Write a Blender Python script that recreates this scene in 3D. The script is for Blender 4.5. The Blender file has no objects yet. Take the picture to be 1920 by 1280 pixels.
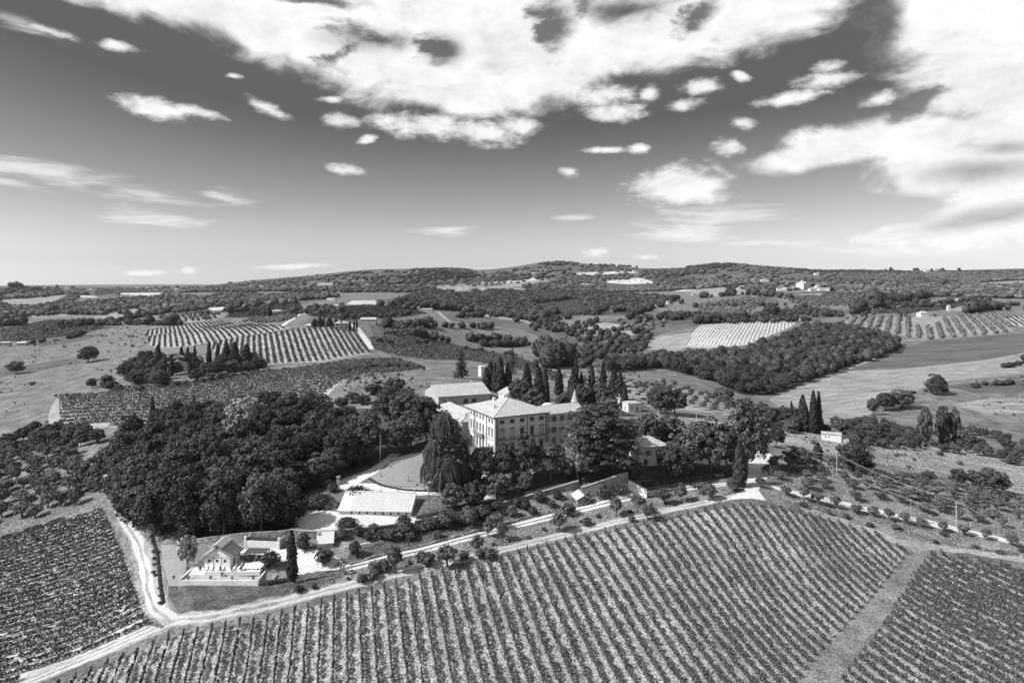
import bpy, math, random
import numpy as np
from mathutils import Vector, Matrix
from mathutils.geometry import delaunay_2d_cdt

SC = bpy.context.scene
COL = SC.collection
rng = np.random.default_rng(7)
random.seed(7)
R = math.radians

# ------------------------------------------------------------------ camera, sky, sun, exposure
CAM_Z = 65.0          # metres above the villa's forecourt
HOR, FPX = 522.0, 1280.0
cam = bpy.data.cameras.new("camera")
cam_o = bpy.data.objects.new("camera", cam)
COL.objects.link(cam_o)
cam_o.location = (0, 0, CAM_Z)
cam_o.rotation_euler = (R(90), 0, 0)
cam.sensor_width = 36.0
cam.lens = 36.0 * FPX / 1920.0
cam.shift_y = -(640.0 - HOR) / 1920.0
cam.clip_start = 1.0
cam.clip_end = 60000.0
SC.camera = cam_o

SUN_EL = R(42)
SUN_FROM = Vector((-math.cos(R(18)), -math.sin(R(18)), 0))     # the sun stands left, a little towards the camera
sd = bpy.data.lights.new("sun", "SUN")
sd.energy = 5.0
sd.angle = R(0.53)
sd.color = (1.0, 0.995, 0.99)
sun = bpy.data.objects.new("sun", sd)
COL.objects.link(sun)
to_sun = Vector((SUN_FROM.x * math.cos(SUN_EL), SUN_FROM.y * math.cos(SUN_EL), math.sin(SUN_EL)))
sun.rotation_euler = to_sun.to_track_quat('Z', 'Y').to_euler()
sun.location = to_sun * 300

SC.view_settings.view_transform = 'Standard'
SC.view_settings.look = 'None'
SC.view_settings.exposure = 0.55
SC.view_settings.gamma = 1.0
SC.view_settings.use_curve_mapping = False


def px_dir(px, py):
    u, w = (px - 960) / FPX, (HOR - py) / FPX
    az = math.atan(u)
    return az, math.atan(w * math.cos(az))


def build_world():
    world = bpy.data.worlds.new("World")
    SC.world = world
    world.use_nodes = True
    nt = world.node_tree
    N, Lk = nt.nodes, nt.links
    N.clear()
    out = N.new("ShaderNodeOutputWorld")
    bg = N.new("ShaderNodeBackground")
    Lk.new(bg.outputs[0], out.inputs[0])
    bg.inputs[1].default_value = 0.15
    sky = N.new("ShaderNodeTexSky")
    sky.sky_type = 'NISHITA'
    sky.sun_disc = False
    sky.sun_elevation = SUN_EL
    # sun_rotation is measured clockwise from +Y
    sky.sun_rotation = math.atan2(to_sun.x, to_sun.y)
    sky.altitude = 300
    sky.air_density = 1.0
    sky.dust_density = 1.0
    sky.ozone_density = 1.0
    # below two degrees the haze evens the horizon out
    tc0 = N.new("ShaderNodeTexCoord")
    s0 = N.new("ShaderNodeSeparateXYZ")
    Lk.new(tc0.outputs['Generated'], s0.inputs[0])
    mx = N.new("ShaderNodeMath")
    mx.operation = 'MAXIMUM'
    mx.inputs[1].default_value = 0.036
    Lk.new(s0.outputs[2], mx.inputs[0])
    c0 = N.new("ShaderNodeCombineXYZ")
    Lk.new(s0.outputs[0], c0.inputs[0])
    Lk.new(s0.outputs[1], c0.inputs[1])
    Lk.new(mx.outputs[0], c0.inputs[2])
    nz = N.new("ShaderNodeVectorMath")
    nz.operation = 'NORMALIZE'
    Lk.new(c0.outputs[0], nz.inputs[0])
    Lk.new(nz.outputs[0], sky.inputs[0])
    sep = N.new("ShaderNodeSeparateColor")
    Lk.new(sky.outputs[0], sep.inputs[0])

    def math_(op, a, b=None, c=None, clamp=False):
        n = N.new("ShaderNodeMath")
        n.operation = op
        n.use_clamp = clamp
        for i, v in enumerate((a, b, c)):
            if v is None:
                continue
            if isinstance(v, (int, float)):
                n.inputs[i].default_value = v
            else:
                Lk.new(v, n.inputs[i])
        return n.outputs[0]

    # black-and-white film behind an orange filter: mostly the red channel
    skyv = math_('ADD', math_('MULTIPLY', sep.outputs[0], 0.72), math_('MULTIPLY', sep.outputs[1], 0.12))
    skyv = math_('MAXIMUM', math_('MULTIPLY', math_('SUBTRACT', math_('POWER', skyv, SKY_POW), SKY_CUT), SKY_MUL), 0.56)

    tc = N.new("ShaderNodeTexCoord")
    sx = N.new("ShaderNodeSeparateXYZ")
    Lk.new(tc.outputs['Generated'], sx.inputs[0])
    az = math_('ARCTAN2', sx.outputs[0], sx.outputs[1])
    el = math_('ARCSINE', sx.outputs[2])
    p0 = N.new("ShaderNodeCombineXYZ")
    Lk.new(az, p0.inputs[0])
    Lk.new(el, p0.inputs[1])
    # warp
    def noise(vec, scale, detail, rough, dist=0.0):
        n = N.new("ShaderNodeTexNoise")
        n.inputs['Scale'].default_value = scale
        n.inputs['Detail'].default_value = detail
        n.inputs['Roughness'].default_value = rough
        n.inputs['Distortion'].default_value = dist
        Lk.new(vec, n.inputs['Vector'])
        return n
    str_ = N.new("ShaderNodeMapping")
    str_.inputs['Scale'].default_value = (1.0, 1.9, 1.0)
    Lk.new(p0.outputs[0], str_.inputs[0])
    n1 = noise(str_.outputs[0], 9.0, 8.0, 0.62, 0.3)
    n2 = noise(str_.outputs[0], 2.6, 3.0, 0.5)
    wv = N.new("ShaderNodeVectorMath")
    wv.operation = 'SUBTRACT'
    Lk.new(n2.outputs['Color'], wv.inputs[0])
    wv.inputs[1].default_value = (0.5, 0.5, 0.5)
    wm = N.new("ShaderNodeVectorMath")
    wm.operation = 'MULTIPLY_ADD'
    Lk.new(wv.outputs[0], wm.inputs[0])
    wm.inputs[1].default_value = (0.05, 0.025, 0)
    Lk.new(p0.outputs[0], wm.inputs[2])
    P = wm.outputs[0]
    wv2 = N.new("ShaderNodeVectorMath")
    wv2.operation = 'SUBTRACT'
    Lk.new(n1.outputs['Color'], wv2.inputs[0])
    wv2.inputs[1].default_value = (0.5, 0.5, 0.5)
    wm2 = N.new("ShaderNodeVectorMath")
    wm2.operation = 'MULTIPLY_ADD'
    Lk.new(wv2.outputs[0], wm2.inputs[0])
    wm2.inputs[1].default_value = (0.13, 0.07, 0)
    Lk.new(P, wm2.inputs[2])
    PG = wm2.outputs[0]

    turned = {}

    def turn(rot, P, tagk):
        """The bearing-elevation plane turned by a few fixed angles."""
        q = int(round(rot / 4.0)) * 4
        if (q, tagk) not in turned:
            if q == 0:
                turned[q, tagk] = P
            else:
                n = N.new("ShaderNodeVectorRotate")
                n.rotation_type = 'Z_AXIS'
                Lk.new(P, n.inputs['Vector'])
                n.inputs['Angle'].default_value = R(q)
                turned[q, tagk] = n.outputs[0]
        return turned[q, tagk], R(q)

    def field(blobs, src_=None):
        acc = None
        for cx, cy, rx, ry, rot in blobs:
            a, e = px_dir(cx, cy)
            ca = math.cos(a)
            src, t = turn(rot, src_ or P, src_ is not None)
            ct, st = math.cos(t), math.sin(t)
            c2 = (a * ct - e * st, a * st + e * ct)
            k = (FPX / rx / ca / ca, FPX / ry / ca)
            m = N.new("ShaderNodeVectorMath")
            m.operation = 'MULTIPLY_ADD'
            Lk.new(src, m.inputs[0])
            m.inputs[1].default_value = (k[0], k[1], 0)
            m.inputs[2].default_value = (-c2[0] * k[0], -c2[1] * k[1], 0)
            ln = N.new("ShaderNodeVectorMath")
            ln.operation = 'LENGTH'
            Lk.new(m.outputs[0], ln.inputs[0])
            acc = ln.outputs['Value'] if acc is None else math_('MINIMUM', acc, ln.outputs['Value'])
        return math_('SUBTRACT', 1.0, acc)        # 1 in the middle, 0 at the rim, negative outside

    def smooth(v, a, b, lo=0.0, hi=1.0):
        n = N.new("ShaderNodeMapRange")
        n.interpolation_type = 'SMOOTHSTEP'
        Lk.new(v, n.inputs[0])
        n.inputs[1].default_value, n.inputs[2].default_value = a, b
        n.inputs[3].default_value, n.inputs[4].default_value = lo, hi
        return n.outputs[0]

    f_big = field(CLOUD_BIG)
    f_gap = field(CLOUD_GAP, PG)
    f_small = field(CLOUD_SMALL)
    f_wisp = field(CLOUD_WISP)
    f_grey = field(CLOUD_GREY)
    nf = math_('SUBTRACT', n1.outputs[0], 0.5)
    fine = noise(str_.outputs[0], 34.0, 6.0, 0.65, 0.2)
    nfine = math_('SUBTRACT', fine.outputs[0], 0.5)
    # outside the frame the cumulus goes on in the same broken way
    away = smooth(math_('MAXIMUM', math_('SUBTRACT', math_('ABSOLUTE', az), 0.60), math_('SUBTRACT', el, 0.36)), 0.02, 0.2)
    gen = math_('SUBTRACT', math_('MULTIPLY', math_('SUBTRACT', noise(str_.outputs[0], 3.0, 5.0, 0.55).outputs[0], 0.47), 3.0), 0.0)
    gen = math_('SUBTRACT', math_('MULTIPLY', math_('ADD', gen, 0.6), away), 0.6)

    big = math_('ADD', math_('MULTIPLY', nf, 1.5), math_('MAXIMUM', f_big, gen))
    gapd = smooth(math_('ADD', math_('ADD', f_gap, math_('MULTIPLY', nf, 4.2)), math_('MULTIPLY', nfine, 1.2)), -0.25, 0.75)
    d_big = math_('MULTIPLY', smooth(big, -0.10, 0.42), math_('SUBTRACT', 1.0, math_('MULTIPLY', gapd, 0.93)))
    d_small = smooth(math_('ADD', math_('ADD', f_small, math_('MULTIPLY', nfine, 1.7)), math_('MULTIPLY', nf, 1.5)), -0.12, 0.85)
    sm = N.new("ShaderNodeMapping")
    sm.inputs['Scale'].default_value = (3.0, 22.0, 1.0)
    sm.inputs['Rotation'].default_value = (0, 0, R(5))
    Lk.new(p0.outputs[0], sm.inputs[0])
    nst = math_('SUBTRACT', noise(sm.outputs[0], 2.4, 6.0, 0.6, 0.4).outputs[0], 0.5)
    d_wisp = math_('MULTIPLY', smooth(math_('ADD', f_wisp, math_('MULTIPLY', nst, 3.2)), 0.0, 1.25), 0.88)
    # thin veil that whitens the air towards the horizon on the right
    dens = math_('MAXIMUM', math_('MAXIMUM', d_big, math_('MULTIPLY', d_small, 0.92)), d_wisp)
    grey = smooth(math_('ADD', f_grey, math_('MULTIPLY', nf, 1.4)), -0.1, 0.9)
    tone = math_('SUBTRACT', math_('ADD', 0.90, math_('ADD', math_('MULTIPLY', nf, 0.75), math_('MULTIPLY', nfine, 0.35))), math_('MULTIPLY', grey, 0.42))
    tone = math_('MULTIPLY', math_('MINIMUM', tone, 1.02), CLOUD_MUL)
    mix = N.new("ShaderNodeMix")
    mix.data_type = 'FLOAT'
    Lk.new(dens, mix.inputs[0])
    Lk.new(skyv, mix.inputs[2])
    Lk.new(tone, mix.inputs[3])
    comb = N.new("ShaderNodeCombineColor")
    for i in range(3):
        Lk.new(mix.outputs[0], comb.inputs[i])
    Lk.new(comb.outputs[0], bg.inputs[0])
    world.cycles.sampling_method = 'MANUAL'
    world.cycles.sample_map_resolution = 512


# the clouds of the photograph: centre, half axes and tilt, given in the photograph's pixels and turned into compass bearing and elevation
CLOUD_BIG = [(470, 22, 420, 84, 13), (760, 105, 270, 100, 10), (900, 60, 300, 135, 0), (880, 178, 190, 44, 4),
             (1255, 58, 270, 66, -12), (1430, 25, 190, 66, -12), (1060, 115, 150, 74, -18), (960, -30, 900, 60, 0),
             (1830, 50, 240, 140, 5), (1860, 160, 175, 90, 0), (1890, 245, 170, 80, 0), (1690, 262, 260, 46, 0),
             (1560, 288, 165, 32, -4), (1810, 315, 230, 66, 3), (1860, 405, 190, 42, -8), (1900, 350, 160, 80, 0), (1690, 432, 110, 18, -6),
             (1880, 450, 200, 22, 0), (1276, 347, 88, 30, 2), (300, -10, 250, 60, 5), (2050, 250, 260, 300, 0)]
CLOUD_GAP = [(1035, 58, 52, 46, -35), (1150, 12, 110, 26, 0), (690, 72, 75, 20, 0), (600, 2, 60, 14, 0), (1300, 20, 50, 22, -20), (830, 90, 40, 22, 0),
             (630, 108, 50, 14, -30), (1640, 60, 46, 90, 20), (1720, 200, 80, 22, -25)]
CLOUD_SMALL = [(1135, 178, 74, 27, 2), (1150, 212, 78, 19, 2), (1215, 176, 22, 18, 0), (1308, 163, 37, 17, -8), (1286, 199, 40, 15, -5), (1545, 152, 60, 19, 0),
               (1547, 128, 36, 13, 0), (1470, 188, 72, 15, -5), (1388, 232, 32, 15, 10), (1366, 277, 38, 20, 5), (1270, 340, 100, 34, -8), (1310, 362, 80, 22, 6),
               (1070, 324, 24, 11, 5), (1200, 280, 22, 9, 0), (1130, 284, 50, 7, 0), (1110, 477, 24, 10, 0), (1205, 484, 28, 6, 0), (360, 505, 15, 8, 0), (280, 509, 46, 7, 0),
               (1640, 192, 46, 14, -12), (1380, 140, 20, 9, 20), (285, 202, 76, 20, 6), (365, 212, 60, 11, 6), (503, 209, 56, 13, 20), (640, 230, 40, 17, 4),
               (430, 148, 24, 6, 0), (648, 322, 44, 12, 6), (800, 238, 115, 26, 5), (890, 250, 115, 26, 4), (972, 240, 60, 20, 0), (215, 92, 42, 11, 5),
               (90, 62, 62, 11, 10), (1685, 455, 60, 8, 0), (540, 500, 80, 6, -5), (690, 264, 20, 8, -20), (620, 187, 30, 7, 0)]
CLOUD_WISP = [(100, 322, 190, 30, 9), (290, 362, 150, 20, 3), (320, 408, 140, 24, 4), (420, 366, 90, 16, 5), (40, 47, 90, 16, 10), (1330, 400, 160, 26, -2),
              (1290, 432, 170, 24, 0), (1080, 408, 50, 8, 0), (1750, 470, 260, 20, 0), (830, 432, 60, 12, 0), (1450, 455, 120, 10, 0), (25, 345, 90, 12, 4)]
CLOUD_GREY = [(1830, 325, 170, 34, -2), (1850, 408, 180, 26, -8), (1720, 385, 70, 12, 0), (1880, 280, 90, 20, 0), (680, 75, 120, 30, 0), (830, 90, 60, 40, 0)]
SKY_POW, SKY_CUT, SKY_MUL, CLOUD_MUL = 1.35, 1.45, 0.555, 4.8
build_world()


# ------------------------------------------------------------------ terrain: a height field through surveyed points
# each point: where it is seen (photograph pixels) and how high it lies (metres above the villa's forecourt); the distance follows
SURVEY = [
    # foreground vineyard, road and left vineyard
    (110, 1280, -26), (350, 1280, -23.5), (660, 1280, -22), (900, 1280, -22), (1090, 1280, -22), (1350, 1280, -22), (1628, 1124, -22), (1920, 1182, -21), (1920, 1280, -22), (1750, 1035, -20),
    (1580, 1000, -15.5), (1491, 956, -9.5), (320, 1160, -18), (500, 1135, -17), (640, 1095, -15), (800, 1060, -13.5), (960, 1022, -12), (1200, 968, -9), (1345, 938, -7), (1410, 922, -6),
    (800, 1180, -18.5), (1100, 1130, -17), (1300, 1080, -16), (1450, 1080, -18.5),
    (0, 1280, -28), (0, 1145, -28), (0, 1010, -29), (247, 1089, -20), (194, 955, -20), (280, 1172, -19), (100, 980, -24.5),
    (-400, 1150, -36), (-400, 1000, -38), (2300, 1150, -23), (2300, 1280, -24), (2300, 1010, -20),
    # left grove, wood, pool garden
    (0, 900, -29), (100, 900, -24), (0, 830, -31), (150, 830, -20), (225, 920, -18), (330, 1012, -14), (240, 990, -18), (345, 1092, -13.6), (490, 1088, -13.4), (400, 1060, -12.6), (540, 1040, -12),
    (560, 1000, -9.5), (560, 950, -8.2), (640, 964, -8), (770, 967, -8), (590, 1050, -12), (430, 1000, -11), (400, 900, -9), (300, 880, -14), (500, 850, -6), (640, 895, -5), (700, 870, -3.5),
    (650, 800, -3), (560, 770, -5), (300, 800, -14), (760, 890, -2.5), (780, 830, 0), (820, 915, -4.5),
    # villa terrace and the bank below it
    (930, 859, 0), (1030, 850, 0), (880, 840, 0.5), (950, 905, -4.0), (1060, 890, -2.8), (850, 950, -7.2), (960, 960, -9.6), (1090, 940, -8.0), (1160, 885, -2.4), (1200, 875, -3), (1300, 890, -4.2),
    (1200, 925, -7.6), (1320, 910, -6.4), (1080, 800, 0), (1200, 800, -2), (1194, 772, -4), (1300, 830, -4), (1390, 850, -5), (1440, 860, -6), (1400, 895, -5.8),
    (870, 765, 2), (930, 750, 2.5), (1000, 760, 2), (1000, 740, 1), (1100, 755, -2),
    (720, 700, 1.5), (650, 720, 1), (680, 750, -2), (800, 700, 2), (800, 745, 1), (620, 740, -6),
    # right hand olive ground
    (1550, 900, -8), (1700, 920, -12), (1500, 930, -8), (1700, 968, -14), (1920, 1015, -18), (1920, 930, -21), (1480, 830, -8), (1560, 828, -10), (1700, 850, -18), (1850, 900, -22), (1920, 870, -26),
    (1600, 800, -18), (1750, 790, -27), (1920, 800, -30), (2300, 850, -34), (2300, 930, -26),
    # left meadow and fields
    (0, 760, -32), (100, 800, -24), (100, 770, -23), (0, 700, -33), (165, 678, -25), (180, 735, -19), (250, 720, -14), (0, 640, -33), (280, 650, -15), (300, 600, -15), (0, 600, -26), (500, 590, -1), (150, 560, -10),
    (0, 548, -5), (100, 620, -30), (-500, 700, -38), (-500, 600, -34), (-500, 800, -40), (200, 640, -24), (150, 600, -28), (400, 560, 0), (280, 550, 5),
    (250, 790, -15), (450, 780, -11), (480, 700, -9), (600, 700, -6), (750, 690, -7), (340, 690, -9), (420, 660, -8), (500, 680, -7),
    (590, 675, -6), (690, 662, -5), (600, 618, 10), (480, 630, 2), (350, 630, -6), (690, 600, 13), (690, 585, 12), (620, 560, 20), (540, 600, 6), (780, 635, -6), (850, 600, -3), (850, 662, -20), (960, 680, -18), (1030, 710, -12), (900, 700, -8),
    (1010, 640, -28), (1000, 575, -5), (1060, 590, -10), (1060, 560, 2), (1150, 592, 0), (1100, 640, -30), (1250, 650, -28), (1240, 690, -25), (1300, 722, -16), (1180, 700, -17), (1380, 762, -13), (1200, 662, -31), (900, 640, -24),
    (1290, 655, -25), (1350, 632, -14), (1440, 620, -10), (1500, 600, -3), (1440, 745, -35), (1600, 695, -28), (1500, 690, -24), (1590, 640, -14), (1700, 640, -16), (1920, 660, -18), (1850, 600, -2), (1700, 595, 0), (1600, 595, -2), (1920, 625, -8),
    (1550, 770, -33), (1700, 720, -25), (1920, 720, -24), (2300, 700, -24), (2300, 620, -10), (1500, 570, 8), (1400, 590, -4), (1300, 580, 0), (1900, 570, 10), (1700, 560, 18),
    (1500, 545, 30), (1440, 540, 34), (1600, 545, 28), (1700, 530, 50), (1880, 540, 36), (1050, 535, 32), (880, 545, 18), (760, 560, 6), (880, 585, -8), (1200, 530, 42), (1150, 565, 2), (1250, 572, 2), (1350, 545, 30), (1350, 525, 55),
    (650, 540, 30), (750, 530, 42), (500, 548, 16),
]
SKYLINE = [(-500, 542), (-250, 541), (0, 541), (60, 537), (170, 538), (300, 538), (380, 536), (440, 529), (500, 523), (560, 518), (640, 510), (700, 505), (760, 504), (850, 501), (890, 505), (920, 510), (960, 502),
           (1000, 494), (1050, 490), (1090, 494), (1130, 496), (1180, 502), (1250, 504), (1300, 501), (1340, 495), (1400, 494), (1430, 500), (1480, 503), (1585, 506), (1650, 507), (1750, 508), (1830, 506), (1920, 504), (2200, 506), (2500, 508)]
pts = []
for px, py, z in SURVEY:
    D = (CAM_Z - z) / ((py - HOR) / FPX)
    u = (px - 960) / FPX
    pts.append((math.atan(u), math.log(D * math.hypot(1, u)), z))
for px, py in SKYLINE:
    u = (px - 960) / FPX
    D = 5200.0
    pts.append((math.atan(u), math.log(D * math.hypot(1, u)), CAM_Z - D * (py - HOR) / FPX))
    pts.append((math.atan(u), math.log(3600 * math.hypot(1, u)), (CAM_Z - D * (py + 14 - HOR) / FPX)))
    pts.append((math.atan(u), math.log(7000 * math.hypot(1, u)), (CAM_Z - D * (py - HOR) / FPX) - 90))
for a in (-1.9, -1.4, -1.0, 1.0, 1.4, 1.9):
    for D, z in ((40, -40), (160, -38), (500, -34), (1500, -10), (5200, 60), (7000, -30)):
        pts.append((a, math.log(D), z))
for a in (-0.6, -0.3, 0, 0.3, 0.6):
    pts.append((a, math.log(100), -31))
    pts.append((a, math.log(40), -44))
    pts.append((a, math.log(14000), -60))
pts = np.array(pts)
KA = 1.6                                                  # how a radian of bearing weighs against a step of log distance


def rbf(c, vals, smooth=1e-4):
    n = len(c)
    d = np.linalg.norm(c[:, None] - c[None], axis=2)
    K = np.where(d > 0, d * d * np.log(d + 1e-12), 0) + np.eye(n) * smooth
    Pm = np.c_[np.ones(n), c]
    A = np.block([[K, Pm], [Pm.T, np.zeros((3, 3))]])
    w = np.linalg.solve(A, np.r_[vals, np.zeros(3)])

    def f(q):
        out = np.empty(len(q))
        for i in range(0, len(q), 8000):
            qq = q[i:i + 8000]
            d = np.linalg.norm(qq[:, None] - c[None], axis=2)
            out[i:i + 8000] = np.where(d > 0, d * d * np.log(d + 1e-12), 0) @ w[:n] + w[n] + qq @ w[n + 1:]
        return out
    return f


_f = rbf(pts[:, :2] * [KA, 1], pts[:, 2])
GA = np.linspace(-1.9, 1.9, 381)
GL = np.linspace(math.log(40), math.log(16000), 330)
_g = np.stack(np.meshgrid(GA, GL), -1).reshape(-1, 2)
HT = np.clip(_f(_g * [KA, 1]).reshape(len(GL), len(GA)), -120, 320)


def height_al(a, l):
    i = np.clip((a - GA[0]) / (GA[1] - GA[0]), 0, len(GA) - 1.001)
    j = np.clip((l - GL[0]) / (GL[1] - GL[0]), 0, len(GL) - 1.001)
    i0, j0 = i.astype(int), j.astype(int)
    fi, fj = i - i0, j - j0
    return (HT[j0, i0] * (1 - fi) + HT[j0, i0 + 1] * fi) * (1 - fj) + (HT[j0 + 1, i0] * (1 - fi) + HT[j0 + 1, i0 + 1] * fi) * fj


def height(x, y):
    x, y = np.atleast_1d(np.asarray(x, float)), np.atleast_1d(np.asarray(y, float))
    return height_al(np.arctan2(x, y), np.log(np.maximum(np.hypot(x, y), 1)))


_LD = np.linspace(math.log(60), math.log(5400), 900)


def at_many(P):
    """Where the line of sight through each photograph pixel first meets the ground."""
    P = np.asarray(P, float).reshape(-1, 2)
    out = np.zeros((len(P), 3))
    D = np.exp(_LD)
    for k in range(0, len(P), 2000):
        q = P[k:k + 2000]
        u = ((q[:, 0] - 960) / FPX)[:, None]
        v = ((q[:, 1] - HOR) / FPX)[:, None]
        zr = CAM_Z - v * D[None]
        zt = height(u * D[None], np.broadcast_to(D[None], zr.shape)).reshape(zr.shape) if False else height((u * D[None]).ravel(), np.broadcast_to(D[None], zr.shape).ravel()).reshape(zr.shape)
        below = zr < zt
        idx = np.where(below.any(1), below.argmax(1), len(D) - 1)
        idx = np.maximum(idx, 1)
        r = np.arange(len(q))
        d0 = (zr - zt)[r, idx - 1]
        d1 = (zr - zt)[r, idx]
        t = np.clip(d0 / np.where(np.abs(d0 - d1) < 1e-9, 1, d0 - d1), 0, 1)
        l = _LD[idx - 1] + t * (_LD[idx] - _LD[idx - 1])
        Dx = np.exp(l)
        out[k:k + 2000, 0] = u[:, 0] * Dx
        out[k:k + 2000, 1] = Dx
        out[k:k + 2000, 2] = height(u[:, 0] * Dx, Dx)
    return out


def at(px, py):
    return Vector(at_many([(px, py)])[0])


def gz(x, y):
    return float(height(x, y)[0])


def poly_w(P, step=12):
    """A pixel polygon as a ring of ground points, its sides subdivided."""
    P = np.asarray(P, float)
    ring = []
    for i in range(len(P)):
        a, b = P[i], P[(i + 1) % len(P)]
        n = max(1, int(np.hypot(*(b - a)) / step))
        for k in range(n):
            ring.append(a + (b - a) * k / n)
    return at_many(ring)[:, :2]


def line_w(P, step=10):
    P = np.asarray(P, float)
    ring = []
    for i in range(len(P) - 1):
        a, b = P[i], P[i + 1]
        n = max(1, int(np.hypot(*(b - a)) / step))
        for k in range(n):
            ring.append(a + (b - a) * k / n)
    ring.append(P[-1])
    w = at_many(ring)[:, :2]
    for _ in range(2):                                    # round the corners
        w[1:-1] = w[1:-1] * 0.5 + (w[:-2] + w[2:]) * 0.25
    return w


def strip_w(P, width, off=0.0, step=10, jit=0.0):
    w = line_w(P, step)
    t = np.gradient(w, axis=0)
    t /= np.linalg.norm(t, axis=1)[:, None] + 1e-9
    n = np.c_[-t[:, 1], t[:, 0]]
    wd = np.broadcast_to(np.asarray(width, float), (len(w),)) if np.ndim(width) == 0 else np.interp(np.linspace(0, 1, len(w)), np.linspace(0, 1, len(width)), width)
    sm_ = lambda q: np.convolve(np.pad(q, 2, 'edge'), [.15, .25, .3, .25, .15], 'valid')[:len(w)] if len(w) > 5 else q
    j1, j2 = sm_(1 + 1.8 * jit * rng.normal(0, 1, len(w))), sm_(1 + 1.8 * jit * rng.normal(0, 1, len(w)))
    return np.r_[w + n * (off + wd / 2 * j1)[:, None], (w + n * (off - wd / 2 * j2)[:, None])[::-1]]


def inside(poly, x, y):
    c = np.zeros(len(x), bool)
    n = len(poly)
    x0, y0 = poly[:, 0], poly[:, 1]
    for i in range(n):
        j = i - 1
        if y0[i] == y0[j]:
            continue
        cond = (y0[i] > y) != (y0[j] > y)
        c ^= cond & (x < (x0[j] - x0[i]) * (y - y0[i]) / (y0[j] - y0[i]) + x0[i])
    return c


# ------------------------------------------------------------------ materials (a black-and-white world)
MATS = {}


def mat(name, v, rough=0.9, var=0.0, scale=1.0, detail=5.0, bump=0.0, island=0.0, obj=0.0, stretch=None, spec=0.25, var2=0.0, scale2=0.1, rot=0.0, bscale=None, metal=0.0, contrast=1.0, lines=0.0, lscale=0.16):
    """Grey procedural material: base value, two octaves of blotches, per-leaf and per-object variation, bump."""
    if name in MATS:
        return MATS[name]
    m = bpy.data.materials.new(name)
    m.use_nodes = True
    nt = m.node_tree
    N, Lk = nt.nodes, nt.links
    b = N["Principled BSDF"]
    b.inputs['Roughness'].default_value = rough
    b.inputs['Specular IOR Level'].default_value = spec
    b.inputs['Metallic'].default_value = metal
    val = None

    def M(op, a, c):
        n = N.new("ShaderNodeMath")
        n.operation = op
        for i, q in enumerate((a, c)):
            if isinstance(q, (int, float)):
                n.inputs[i].default_value = q
            else:
                Lk.new(q, n.inputs[i])
        return n.outputs[0]

    def mul(x):
        nonlocal val
        val = x if val is None else M('MULTIPLY', val, x)
    vec = None
    if var or var2 or bump:
        g = N.new("ShaderNodeNewGeometry")
        mp = N.new("ShaderNodeMapping")
        mp.inputs['Rotation'].default_value = (0, 0, rot)
        mp.inputs['Scale'].default_value = stretch or (1, 1, 1)
        Lk.new(g.outputs['Position'], mp.inputs[0])
        vec = mp.outputs[0]

    def noise(s, d, ro=0.6):
        n = N.new("ShaderNodeTexNoise")
        n.inputs['Scale'].default_value = s
        n.inputs['Detail'].default_value = d
        n.inputs['Roughness'].default_value = ro
        Lk.new(vec, n.inputs['Vector'])
        return n.outputs[0]

    def swing(x, amt):
        n = N.new("ShaderNodeMapRange")
        Lk.new(x, n.inputs[0])
        n.inputs[1].default_value, n.inputs[2].default_value = 0.5 - 0.25 / contrast, 0.5 + 0.25 / contrast
        n.inputs[3].default_value, n.inputs[4].default_value = 1 - amt, 1 + amt
        return n.outputs[0]
    if var:
        mul(swing(noise(scale, detail), var))
    if var2:
        mul(swing(noise(scale2, 4.0), var2))
    if lines:
        wv = N.new("ShaderNodeTexWave")
        wv.wave_type = 'BANDS'
        wv.bands_direction = 'Y'
        wv.inputs['Scale'].default_value = lscale
        wv.inputs['Distortion'].default_value = 2.5
        wv.inputs['Detail'].default_value = 2.0
        wv.inputs['Detail Scale'].default_value = 0.06
        Lk.new(vec, wv.inputs['Vector'])
        n = N.new("ShaderNodeMapRange")
        Lk.new(wv.outputs['Fac'], n.inputs[0])
        n.inputs[3].default_value, n.inputs[4].default_value = 1 - lines, 1 + lines
        mul(n.outputs[0])
    if island:
        g2 = N.new("ShaderNodeNewGeometry")
        n = N.new("ShaderNodeMapRange")
        Lk.new(g2.outputs['Random Per Island'], n.inputs[0])
        n.inputs[3].default_value, n.inputs[4].default_value = 1 - island, 1 + island
        mul(n.outputs[0])
    if obj:
        oi = N.new("ShaderNodeObjectInfo")
        n = N.new("ShaderNodeMapRange")
        Lk.new(oi.outputs['Random'], n.inputs[0])
        n.inputs[3].default_value, n.inputs[4].default_value = 1 - obj, 1 + obj
        mul(n.outputs[0])
    if val is None:
        b.inputs['Base Color'].default_value = (v, v, v, 1)
    else:
        r = M('MULTIPLY', val, v)
        cc = N.new("ShaderNodeCombineColor")
        for i in range(3):
            Lk.new(r, cc.inputs[i])
        Lk.new(cc.outputs[0], b.inputs['Base Color'])
    if bump:
        bp = N.new("ShaderNodeBump")
        bp.inputs['Strength'].default_value = min(1.0, bump)
        bp.inputs['Distance'].default_value = max(1.0, bump) * 0.3
        Lk.new(noise(bscale or scale, 6.0, 0.7), bp.inputs['Height'])
        Lk.new(bp.outputs[0], b.inputs['Normal'])
    MATS[name] = m
    return m


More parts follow.
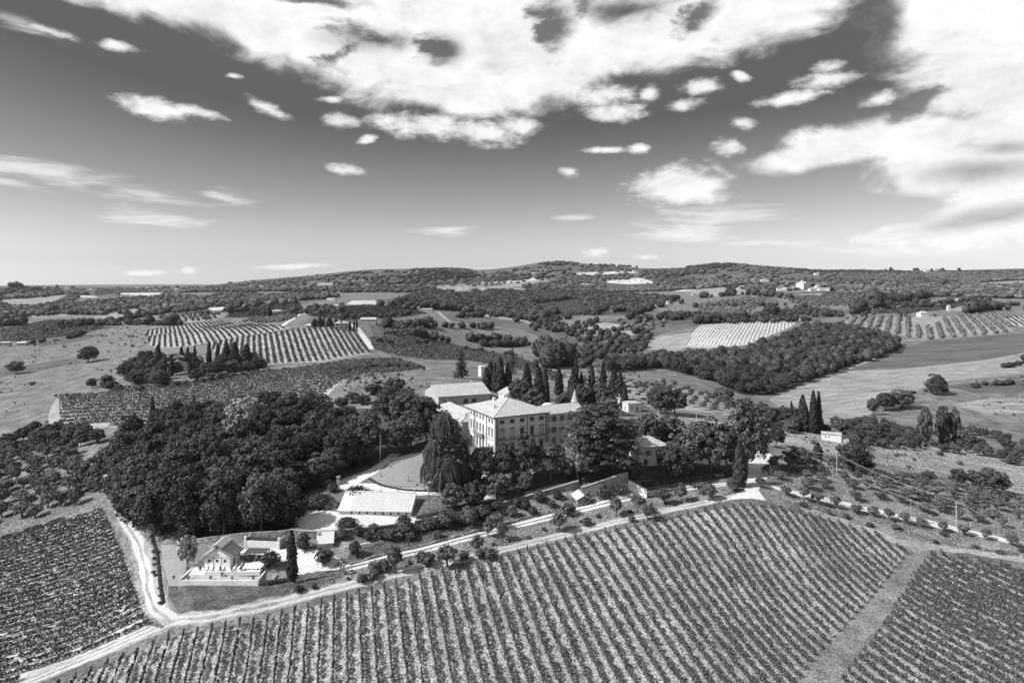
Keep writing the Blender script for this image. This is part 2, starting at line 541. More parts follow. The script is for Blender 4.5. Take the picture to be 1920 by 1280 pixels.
# ------------------------------------------------------------------ mesh and object helpers
def mesh_np(name, V, F, m=None, smooth=False):
    """V (n,3) and a list of face index arrays (each (k,3) or (k,4)) to a mesh datablock."""
    me = bpy.data.meshes.new(name)
    V = np.asarray(V, np.float32)
    F = [np.asarray(f, np.int32) for f in (F if isinstance(F, list) else [F]) if len(f)]
    loops = np.concatenate([f.ravel() for f in F])
    tot = np.concatenate([np.full(len(f), f.shape[1], np.int32) for f in F])
    start = np.r_[0, np.cumsum(tot)[:-1]].astype(np.int32)
    me.vertices.add(len(V))
    me.vertices.foreach_set("co", V.ravel())
    me.loops.add(len(loops))
    me.loops.foreach_set("vertex_index", loops)
    me.polygons.add(len(tot))
    me.polygons.foreach_set("loop_start", start)
    if smooth:
        me.polygons.foreach_set("use_smooth", np.ones(len(tot), bool))
    me.update(calc_edges=True)
    if m is not None:
        me.materials.append(m)
    return me


def link(name, data, parent=None, loc=None, rotz=0.0, scale=None):
    o = bpy.data.objects.new(name, data)
    COL.objects.link(o)
    if parent is not None:
        o.parent = parent
    if loc is not None:
        o.location = loc
    if rotz:
        o.rotation_euler = (0, 0, rotz)
    if scale is not None:
        o.scale = (scale,) * 3 if np.ndim(scale) == 0 else scale
    return o


def tag(o, label=None, cat=None, group=None, kind=None):
    if label:
        o['label'] = label
    if cat:
        o['category'] = cat
    if group:
        o['group'] = group
    if kind:
        o['kind'] = kind
    return o


def thing(name, label, cat, loc, rotz=0.0, group=None, scale=None):
    return tag(link(name, None, None, loc, rotz, scale), label, cat, group)


def copy_thing(root, loc, rotz=0.0, scale=1.0, label=None, group=None):
    c = root.copy()
    COL.objects.link(c)
    c.location = loc
    c.rotation_euler = (0, 0, rotz)
    c.scale = (scale,) * 3 if np.ndim(scale) == 0 else scale
    if label:
        c['label'] = label
    if group:
        c['group'] = group
    for ch in KIDS.get(root.name, ()):
        d = ch.copy()
        COL.objects.link(d)
        d.parent = c
    return c


KIDS = {}


class MB:
    """Collects boxes, tubes and faces into one mesh."""
    def __init__(s):
        s.v, s.f = [], []

    def add(s, V, F):
        o = len(s.v)
        s.v += [tuple(map(float, p)) for p in V]
        s.f += [tuple(int(i) + o for i in f) for f in F]
        return s

    def box(s, x0, x1, y0, y1, z0, z1):
        return s.add([(x0, y0, z0), (x1, y0, z0), (x1, y1, z0), (x0, y1, z0), (x0, y0, z1), (x1, y0, z1), (x1, y1, z1), (x0, y1, z1)],
                     [(0, 3, 2, 1), (4, 5, 6, 7), (0, 1, 5, 4), (1, 2, 6, 5), (2, 3, 7, 6), (3, 0, 4, 7)])

    def tube(s, P, rad, n=6, cap=True):
        P = [Vector(p) for p in P]
        rad = [rad] * len(P) if np.ndim(rad) == 0 else list(rad)
        V, F = [], []
        for i, p in enumerate(P):
            d = (P[min(i + 1, len(P) - 1)] - P[max(i - 1, 0)]).normalized()
            a = d.cross(Vector((0, 0, 1)) if abs(d.z) < 0.9 else Vector((1, 0, 0))).normalized()
            b = d.cross(a)
            for k in range(n):
                t = 2 * math.pi * k / n
                V.append(p + (a * math.cos(t) + b * math.sin(t)) * rad[i])
        for i in range(len(P) - 1):
            for k in range(n):
                F.append((i * n + k, i * n + (k + 1) % n, (i + 1) * n + (k + 1) % n, (i + 1) * n + k))
        if cap:
            F.append(tuple(range(n))[::-1])
            F.append(tuple((len(P) - 1) * n + k for k in range(n)))
        return s.add(V, F)

    def lathe(s, prof, n=10, c=(0, 0)):
        V, F = [], []
        for r, z in prof:
            for k in range(n):
                t = 2 * math.pi * k / n
                V.append((c[0] + r * math.cos(t), c[1] + r * math.sin(t), z))
        for i in range(len(prof) - 1):
            for k in range(n):
                F.append((i * n + k, i * n + (k + 1) % n, (i + 1) * n + (k + 1) % n, (i + 1) * n + k))
        return s.add(V, F)

    def mesh(s, name, m, smooth=False):
        me = bpy.data.meshes.new(name)
        me.from_pydata(s.v, [], s.f)
        if smooth:
            for p in me.polygons:
                p.use_smooth = True
        me.materials.append(m)
        return me

    def obj(s, name, m, parent=None, loc=None, rotz=0.0, smooth=False):
        return link(name, s.mesh(name, m, smooth), parent, loc, rotz)
# ------------------------------------------------------------------ ground: one triangulated sheet cut along the borders of fields, roads and yards
G = dict(
    meadow=mat("dry_meadow", 0.122, var=0.42, scale=0.08, detail=14, contrast=1.6, bump=0.9, bscale=1.2, var2=0.5, scale2=1.3),
    meadow_pale=mat("pale_stubble", 0.205, lines=.13, lscale=.022, var=0.36, scale=0.05, detail=14, stretch=(1, 3.2, 1), rot=0.6, bump=0.8, bscale=0.9, var2=0.4, scale2=0.8, contrast=1.6),
    meadow_dark=mat("green_meadow", 0.078, var=0.4, scale=0.04, detail=14, bump=0.8, bscale=.4, var2=0.25, scale2=0.5, contrast=1.4),
    verge=mat("rough_verge", 0.155, var=0.6, scale=1.6, detail=9, bump=1.0, var2=0.35, scale2=0.14, contrast=1.5),
    lawn=mat("mown_lawn", 0.19, var=0.14, scale=0.9, bump=0.2, var2=0.12, scale2=0.1),
    inter=mat("vineyard_grass", 0.28, var=0.65, scale=1.6, bump=1.0, var2=0.22, scale2=0.07, contrast=1.5),
    inter_pale=mat("vineyard_pale_soil", 0.33, var=0.30, scale=1.1, bump=0.5, var2=0.2, scale2=0.08, contrast=1.3),
    inter_dark=mat("vineyard_dark_soil", 0.12, var=0.35, scale=0.5, bump=0.5, var2=0.2, scale2=0.03),
    soil_white=mat("bare_white_soil", 0.37, var=0.14, scale=0.25, bump=0.3, var2=0.12, scale2=0.03),
    plough=mat("ploughed_soil", 0.085, var=0.40, scale=0.12, detail=12, stretch=(1, 3.5, 1), rot=1.2, bump=0.6, var2=0.45, scale2=0.012),
    road=mat("white_gravel", 0.46, var=0.25, scale=1.2, bump=0.3, var2=0.15, scale2=0.15),
    track=mat("pale_dust", 0.23, var=0.45, scale=.6, detail=9, bump=0.3, var2=0.25, scale2=0.12),
    rut=mat("trodden_earth", 0.37, var=0.25, scale=2.0, bump=0.3),
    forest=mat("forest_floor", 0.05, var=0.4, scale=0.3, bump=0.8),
    hills=mat("wooded_hills", 0.072, var=0.5, scale=0.03, detail=12, bump=3.0, var2=0.5, scale2=0.006, bscale=0.05, contrast=1.5),
    bank=mat("grassy_bank", 0.085, var=0.5, scale=1.4, detail=9, bump=1.0, var2=0.45, scale2=0.22, contrast=1.5, stretch=(1, 1.8, 1)),
)
SUN_AZ_DIR = None
ZONES = []          # (object name, material key, ring)


def Z(name, key, P, **k):
    ZONES.append((name, key, poly_w(P)))
    return ZONES[-1][2]


def S(name, key, P, w, off=0.0, jit=0.06, step=5):
    ZONES.append((name, key, strip_w(P, w, off, step, jit)))


# far fields and woods
Z("hill_slopes", "hills", [(-700, 546), (0, 546), (400, 548), (620, 545), (840, 545), (1050, 540), (1300, 535), (1500, 532), (1700, 528), (1950, 532), (2500, 532), (2500, 507), (1900, 505.5), (1750, 509.5), (1585, 507.5), (1400, 495.5), (1340, 496.5), (1250, 505.5), (1130, 497.5), (1050, 491.5), (960, 503.5), (920, 511.5), (850, 502.5), (700, 506.5), (500, 524.5), (380, 537.5), (0, 542.5), (-700, 543.5)])
FAR_FIELDS = []
_fr = np.random.default_rng(55)
for _i in range(46):
    _x, _t = _fr.uniform(-100, 2020), _fr.uniform(0, 1)
    _sky = np.interp(_x, [p[0] for p in SKYLINE], [p[1] for p in SKYLINE])
    _y = _sky + 5 + (552 - _sky) * _t ** 1.3
    _w, _h = _fr.uniform(14, 46) * (.5 + _t), _fr.uniform(1.2, 3.0) * (.5 + _t)
    _s = _fr.uniform(-.05, .05)
    FAR_FIELDS.append([(_x - _w, _y + _s * -_w), (_x - _w * .3, _y - _h), (_x + _w * .8, _y - _h * .7 + _s * _w), (_x + _w, _y + _h * .4 + _s * _w), (_x + _w * .1, _y + _h)])
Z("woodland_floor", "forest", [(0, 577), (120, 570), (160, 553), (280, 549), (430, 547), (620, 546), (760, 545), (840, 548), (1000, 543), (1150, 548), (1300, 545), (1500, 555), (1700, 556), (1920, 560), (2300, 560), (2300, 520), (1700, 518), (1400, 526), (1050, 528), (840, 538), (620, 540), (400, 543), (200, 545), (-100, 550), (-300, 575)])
for _i, _P in enumerate(FAR_FIELDS):
    Z("far_field", ("meadow_pale", "meadow_dark", "meadow", "soil_white", "meadow_dark", "plough")[_i % 6], _P)
Z("woodland_floor", "hills", [(0, 600), (110, 590), (280, 592), (400, 580), (560, 572), (640, 556), (430, 552), (280, 556), (150, 570), (0, 578)])
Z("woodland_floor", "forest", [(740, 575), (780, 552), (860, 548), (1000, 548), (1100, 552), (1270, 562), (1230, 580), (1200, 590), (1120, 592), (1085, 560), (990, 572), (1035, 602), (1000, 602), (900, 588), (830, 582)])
VALLEY = [(985, 612), (1030, 600), (1060, 612), (1180, 596), (1300, 590), (1400, 592), (1500, 575), (1580, 590), (1520, 602), (1300, 612), (1218, 632), (1215, 652), (1150, 692), (1080, 690), (985, 665)]
Z("woodland_floor", "meadow_dark", VALLEY)
W1 = [(1130, 692), (1240, 674), (1300, 670), (1400, 664), (1470, 640), (1510, 618), (1600, 620), (1695, 650), (1650, 670), (1580, 692), (1445, 740), (1385, 737), (1340, 716), (1240, 690), (1150, 700)]
Z("woodland_floor", "forest", W1)
Z("pale_field", "soil_white", [(225, 549), (305, 548), (300, 553), (282, 560), (255, 556)])
Z("pale_field", "meadow_pale", [(0, 562), (75, 558), (120, 552), (128, 557), (100, 570), (40, 576), (0, 572)])
Z("dark_field", "meadow_dark", [(0, 552), (60, 550), (45, 557), (0, 560)])
Z("pale_field", "meadow_pale", [(165, 606), (180, 594), (250, 578), (282, 590), (270, 596), (200, 612)])
Z("dark_field", "meadow_dark", [(0, 618), (90, 600), (170, 598), (160, 610), (210, 614), (120, 632), (0, 645)])
Z("pale_field", "soil_white", [(380, 576), (388, 571), (460, 565), (462, 572), (440, 577), (400, 582)])
Z("dark_field", "meadow_dark", [(420, 596), (440, 580), (560, 570), (570, 577), (560, 588), (480, 596)])
Z("dark_field", "plough", [(578, 592), (640, 575), (690, 571), (760, 577), (800, 588), (740, 596), (640, 600)])
Z("pale_field", "soil_white", [(650, 570), (660, 563), (710, 563), (715, 572), (690, 574)])
Z("dark_field", "plough", [(826, 584), (900, 590), (1003, 606), (1003, 622), (930, 612), (845, 602)])
Z("meadow_field", "meadow", [(820, 605), (850, 602), (930, 613), (1010, 628), (1026, 648), (1006, 668), (900, 656), (850, 640)])
Z("pale_field", "meadow_pale", [(835, 582), (870, 583), (1005, 603), (1005, 608), (900, 592)])
Z("dark_field", "meadow_dark", [(988, 571), (1060, 555), (1082, 556), (1118, 590), (1040, 595)])
Z("pale_field", "meadow_pale", [(780, 540), (860, 531), (1010, 518), (1030, 527), (960, 538), (1000, 542), (840, 547)])
Z("pale_field", "soil_white", [(905, 531), (1010, 520), (1016, 524), (940, 532)])
Z("pale_field", "soil_white", [(1075, 512), (1160, 508), (1200, 511), (1140, 514), (1090, 516)])
Z("pale_field", "soil_white", [(1136, 530), (1150, 525), (1200, 521), (1232, 530), (1180, 533)])
Z("pale_field", "meadow_pale", [(1280, 545), (1400, 534), (1402, 550), (1340, 556)])
Z("dark_field", "meadow_dark", [(1460, 515), (1500, 512), (1540, 517), (1520, 524), (1470, 522)])
Z("pale_field", "meadow_pale", [(1300, 590), (1330, 578), (1385, 572), (1390, 582), (1350, 592)])
Z("pale_field", "meadow_pale", [(1835, 530), (1920, 526), (2000, 527), (2000, 534), (1840, 536)])
Z("dark_field", "meadow_dark", [(1620, 588), (1700, 572), (1800, 562), (1830, 570), (1780, 580), (1700, 588)])
Z("pale_field", "meadow_pale", [(1770, 584), (1800, 572), (1816, 572), (1810, 582)])
Z("bare_field", "soil_white", [(1285, 650), (1300, 622), (1314, 609), (1400, 603), (1504, 598), (1478, 615), (1402, 646), (1330, 652)])
Z("pale_field", "meadow_pale", [(1213, 652), (1218, 632), (1300, 623), (1286, 652), (1250, 660)])
OLIVE_FAR = [(1560, 622), (1590, 596), (1700, 594), (1885, 590), (1900, 622), (1740, 637), (1690, 630), (1640, 612)]
Z("olive_ground", "meadow_pale", OLIVE_FAR)
Z("bare_field", "soil_white", [(1875, 594), (1920, 592), (2050, 592), (2050, 612), (1920, 612), (1885, 606)])
Z("ploughed_field", "plough", [(1588, 694), (1640, 674), (1700, 650), (1740, 638), (1920, 624), (2200, 610), (2200, 650), (1920, 666), (1700, 690)])
Z("stubble_field", "meadow_pale", [(1440, 748), (1500, 724), (1590, 696), (1700, 691), (1920, 667), (2100, 655), (2100, 690), (1760, 716), (1690, 745), (1640, 770), (1600, 795), (1500, 790)])
Z("meadow_field", "meadow", [(1690, 745), (1760, 716), (1920, 700), (2300, 680), (2300, 840), (1920, 810), (1740, 785), (1660, 770)])
Z("striped_field", "meadow", [(430, 592), (470, 577), (560, 566), (565, 574), (500, 592)])
Z("striped_field", "meadow_pale", [(560, 588), (600, 574), (645, 568), (640, 580), (600, 590)])
Z("striped_field", "meadow", [(1470, 560), (1560, 552), (1640, 556), (1600, 572), (1500, 576)])
Z("striped_field", "meadow_pale", [(1480, 552), (1560, 548), (1650, 550), (1560, 555)])
Z("striped_field", "meadow_dark", [(1350, 566), (1440, 556), (1465, 566), (1400, 578)])
Z("striped_field", "meadow_pale", [(1700, 545), (1780, 540), (1850, 546), (1760, 552)])
Z("striped_field", "plough", [(700, 562), (760, 558), (770, 566), (720, 570)])
Z("striped_field", "meadow_pale", [(40, 590), (90, 583), (150, 586), (120, 593), (60, 596)])
Z("striped_field", "meadow_dark", [(60, 640), (150, 622), (200, 625), (150, 640), (80, 652)])
Z("striped_field", "meadow_pale", [(290, 596), (350, 588), (420, 586), (400, 600), (320, 606)])
Z("striped_field", "meadow_dark", [(0, 690), (80, 680), (150, 668), (160, 676), (60, 698), (0, 706)])
Z("striped_field", "meadow_pale", [(1060, 612), (1130, 604), (1210, 612), (1190, 628), (1100, 630)])
Z("striped_field", "meadow_dark", [(1500, 588), (1580, 578), (1600, 584), (1560, 594)])
Z("striped_field", "meadow_pale", [(1780, 760), (1860, 745), (1960, 748), (1960, 775), (1850, 775)])
Z("striped_field", "meadow_dark", [(1760, 724), (1850, 716), (1960, 712), (1960, 735), (1860, 738)])
S("farm_track", "track", [(1592, 696), (1700, 692), (1850, 676), (1925, 662)], 5, jit=0.1)
S("farm_track", "track", [(1690, 640), (1650, 668), (1590, 692)], 3)
S("farm_track", "track", [(1640, 668), (1680, 640), (1738, 636)], 4)
S("farm_track", "track", [(0, 600), (70, 588), (170, 594), (250, 580)], 6)
S("farm_track", "track", [(0, 566), (60, 563), (80, 555), (130, 553)], 8)
S("farm_track", "track", [(0, 645), (150, 628), (230, 620)], 4)
S("farm_track", "plough", [(0, 668), (100, 662), (240, 635)], 4, jit=0.5)
S("farm_track", "plough", [(0, 704), (70, 696), (165, 676), (240, 655)], 2.5, jit=0.4)
# middle distance: vineyards round the villa
VD = [(112, 741), (190, 739), (232, 727), (300, 722), (400, 712), (480, 697), (560, 691), (650, 676), (745, 672), (800, 692), (740, 698), (680, 702), (640, 716), (607, 738), (590, 765), (480, 790), (250, 799), (112, 797)]
Z("vineyard_ground", "inter", VD)
VE = [(385, 650), (400, 641), (480, 629), (560, 618), (615, 613), (665, 625), (692, 660), (600, 677), (503, 682), (440, 680)]
Z("vineyard_ground", "inter_pale", VE)
VF = [(274, 642), (280, 632), (330, 624), (420, 615), (470, 608), (545, 614), (480, 628), (400, 640), (350, 650), (290, 652)]
Z("vineyard_ground", "inter", VF)
VF2 = [(274, 630), (278, 620), (330, 612), (415, 602), (440, 608), (400, 616), (330, 623)]
Z("vineyard_ground", "inter", VF2)
VG = [(692, 632), (790, 630), (830, 645), (900, 657), (980, 672), (1010, 690), (1060, 704), (1045, 716), (960, 690), (880, 676), (800, 674), (745, 668), (700, 655)]
Z("vineyard_ground", "inter_dark", VG)
Z("olive_ground", "meadow_dark", [(690, 606), (760, 606), (800, 622), (795, 630), (700, 629)])
Z("farm_garden", "meadow_dark", [(590, 592), (640, 600), (690, 606), (640, 612), (560, 610)])
S("white_road", "road", [(700, 655), (682, 632), (668, 612), (650, 606)], 6.5, jit=0.1)
S("white_road", "road", [(528, 612), (548, 598), (560, 590), (610, 577), (640, 570)], 5)
S("farm_track", "track", [(503, 682), (600, 678), (692, 662)], 4)
S("farm_track", "track", [(480, 692), (520, 696), (590, 688), (620, 680)], 6, jit=0.2)
S("farm_track", "track", [(745, 671), (790, 688), (815, 696), (850, 712), (880, 706)], 5, jit=0.1)
S("farm_track", "track", [(820, 584), (838, 600), (850, 606)], 7)
S("farm_track", "track", [(800, 688), (880, 684), (980, 692)], 2)
S("farm_track", "track", [(980, 672), (1040, 694), (1080, 706)], 3)
S("farm_track", "track", [(235, 797), (170, 801), (112, 800), (100, 790), (98, 772), (112, 745), (190, 739)], 4.5, jit=0.1)
Z("farm_yard", "track", [(92, 800), (95, 765), (110, 744), (113, 790), (130, 799)])
Z("reservoir_ground", "meadow", [(640, 722), (660, 702), (690, 699), (800, 692), (850, 697), (895, 725), (860, 733), (800, 726), (700, 750), (650, 745)])
S("farm_track", "rut", [(605, 758), (608, 742), (622, 727)], 1.2, -1.2)
S("farm_track", "rut", [(605, 758), (608, 742), (622, 727)], 1.2, 1.2)
S("farm_track", "track", [(630, 764), (720, 764), (760, 760)], 2.5, jit=0.2)
HILL_OLIVE = [(1040, 712), (1085, 706), (1180, 712), (1250, 724), (1330, 740), (1400, 760), (1440, 775), (1410, 785), (1300, 770), (1200, 765), (1100, 750)]
Z("olive_ground", "meadow_pale", HILL_OLIVE)
S("farm_track", "track", [(1200, 772), (1270, 780), (1340, 792), (1400, 800)], 4, jit=0.2)
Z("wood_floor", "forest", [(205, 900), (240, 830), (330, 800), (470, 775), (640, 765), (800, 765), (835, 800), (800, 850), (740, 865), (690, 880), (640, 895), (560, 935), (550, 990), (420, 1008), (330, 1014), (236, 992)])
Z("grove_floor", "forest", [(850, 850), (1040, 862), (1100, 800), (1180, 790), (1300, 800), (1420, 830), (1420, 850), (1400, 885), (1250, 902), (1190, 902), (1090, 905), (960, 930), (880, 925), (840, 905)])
# slopes and yards of the villa
Z("dry_slope", "meadow_pale", [(1440, 800), (1500, 812), (1590, 812), (1700, 822), (1800, 840), (1920, 870), (2200, 900), (2200, 960), (1920, 925), (1820, 905), (1700, 880), (1560, 850), (1450, 830)])
Z("olive_ground", "verge", [(1420, 900), (1450, 850), (1560, 860), (1700, 890), (1920, 945), (2200, 980), (2200, 1060), (1920, 1035), (1760, 1020), (1650, 1000), (1560, 960), (1450, 930)])
Z("grove_ground", "meadow", [(-300, 890), (0, 850), (150, 830), (215, 880), (205, 925), (185, 948), (0, 1003), (-300, 1080)])
Z("terrace_bank", "verge", [(560, 1085), (545, 1000), (640, 998), (760, 985), (960, 938), (1090, 920), (1190, 900), (1390, 895), (1405, 915), (1250, 953), (960, 1022), (760, 1066), (640, 1092), (520, 1124)])
Z("garden_lawn", "lawn", [(318, 1100), (305, 1060), (302, 1020), (345, 1022), (350, 1060), (335, 1098)])
Z("grassy_bank", "bank", [(300, 1150), (318, 1098), (490, 1094), (520, 1085), (565, 1084), (640, 1070), (640, 1082), (520, 1122), (400, 1146), (330, 1150)])
Z("garden_ground", "bank", [(640, 1070), (660, 1030), (760, 1005), (870, 975), (900, 985), (800, 1018), (720, 1042)])
Z("gravel_yard", "road", [(525, 1028), (600, 1030), (640, 1048), (610, 1074), (562, 1082), (548, 1060), (500, 1040), (440, 1035), (440, 1028)])
Z("gravel_yard", "road", [(548, 962), (600, 954), (640, 961), (770, 970), (800, 972), (770, 985), (690, 992), (640, 996), (562, 992)])
S("garden_drive", "road", [(632, 918), (660, 900), (690, 888), (718, 868), (742, 850)], [7, 8, 6, 4, 4])
S("garden_drive", "road", [(640, 912), (690, 910), (730, 917), (790, 922), (850, 922), (900, 930), (925, 942)], 3.4)
S("garden_drive", "road", [(780, 976), (840, 962), (880, 952), (925, 938)], 2.6)
Z("villa_lawn", "lawn", [(690, 896), (720, 878), (770, 858), (812, 842), (838, 880), (850, 916), (790, 915), (720, 908)])
Z("pool_lawn", "lawn", [(488, 1095), (500, 1062), (530, 1062), (545, 1085), (520, 1088)])
# foreground vineyards
VA = [(60, 1310), (110, 1286), (215, 1240), (330, 1192), (500, 1160), (640, 1122), (800, 1082), (960, 1041), (1100, 1007), (1250, 975), (1340, 955), (1400, 948), (1470, 955), (1560, 980), (1640, 1003), (1700, 1036), (1640, 1108), (1590, 1165), (1520, 1235), (1470, 1310), (1420, 1420), (0, 1420)]
Z("vineyard_ground", "inter", VA)
VB = [(1745, 1036), (1800, 1048), (1920, 1072), (2150, 1110), (2300, 1400), (1540, 1420), (1560, 1300), (1650, 1185), (1700, 1105)]
Z("vineyard_ground", "inter", VB)
VC = [(0, 1012), (190, 954), (205, 985), (232, 1050), (252, 1110), (268, 1150), (280, 1172), (250, 1192), (130, 1243), (0, 1288), (-200, 1350), (-420, 1000), (-200, 1068)]
Z("vineyard_ground", "inter_pale", VC)
S("vineyard_path", "verge", [(1740, 1030), (1680, 1100), (1600, 1190), (1520, 1290), (1470, 1380)], 6)
S("vineyard_path", "track", [(1500, 950), (1600, 985), (1700, 1020), (1800, 1030), (1920, 1050)], 3, jit=0.2)
# roads
S("dirt_road", "track", [(-200, 1385), (-60, 1328), (60, 1276), (180, 1227), (280, 1183), (325, 1163), (400, 1155), (520, 1130), (640, 1099), (760, 1071), (960, 1026), (1100, 991), (1250, 956), (1340, 938), (1395, 926)], 3.4, jit=0.12)
S("dirt_road", "rut", [(-200, 1385), (-60, 1328), (60, 1276), (180, 1227), (280, 1183), (325, 1163), (400, 1155), (520, 1130), (640, 1099), (760, 1071), (960, 1026), (1100, 991), (1250, 956), (1340, 938), (1395, 926)], 0.8, -0.8, jit=0.4)
S("dirt_road", "rut", [(-200, 1385), (-60, 1328), (60, 1276), (180, 1227), (280, 1183), (325, 1163), (400, 1155), (520, 1130), (640, 1099), (760, 1071), (960, 1026), (1100, 991), (1250, 956), (1340, 938), (1395, 926)], 0.7, 0.8, jit=0.45)
S("farm_track", "verge", [(320, 1164), (292, 1142), (278, 1112), (270, 1060), (257, 1012), (238, 985), (218, 950), (205, 915), (190, 880), (165, 835), (160, 820)], [4, 6, 8, 8, 7, 6, 6, 6, 7, 6], jit=0.06)
S("farm_track", "track", [(320, 1164), (292, 1142), (278, 1112), (270, 1060), (257, 1012), (238, 985), (218, 950), (205, 915), (190, 880)], [3.4, 4, 4.4, 4.4, 3.6, 2.6, 2, 2, 1.6], jit=0.2)
for _o in (-.9, .8):
    S("farm_track", "rut", [(320, 1164), (292, 1142), (278, 1112), (270, 1060), (257, 1012), (238, 985), (218, 950)], [1.0, 1.1, 1.2, 1.2, 1.0, .7, .5], _o, jit=0.45)
Z("farm_track", "track", [(135, 832), (160, 822), (178, 826), (160, 838)])
for off in (-0.85, 0.85):
    S("gravel_track", "road", [(556, 1082), (600, 1074), (645, 1066), (720, 1047), (800, 1029), (880, 1007), (960, 987), (1040, 967), (1120, 947), (1200, 927), (1300, 913), (1390, 905), (1412, 905)], 0.95, off, jit=0.12)
Z("road_fork", "road", [(1362, 936), (1396, 918), (1402, 896), (1402, 874), (1408, 850), (1440, 848), (1458, 860), (1446, 884), (1434, 902), (1422, 918), (1436, 938), (1410, 934)])
S("white_road", "road", [(1418, 906), (1455, 914), (1500, 926), (1600, 949), (1700, 971), (1800, 992), (1920, 1020), (2060, 1050)], 2.9, jit=0.15)
S("white_road", "road", [(1432, 860), (1425, 845), (1408, 835)], 3.0)


def build_ground():
    A = np.linspace(-1.75, 1.75, 430)
    L = np.linspace(math.log(45), math.log(15000), 330)
    aa, ll = np.meshgrid(A, L)
    V = np.stack([aa.ravel(), ll.ravel()], 1)
    V = np.r_[V, np.stack(np.meshgrid(np.linspace(-.68, .68, 401), np.linspace(math.log(130), math.log(420), 130)), -1).reshape(-1, 2) + 0.0013]
    edges = []
    for _, _, ring in ZONES:
        i0 = sum(len(v) for v in [V])
        q = np.stack([np.arctan2(ring[:, 0], ring[:, 1]), np.log(np.hypot(ring[:, 0], ring[:, 1]))], 1)
        n = len(q)
        V = np.r_[V, q]
        edges += [(i0 + i, i0 + (i + 1) % n) for i in range(n)]
    r = delaunay_2d_cdt([Vector(v) for v in V], edges, [], 0, 1e-6, False)
    v2 = np.array([tuple(v) for v in r[0]])
    tri = np.array(r[2], np.int32)
    rad = np.exp(v2[:, 1])
    X, Y = rad * np.sin(v2[:, 0]), rad * np.cos(v2[:, 0])
    Zv = height_al(v2[:, 0], v2[:, 1])
    V3 = np.stack([X, Y, Zv], 1)
    cen = V3[tri].mean(1)
    zone = np.full(len(tri), -1)
    for k, (_, _, ring) in enumerate(ZONES):
        lo, hi = ring.min(0), ring.max(0)
        c = np.where((cen[:, 0] > lo[0]) & (cen[:, 0] < hi[0]) & (cen[:, 1] > lo[1]) & (cen[:, 1] < hi[1]))[0]
        if len(c):
            zone[c[inside(ring, cen[c, 0], cen[c, 1])]] = k
    # smooth normals shared by every piece, so the sheet reads as one
    fn = np.cross(V3[tri[:, 1]] - V3[tri[:, 0]], V3[tri[:, 2]] - V3[tri[:, 0]])
    flip = fn[:, 2] < 0
    tri[flip] = tri[flip][:, ::-1]
    fn[flip] *= -1
    vn = np.zeros_like(V3)
    for i in range(3):
        np.add.at(vn, tri[:, i], fn)
    vn /= np.linalg.norm(vn, axis=1)[:, None] + 1e-9
    far = cen[:, 1] > 2600
    for k in range(-1, len(ZONES)):
        sel = zone == k
        if not sel.any():
            continue
        if k == -1:
            jobs = [("ground", "meadow", sel & ~far), ("distant_hills", "hills", sel & far)]
        else:
            jobs = [(ZONES[k][0], ZONES[k][1], sel)]
        for name, key, s_ in jobs:
            t = tri[s_]
            if not len(t):
                continue
            used, inv = np.unique(t, return_inverse=True)
            me = mesh_np(name, V3[used], inv.reshape(-1, 3), G[key], True)
            me.normals_split_custom_set_from_vertices(vn[used].tolist())
            tag(link(name, me), kind='structure')


build_ground()
# ------------------------------------------------------------------ plants: one mesh per part and variety, shared by all the trees of it
LEAF = dict(
    oak=mat("holm_oak_leaves", 0.054, rough=0.6, island=0.5, obj=0.45, spec=0.1),
    broad=mat("broadleaf_leaves", 0.072, rough=0.7, island=0.5, obj=0.35, spec=0.1),
    pale=mat("pale_leaves", 0.20, rough=0.7, island=0.45, obj=0.15, spec=0.1),
    olive=mat("olive_leaves", 0.1, rough=0.6, island=0.45, obj=0.25, spec=0.1),
    cypress=mat("cypress_needles", 0.034, rough=0.75, island=0.55, obj=0.2, spec=0.15),
    cedar=mat("cedar_needles", 0.062, rough=0.7, island=0.6, obj=0.1, spec=0.1),
    shrub=mat("shrub_leaves", 0.07, rough=0.7, island=0.5, obj=0.35, spec=0.1),
    palm=mat("palm_fronds", 0.17, rough=0.5, island=0.4, spec=0.4),
    vine=mat("vine_leaves", 0.066, rough=0.6, island=0.6, spec=0.1),
    hedge=mat("clipped_hedge_leaves", 0.055, rough=0.7, island=0.5, spec=0.1),
    grass=mat("tall_grass_blades", 0.22, rough=0.8, island=0.6, spec=0.15),
    wood=mat("far_wood_leaves", 0.045, rough=0.8, island=0.5, spec=0.1),
    hillw=mat("hill_wood_leaves", 0.085, rough=0.85, island=0.5, spec=0.1, var=.45, scale=.006, contrast=1.5),
)
BARK = mat("tree_bark", 0.10, var=0.4, scale=3.0, bump=0.6)


def unit(v):
    return v / (np.linalg.norm(v, axis=-1, keepdims=True) + 1e-9)


def leaf_quads(C, Nn, size, g, aspect=0.75):
    """One bent-out leaf spray (a quad) per centre, facing roughly along its normal."""
    n = len(C)
    Nn = unit(Nn)
    t = unit(np.cross(Nn, g.normal(0, 1, (n, 3))))
    b = np.cross(Nn, t)
    s = (np.broadcast_to(size, (n,)) * g.uniform(0.65, 1.35, n))[:, None]
    a, c = t * s, b * s * aspect
    V = np.stack([C - a * 0.9 - c * 0.6, C + a * 0.5 - c, C + a, C - a * 0.4 + c], 1).reshape(-1, 3)
    return V, np.arange(4 * n).reshape(-1, 4)


def ico(sub):
    import bmesh
    bm = bmesh.new()
    bmesh.ops.create_icosphere(bm, subdivisions=sub, radius=1)
    V = np.array([v.co[:] for v in bm.verts])
    F = np.array([[v.index for v in f.verts] for f in bm.faces])
    bm.free()
    return V, F


ICO1, ICO2 = ico(2), ico(3)
ICO0 = ico(1)


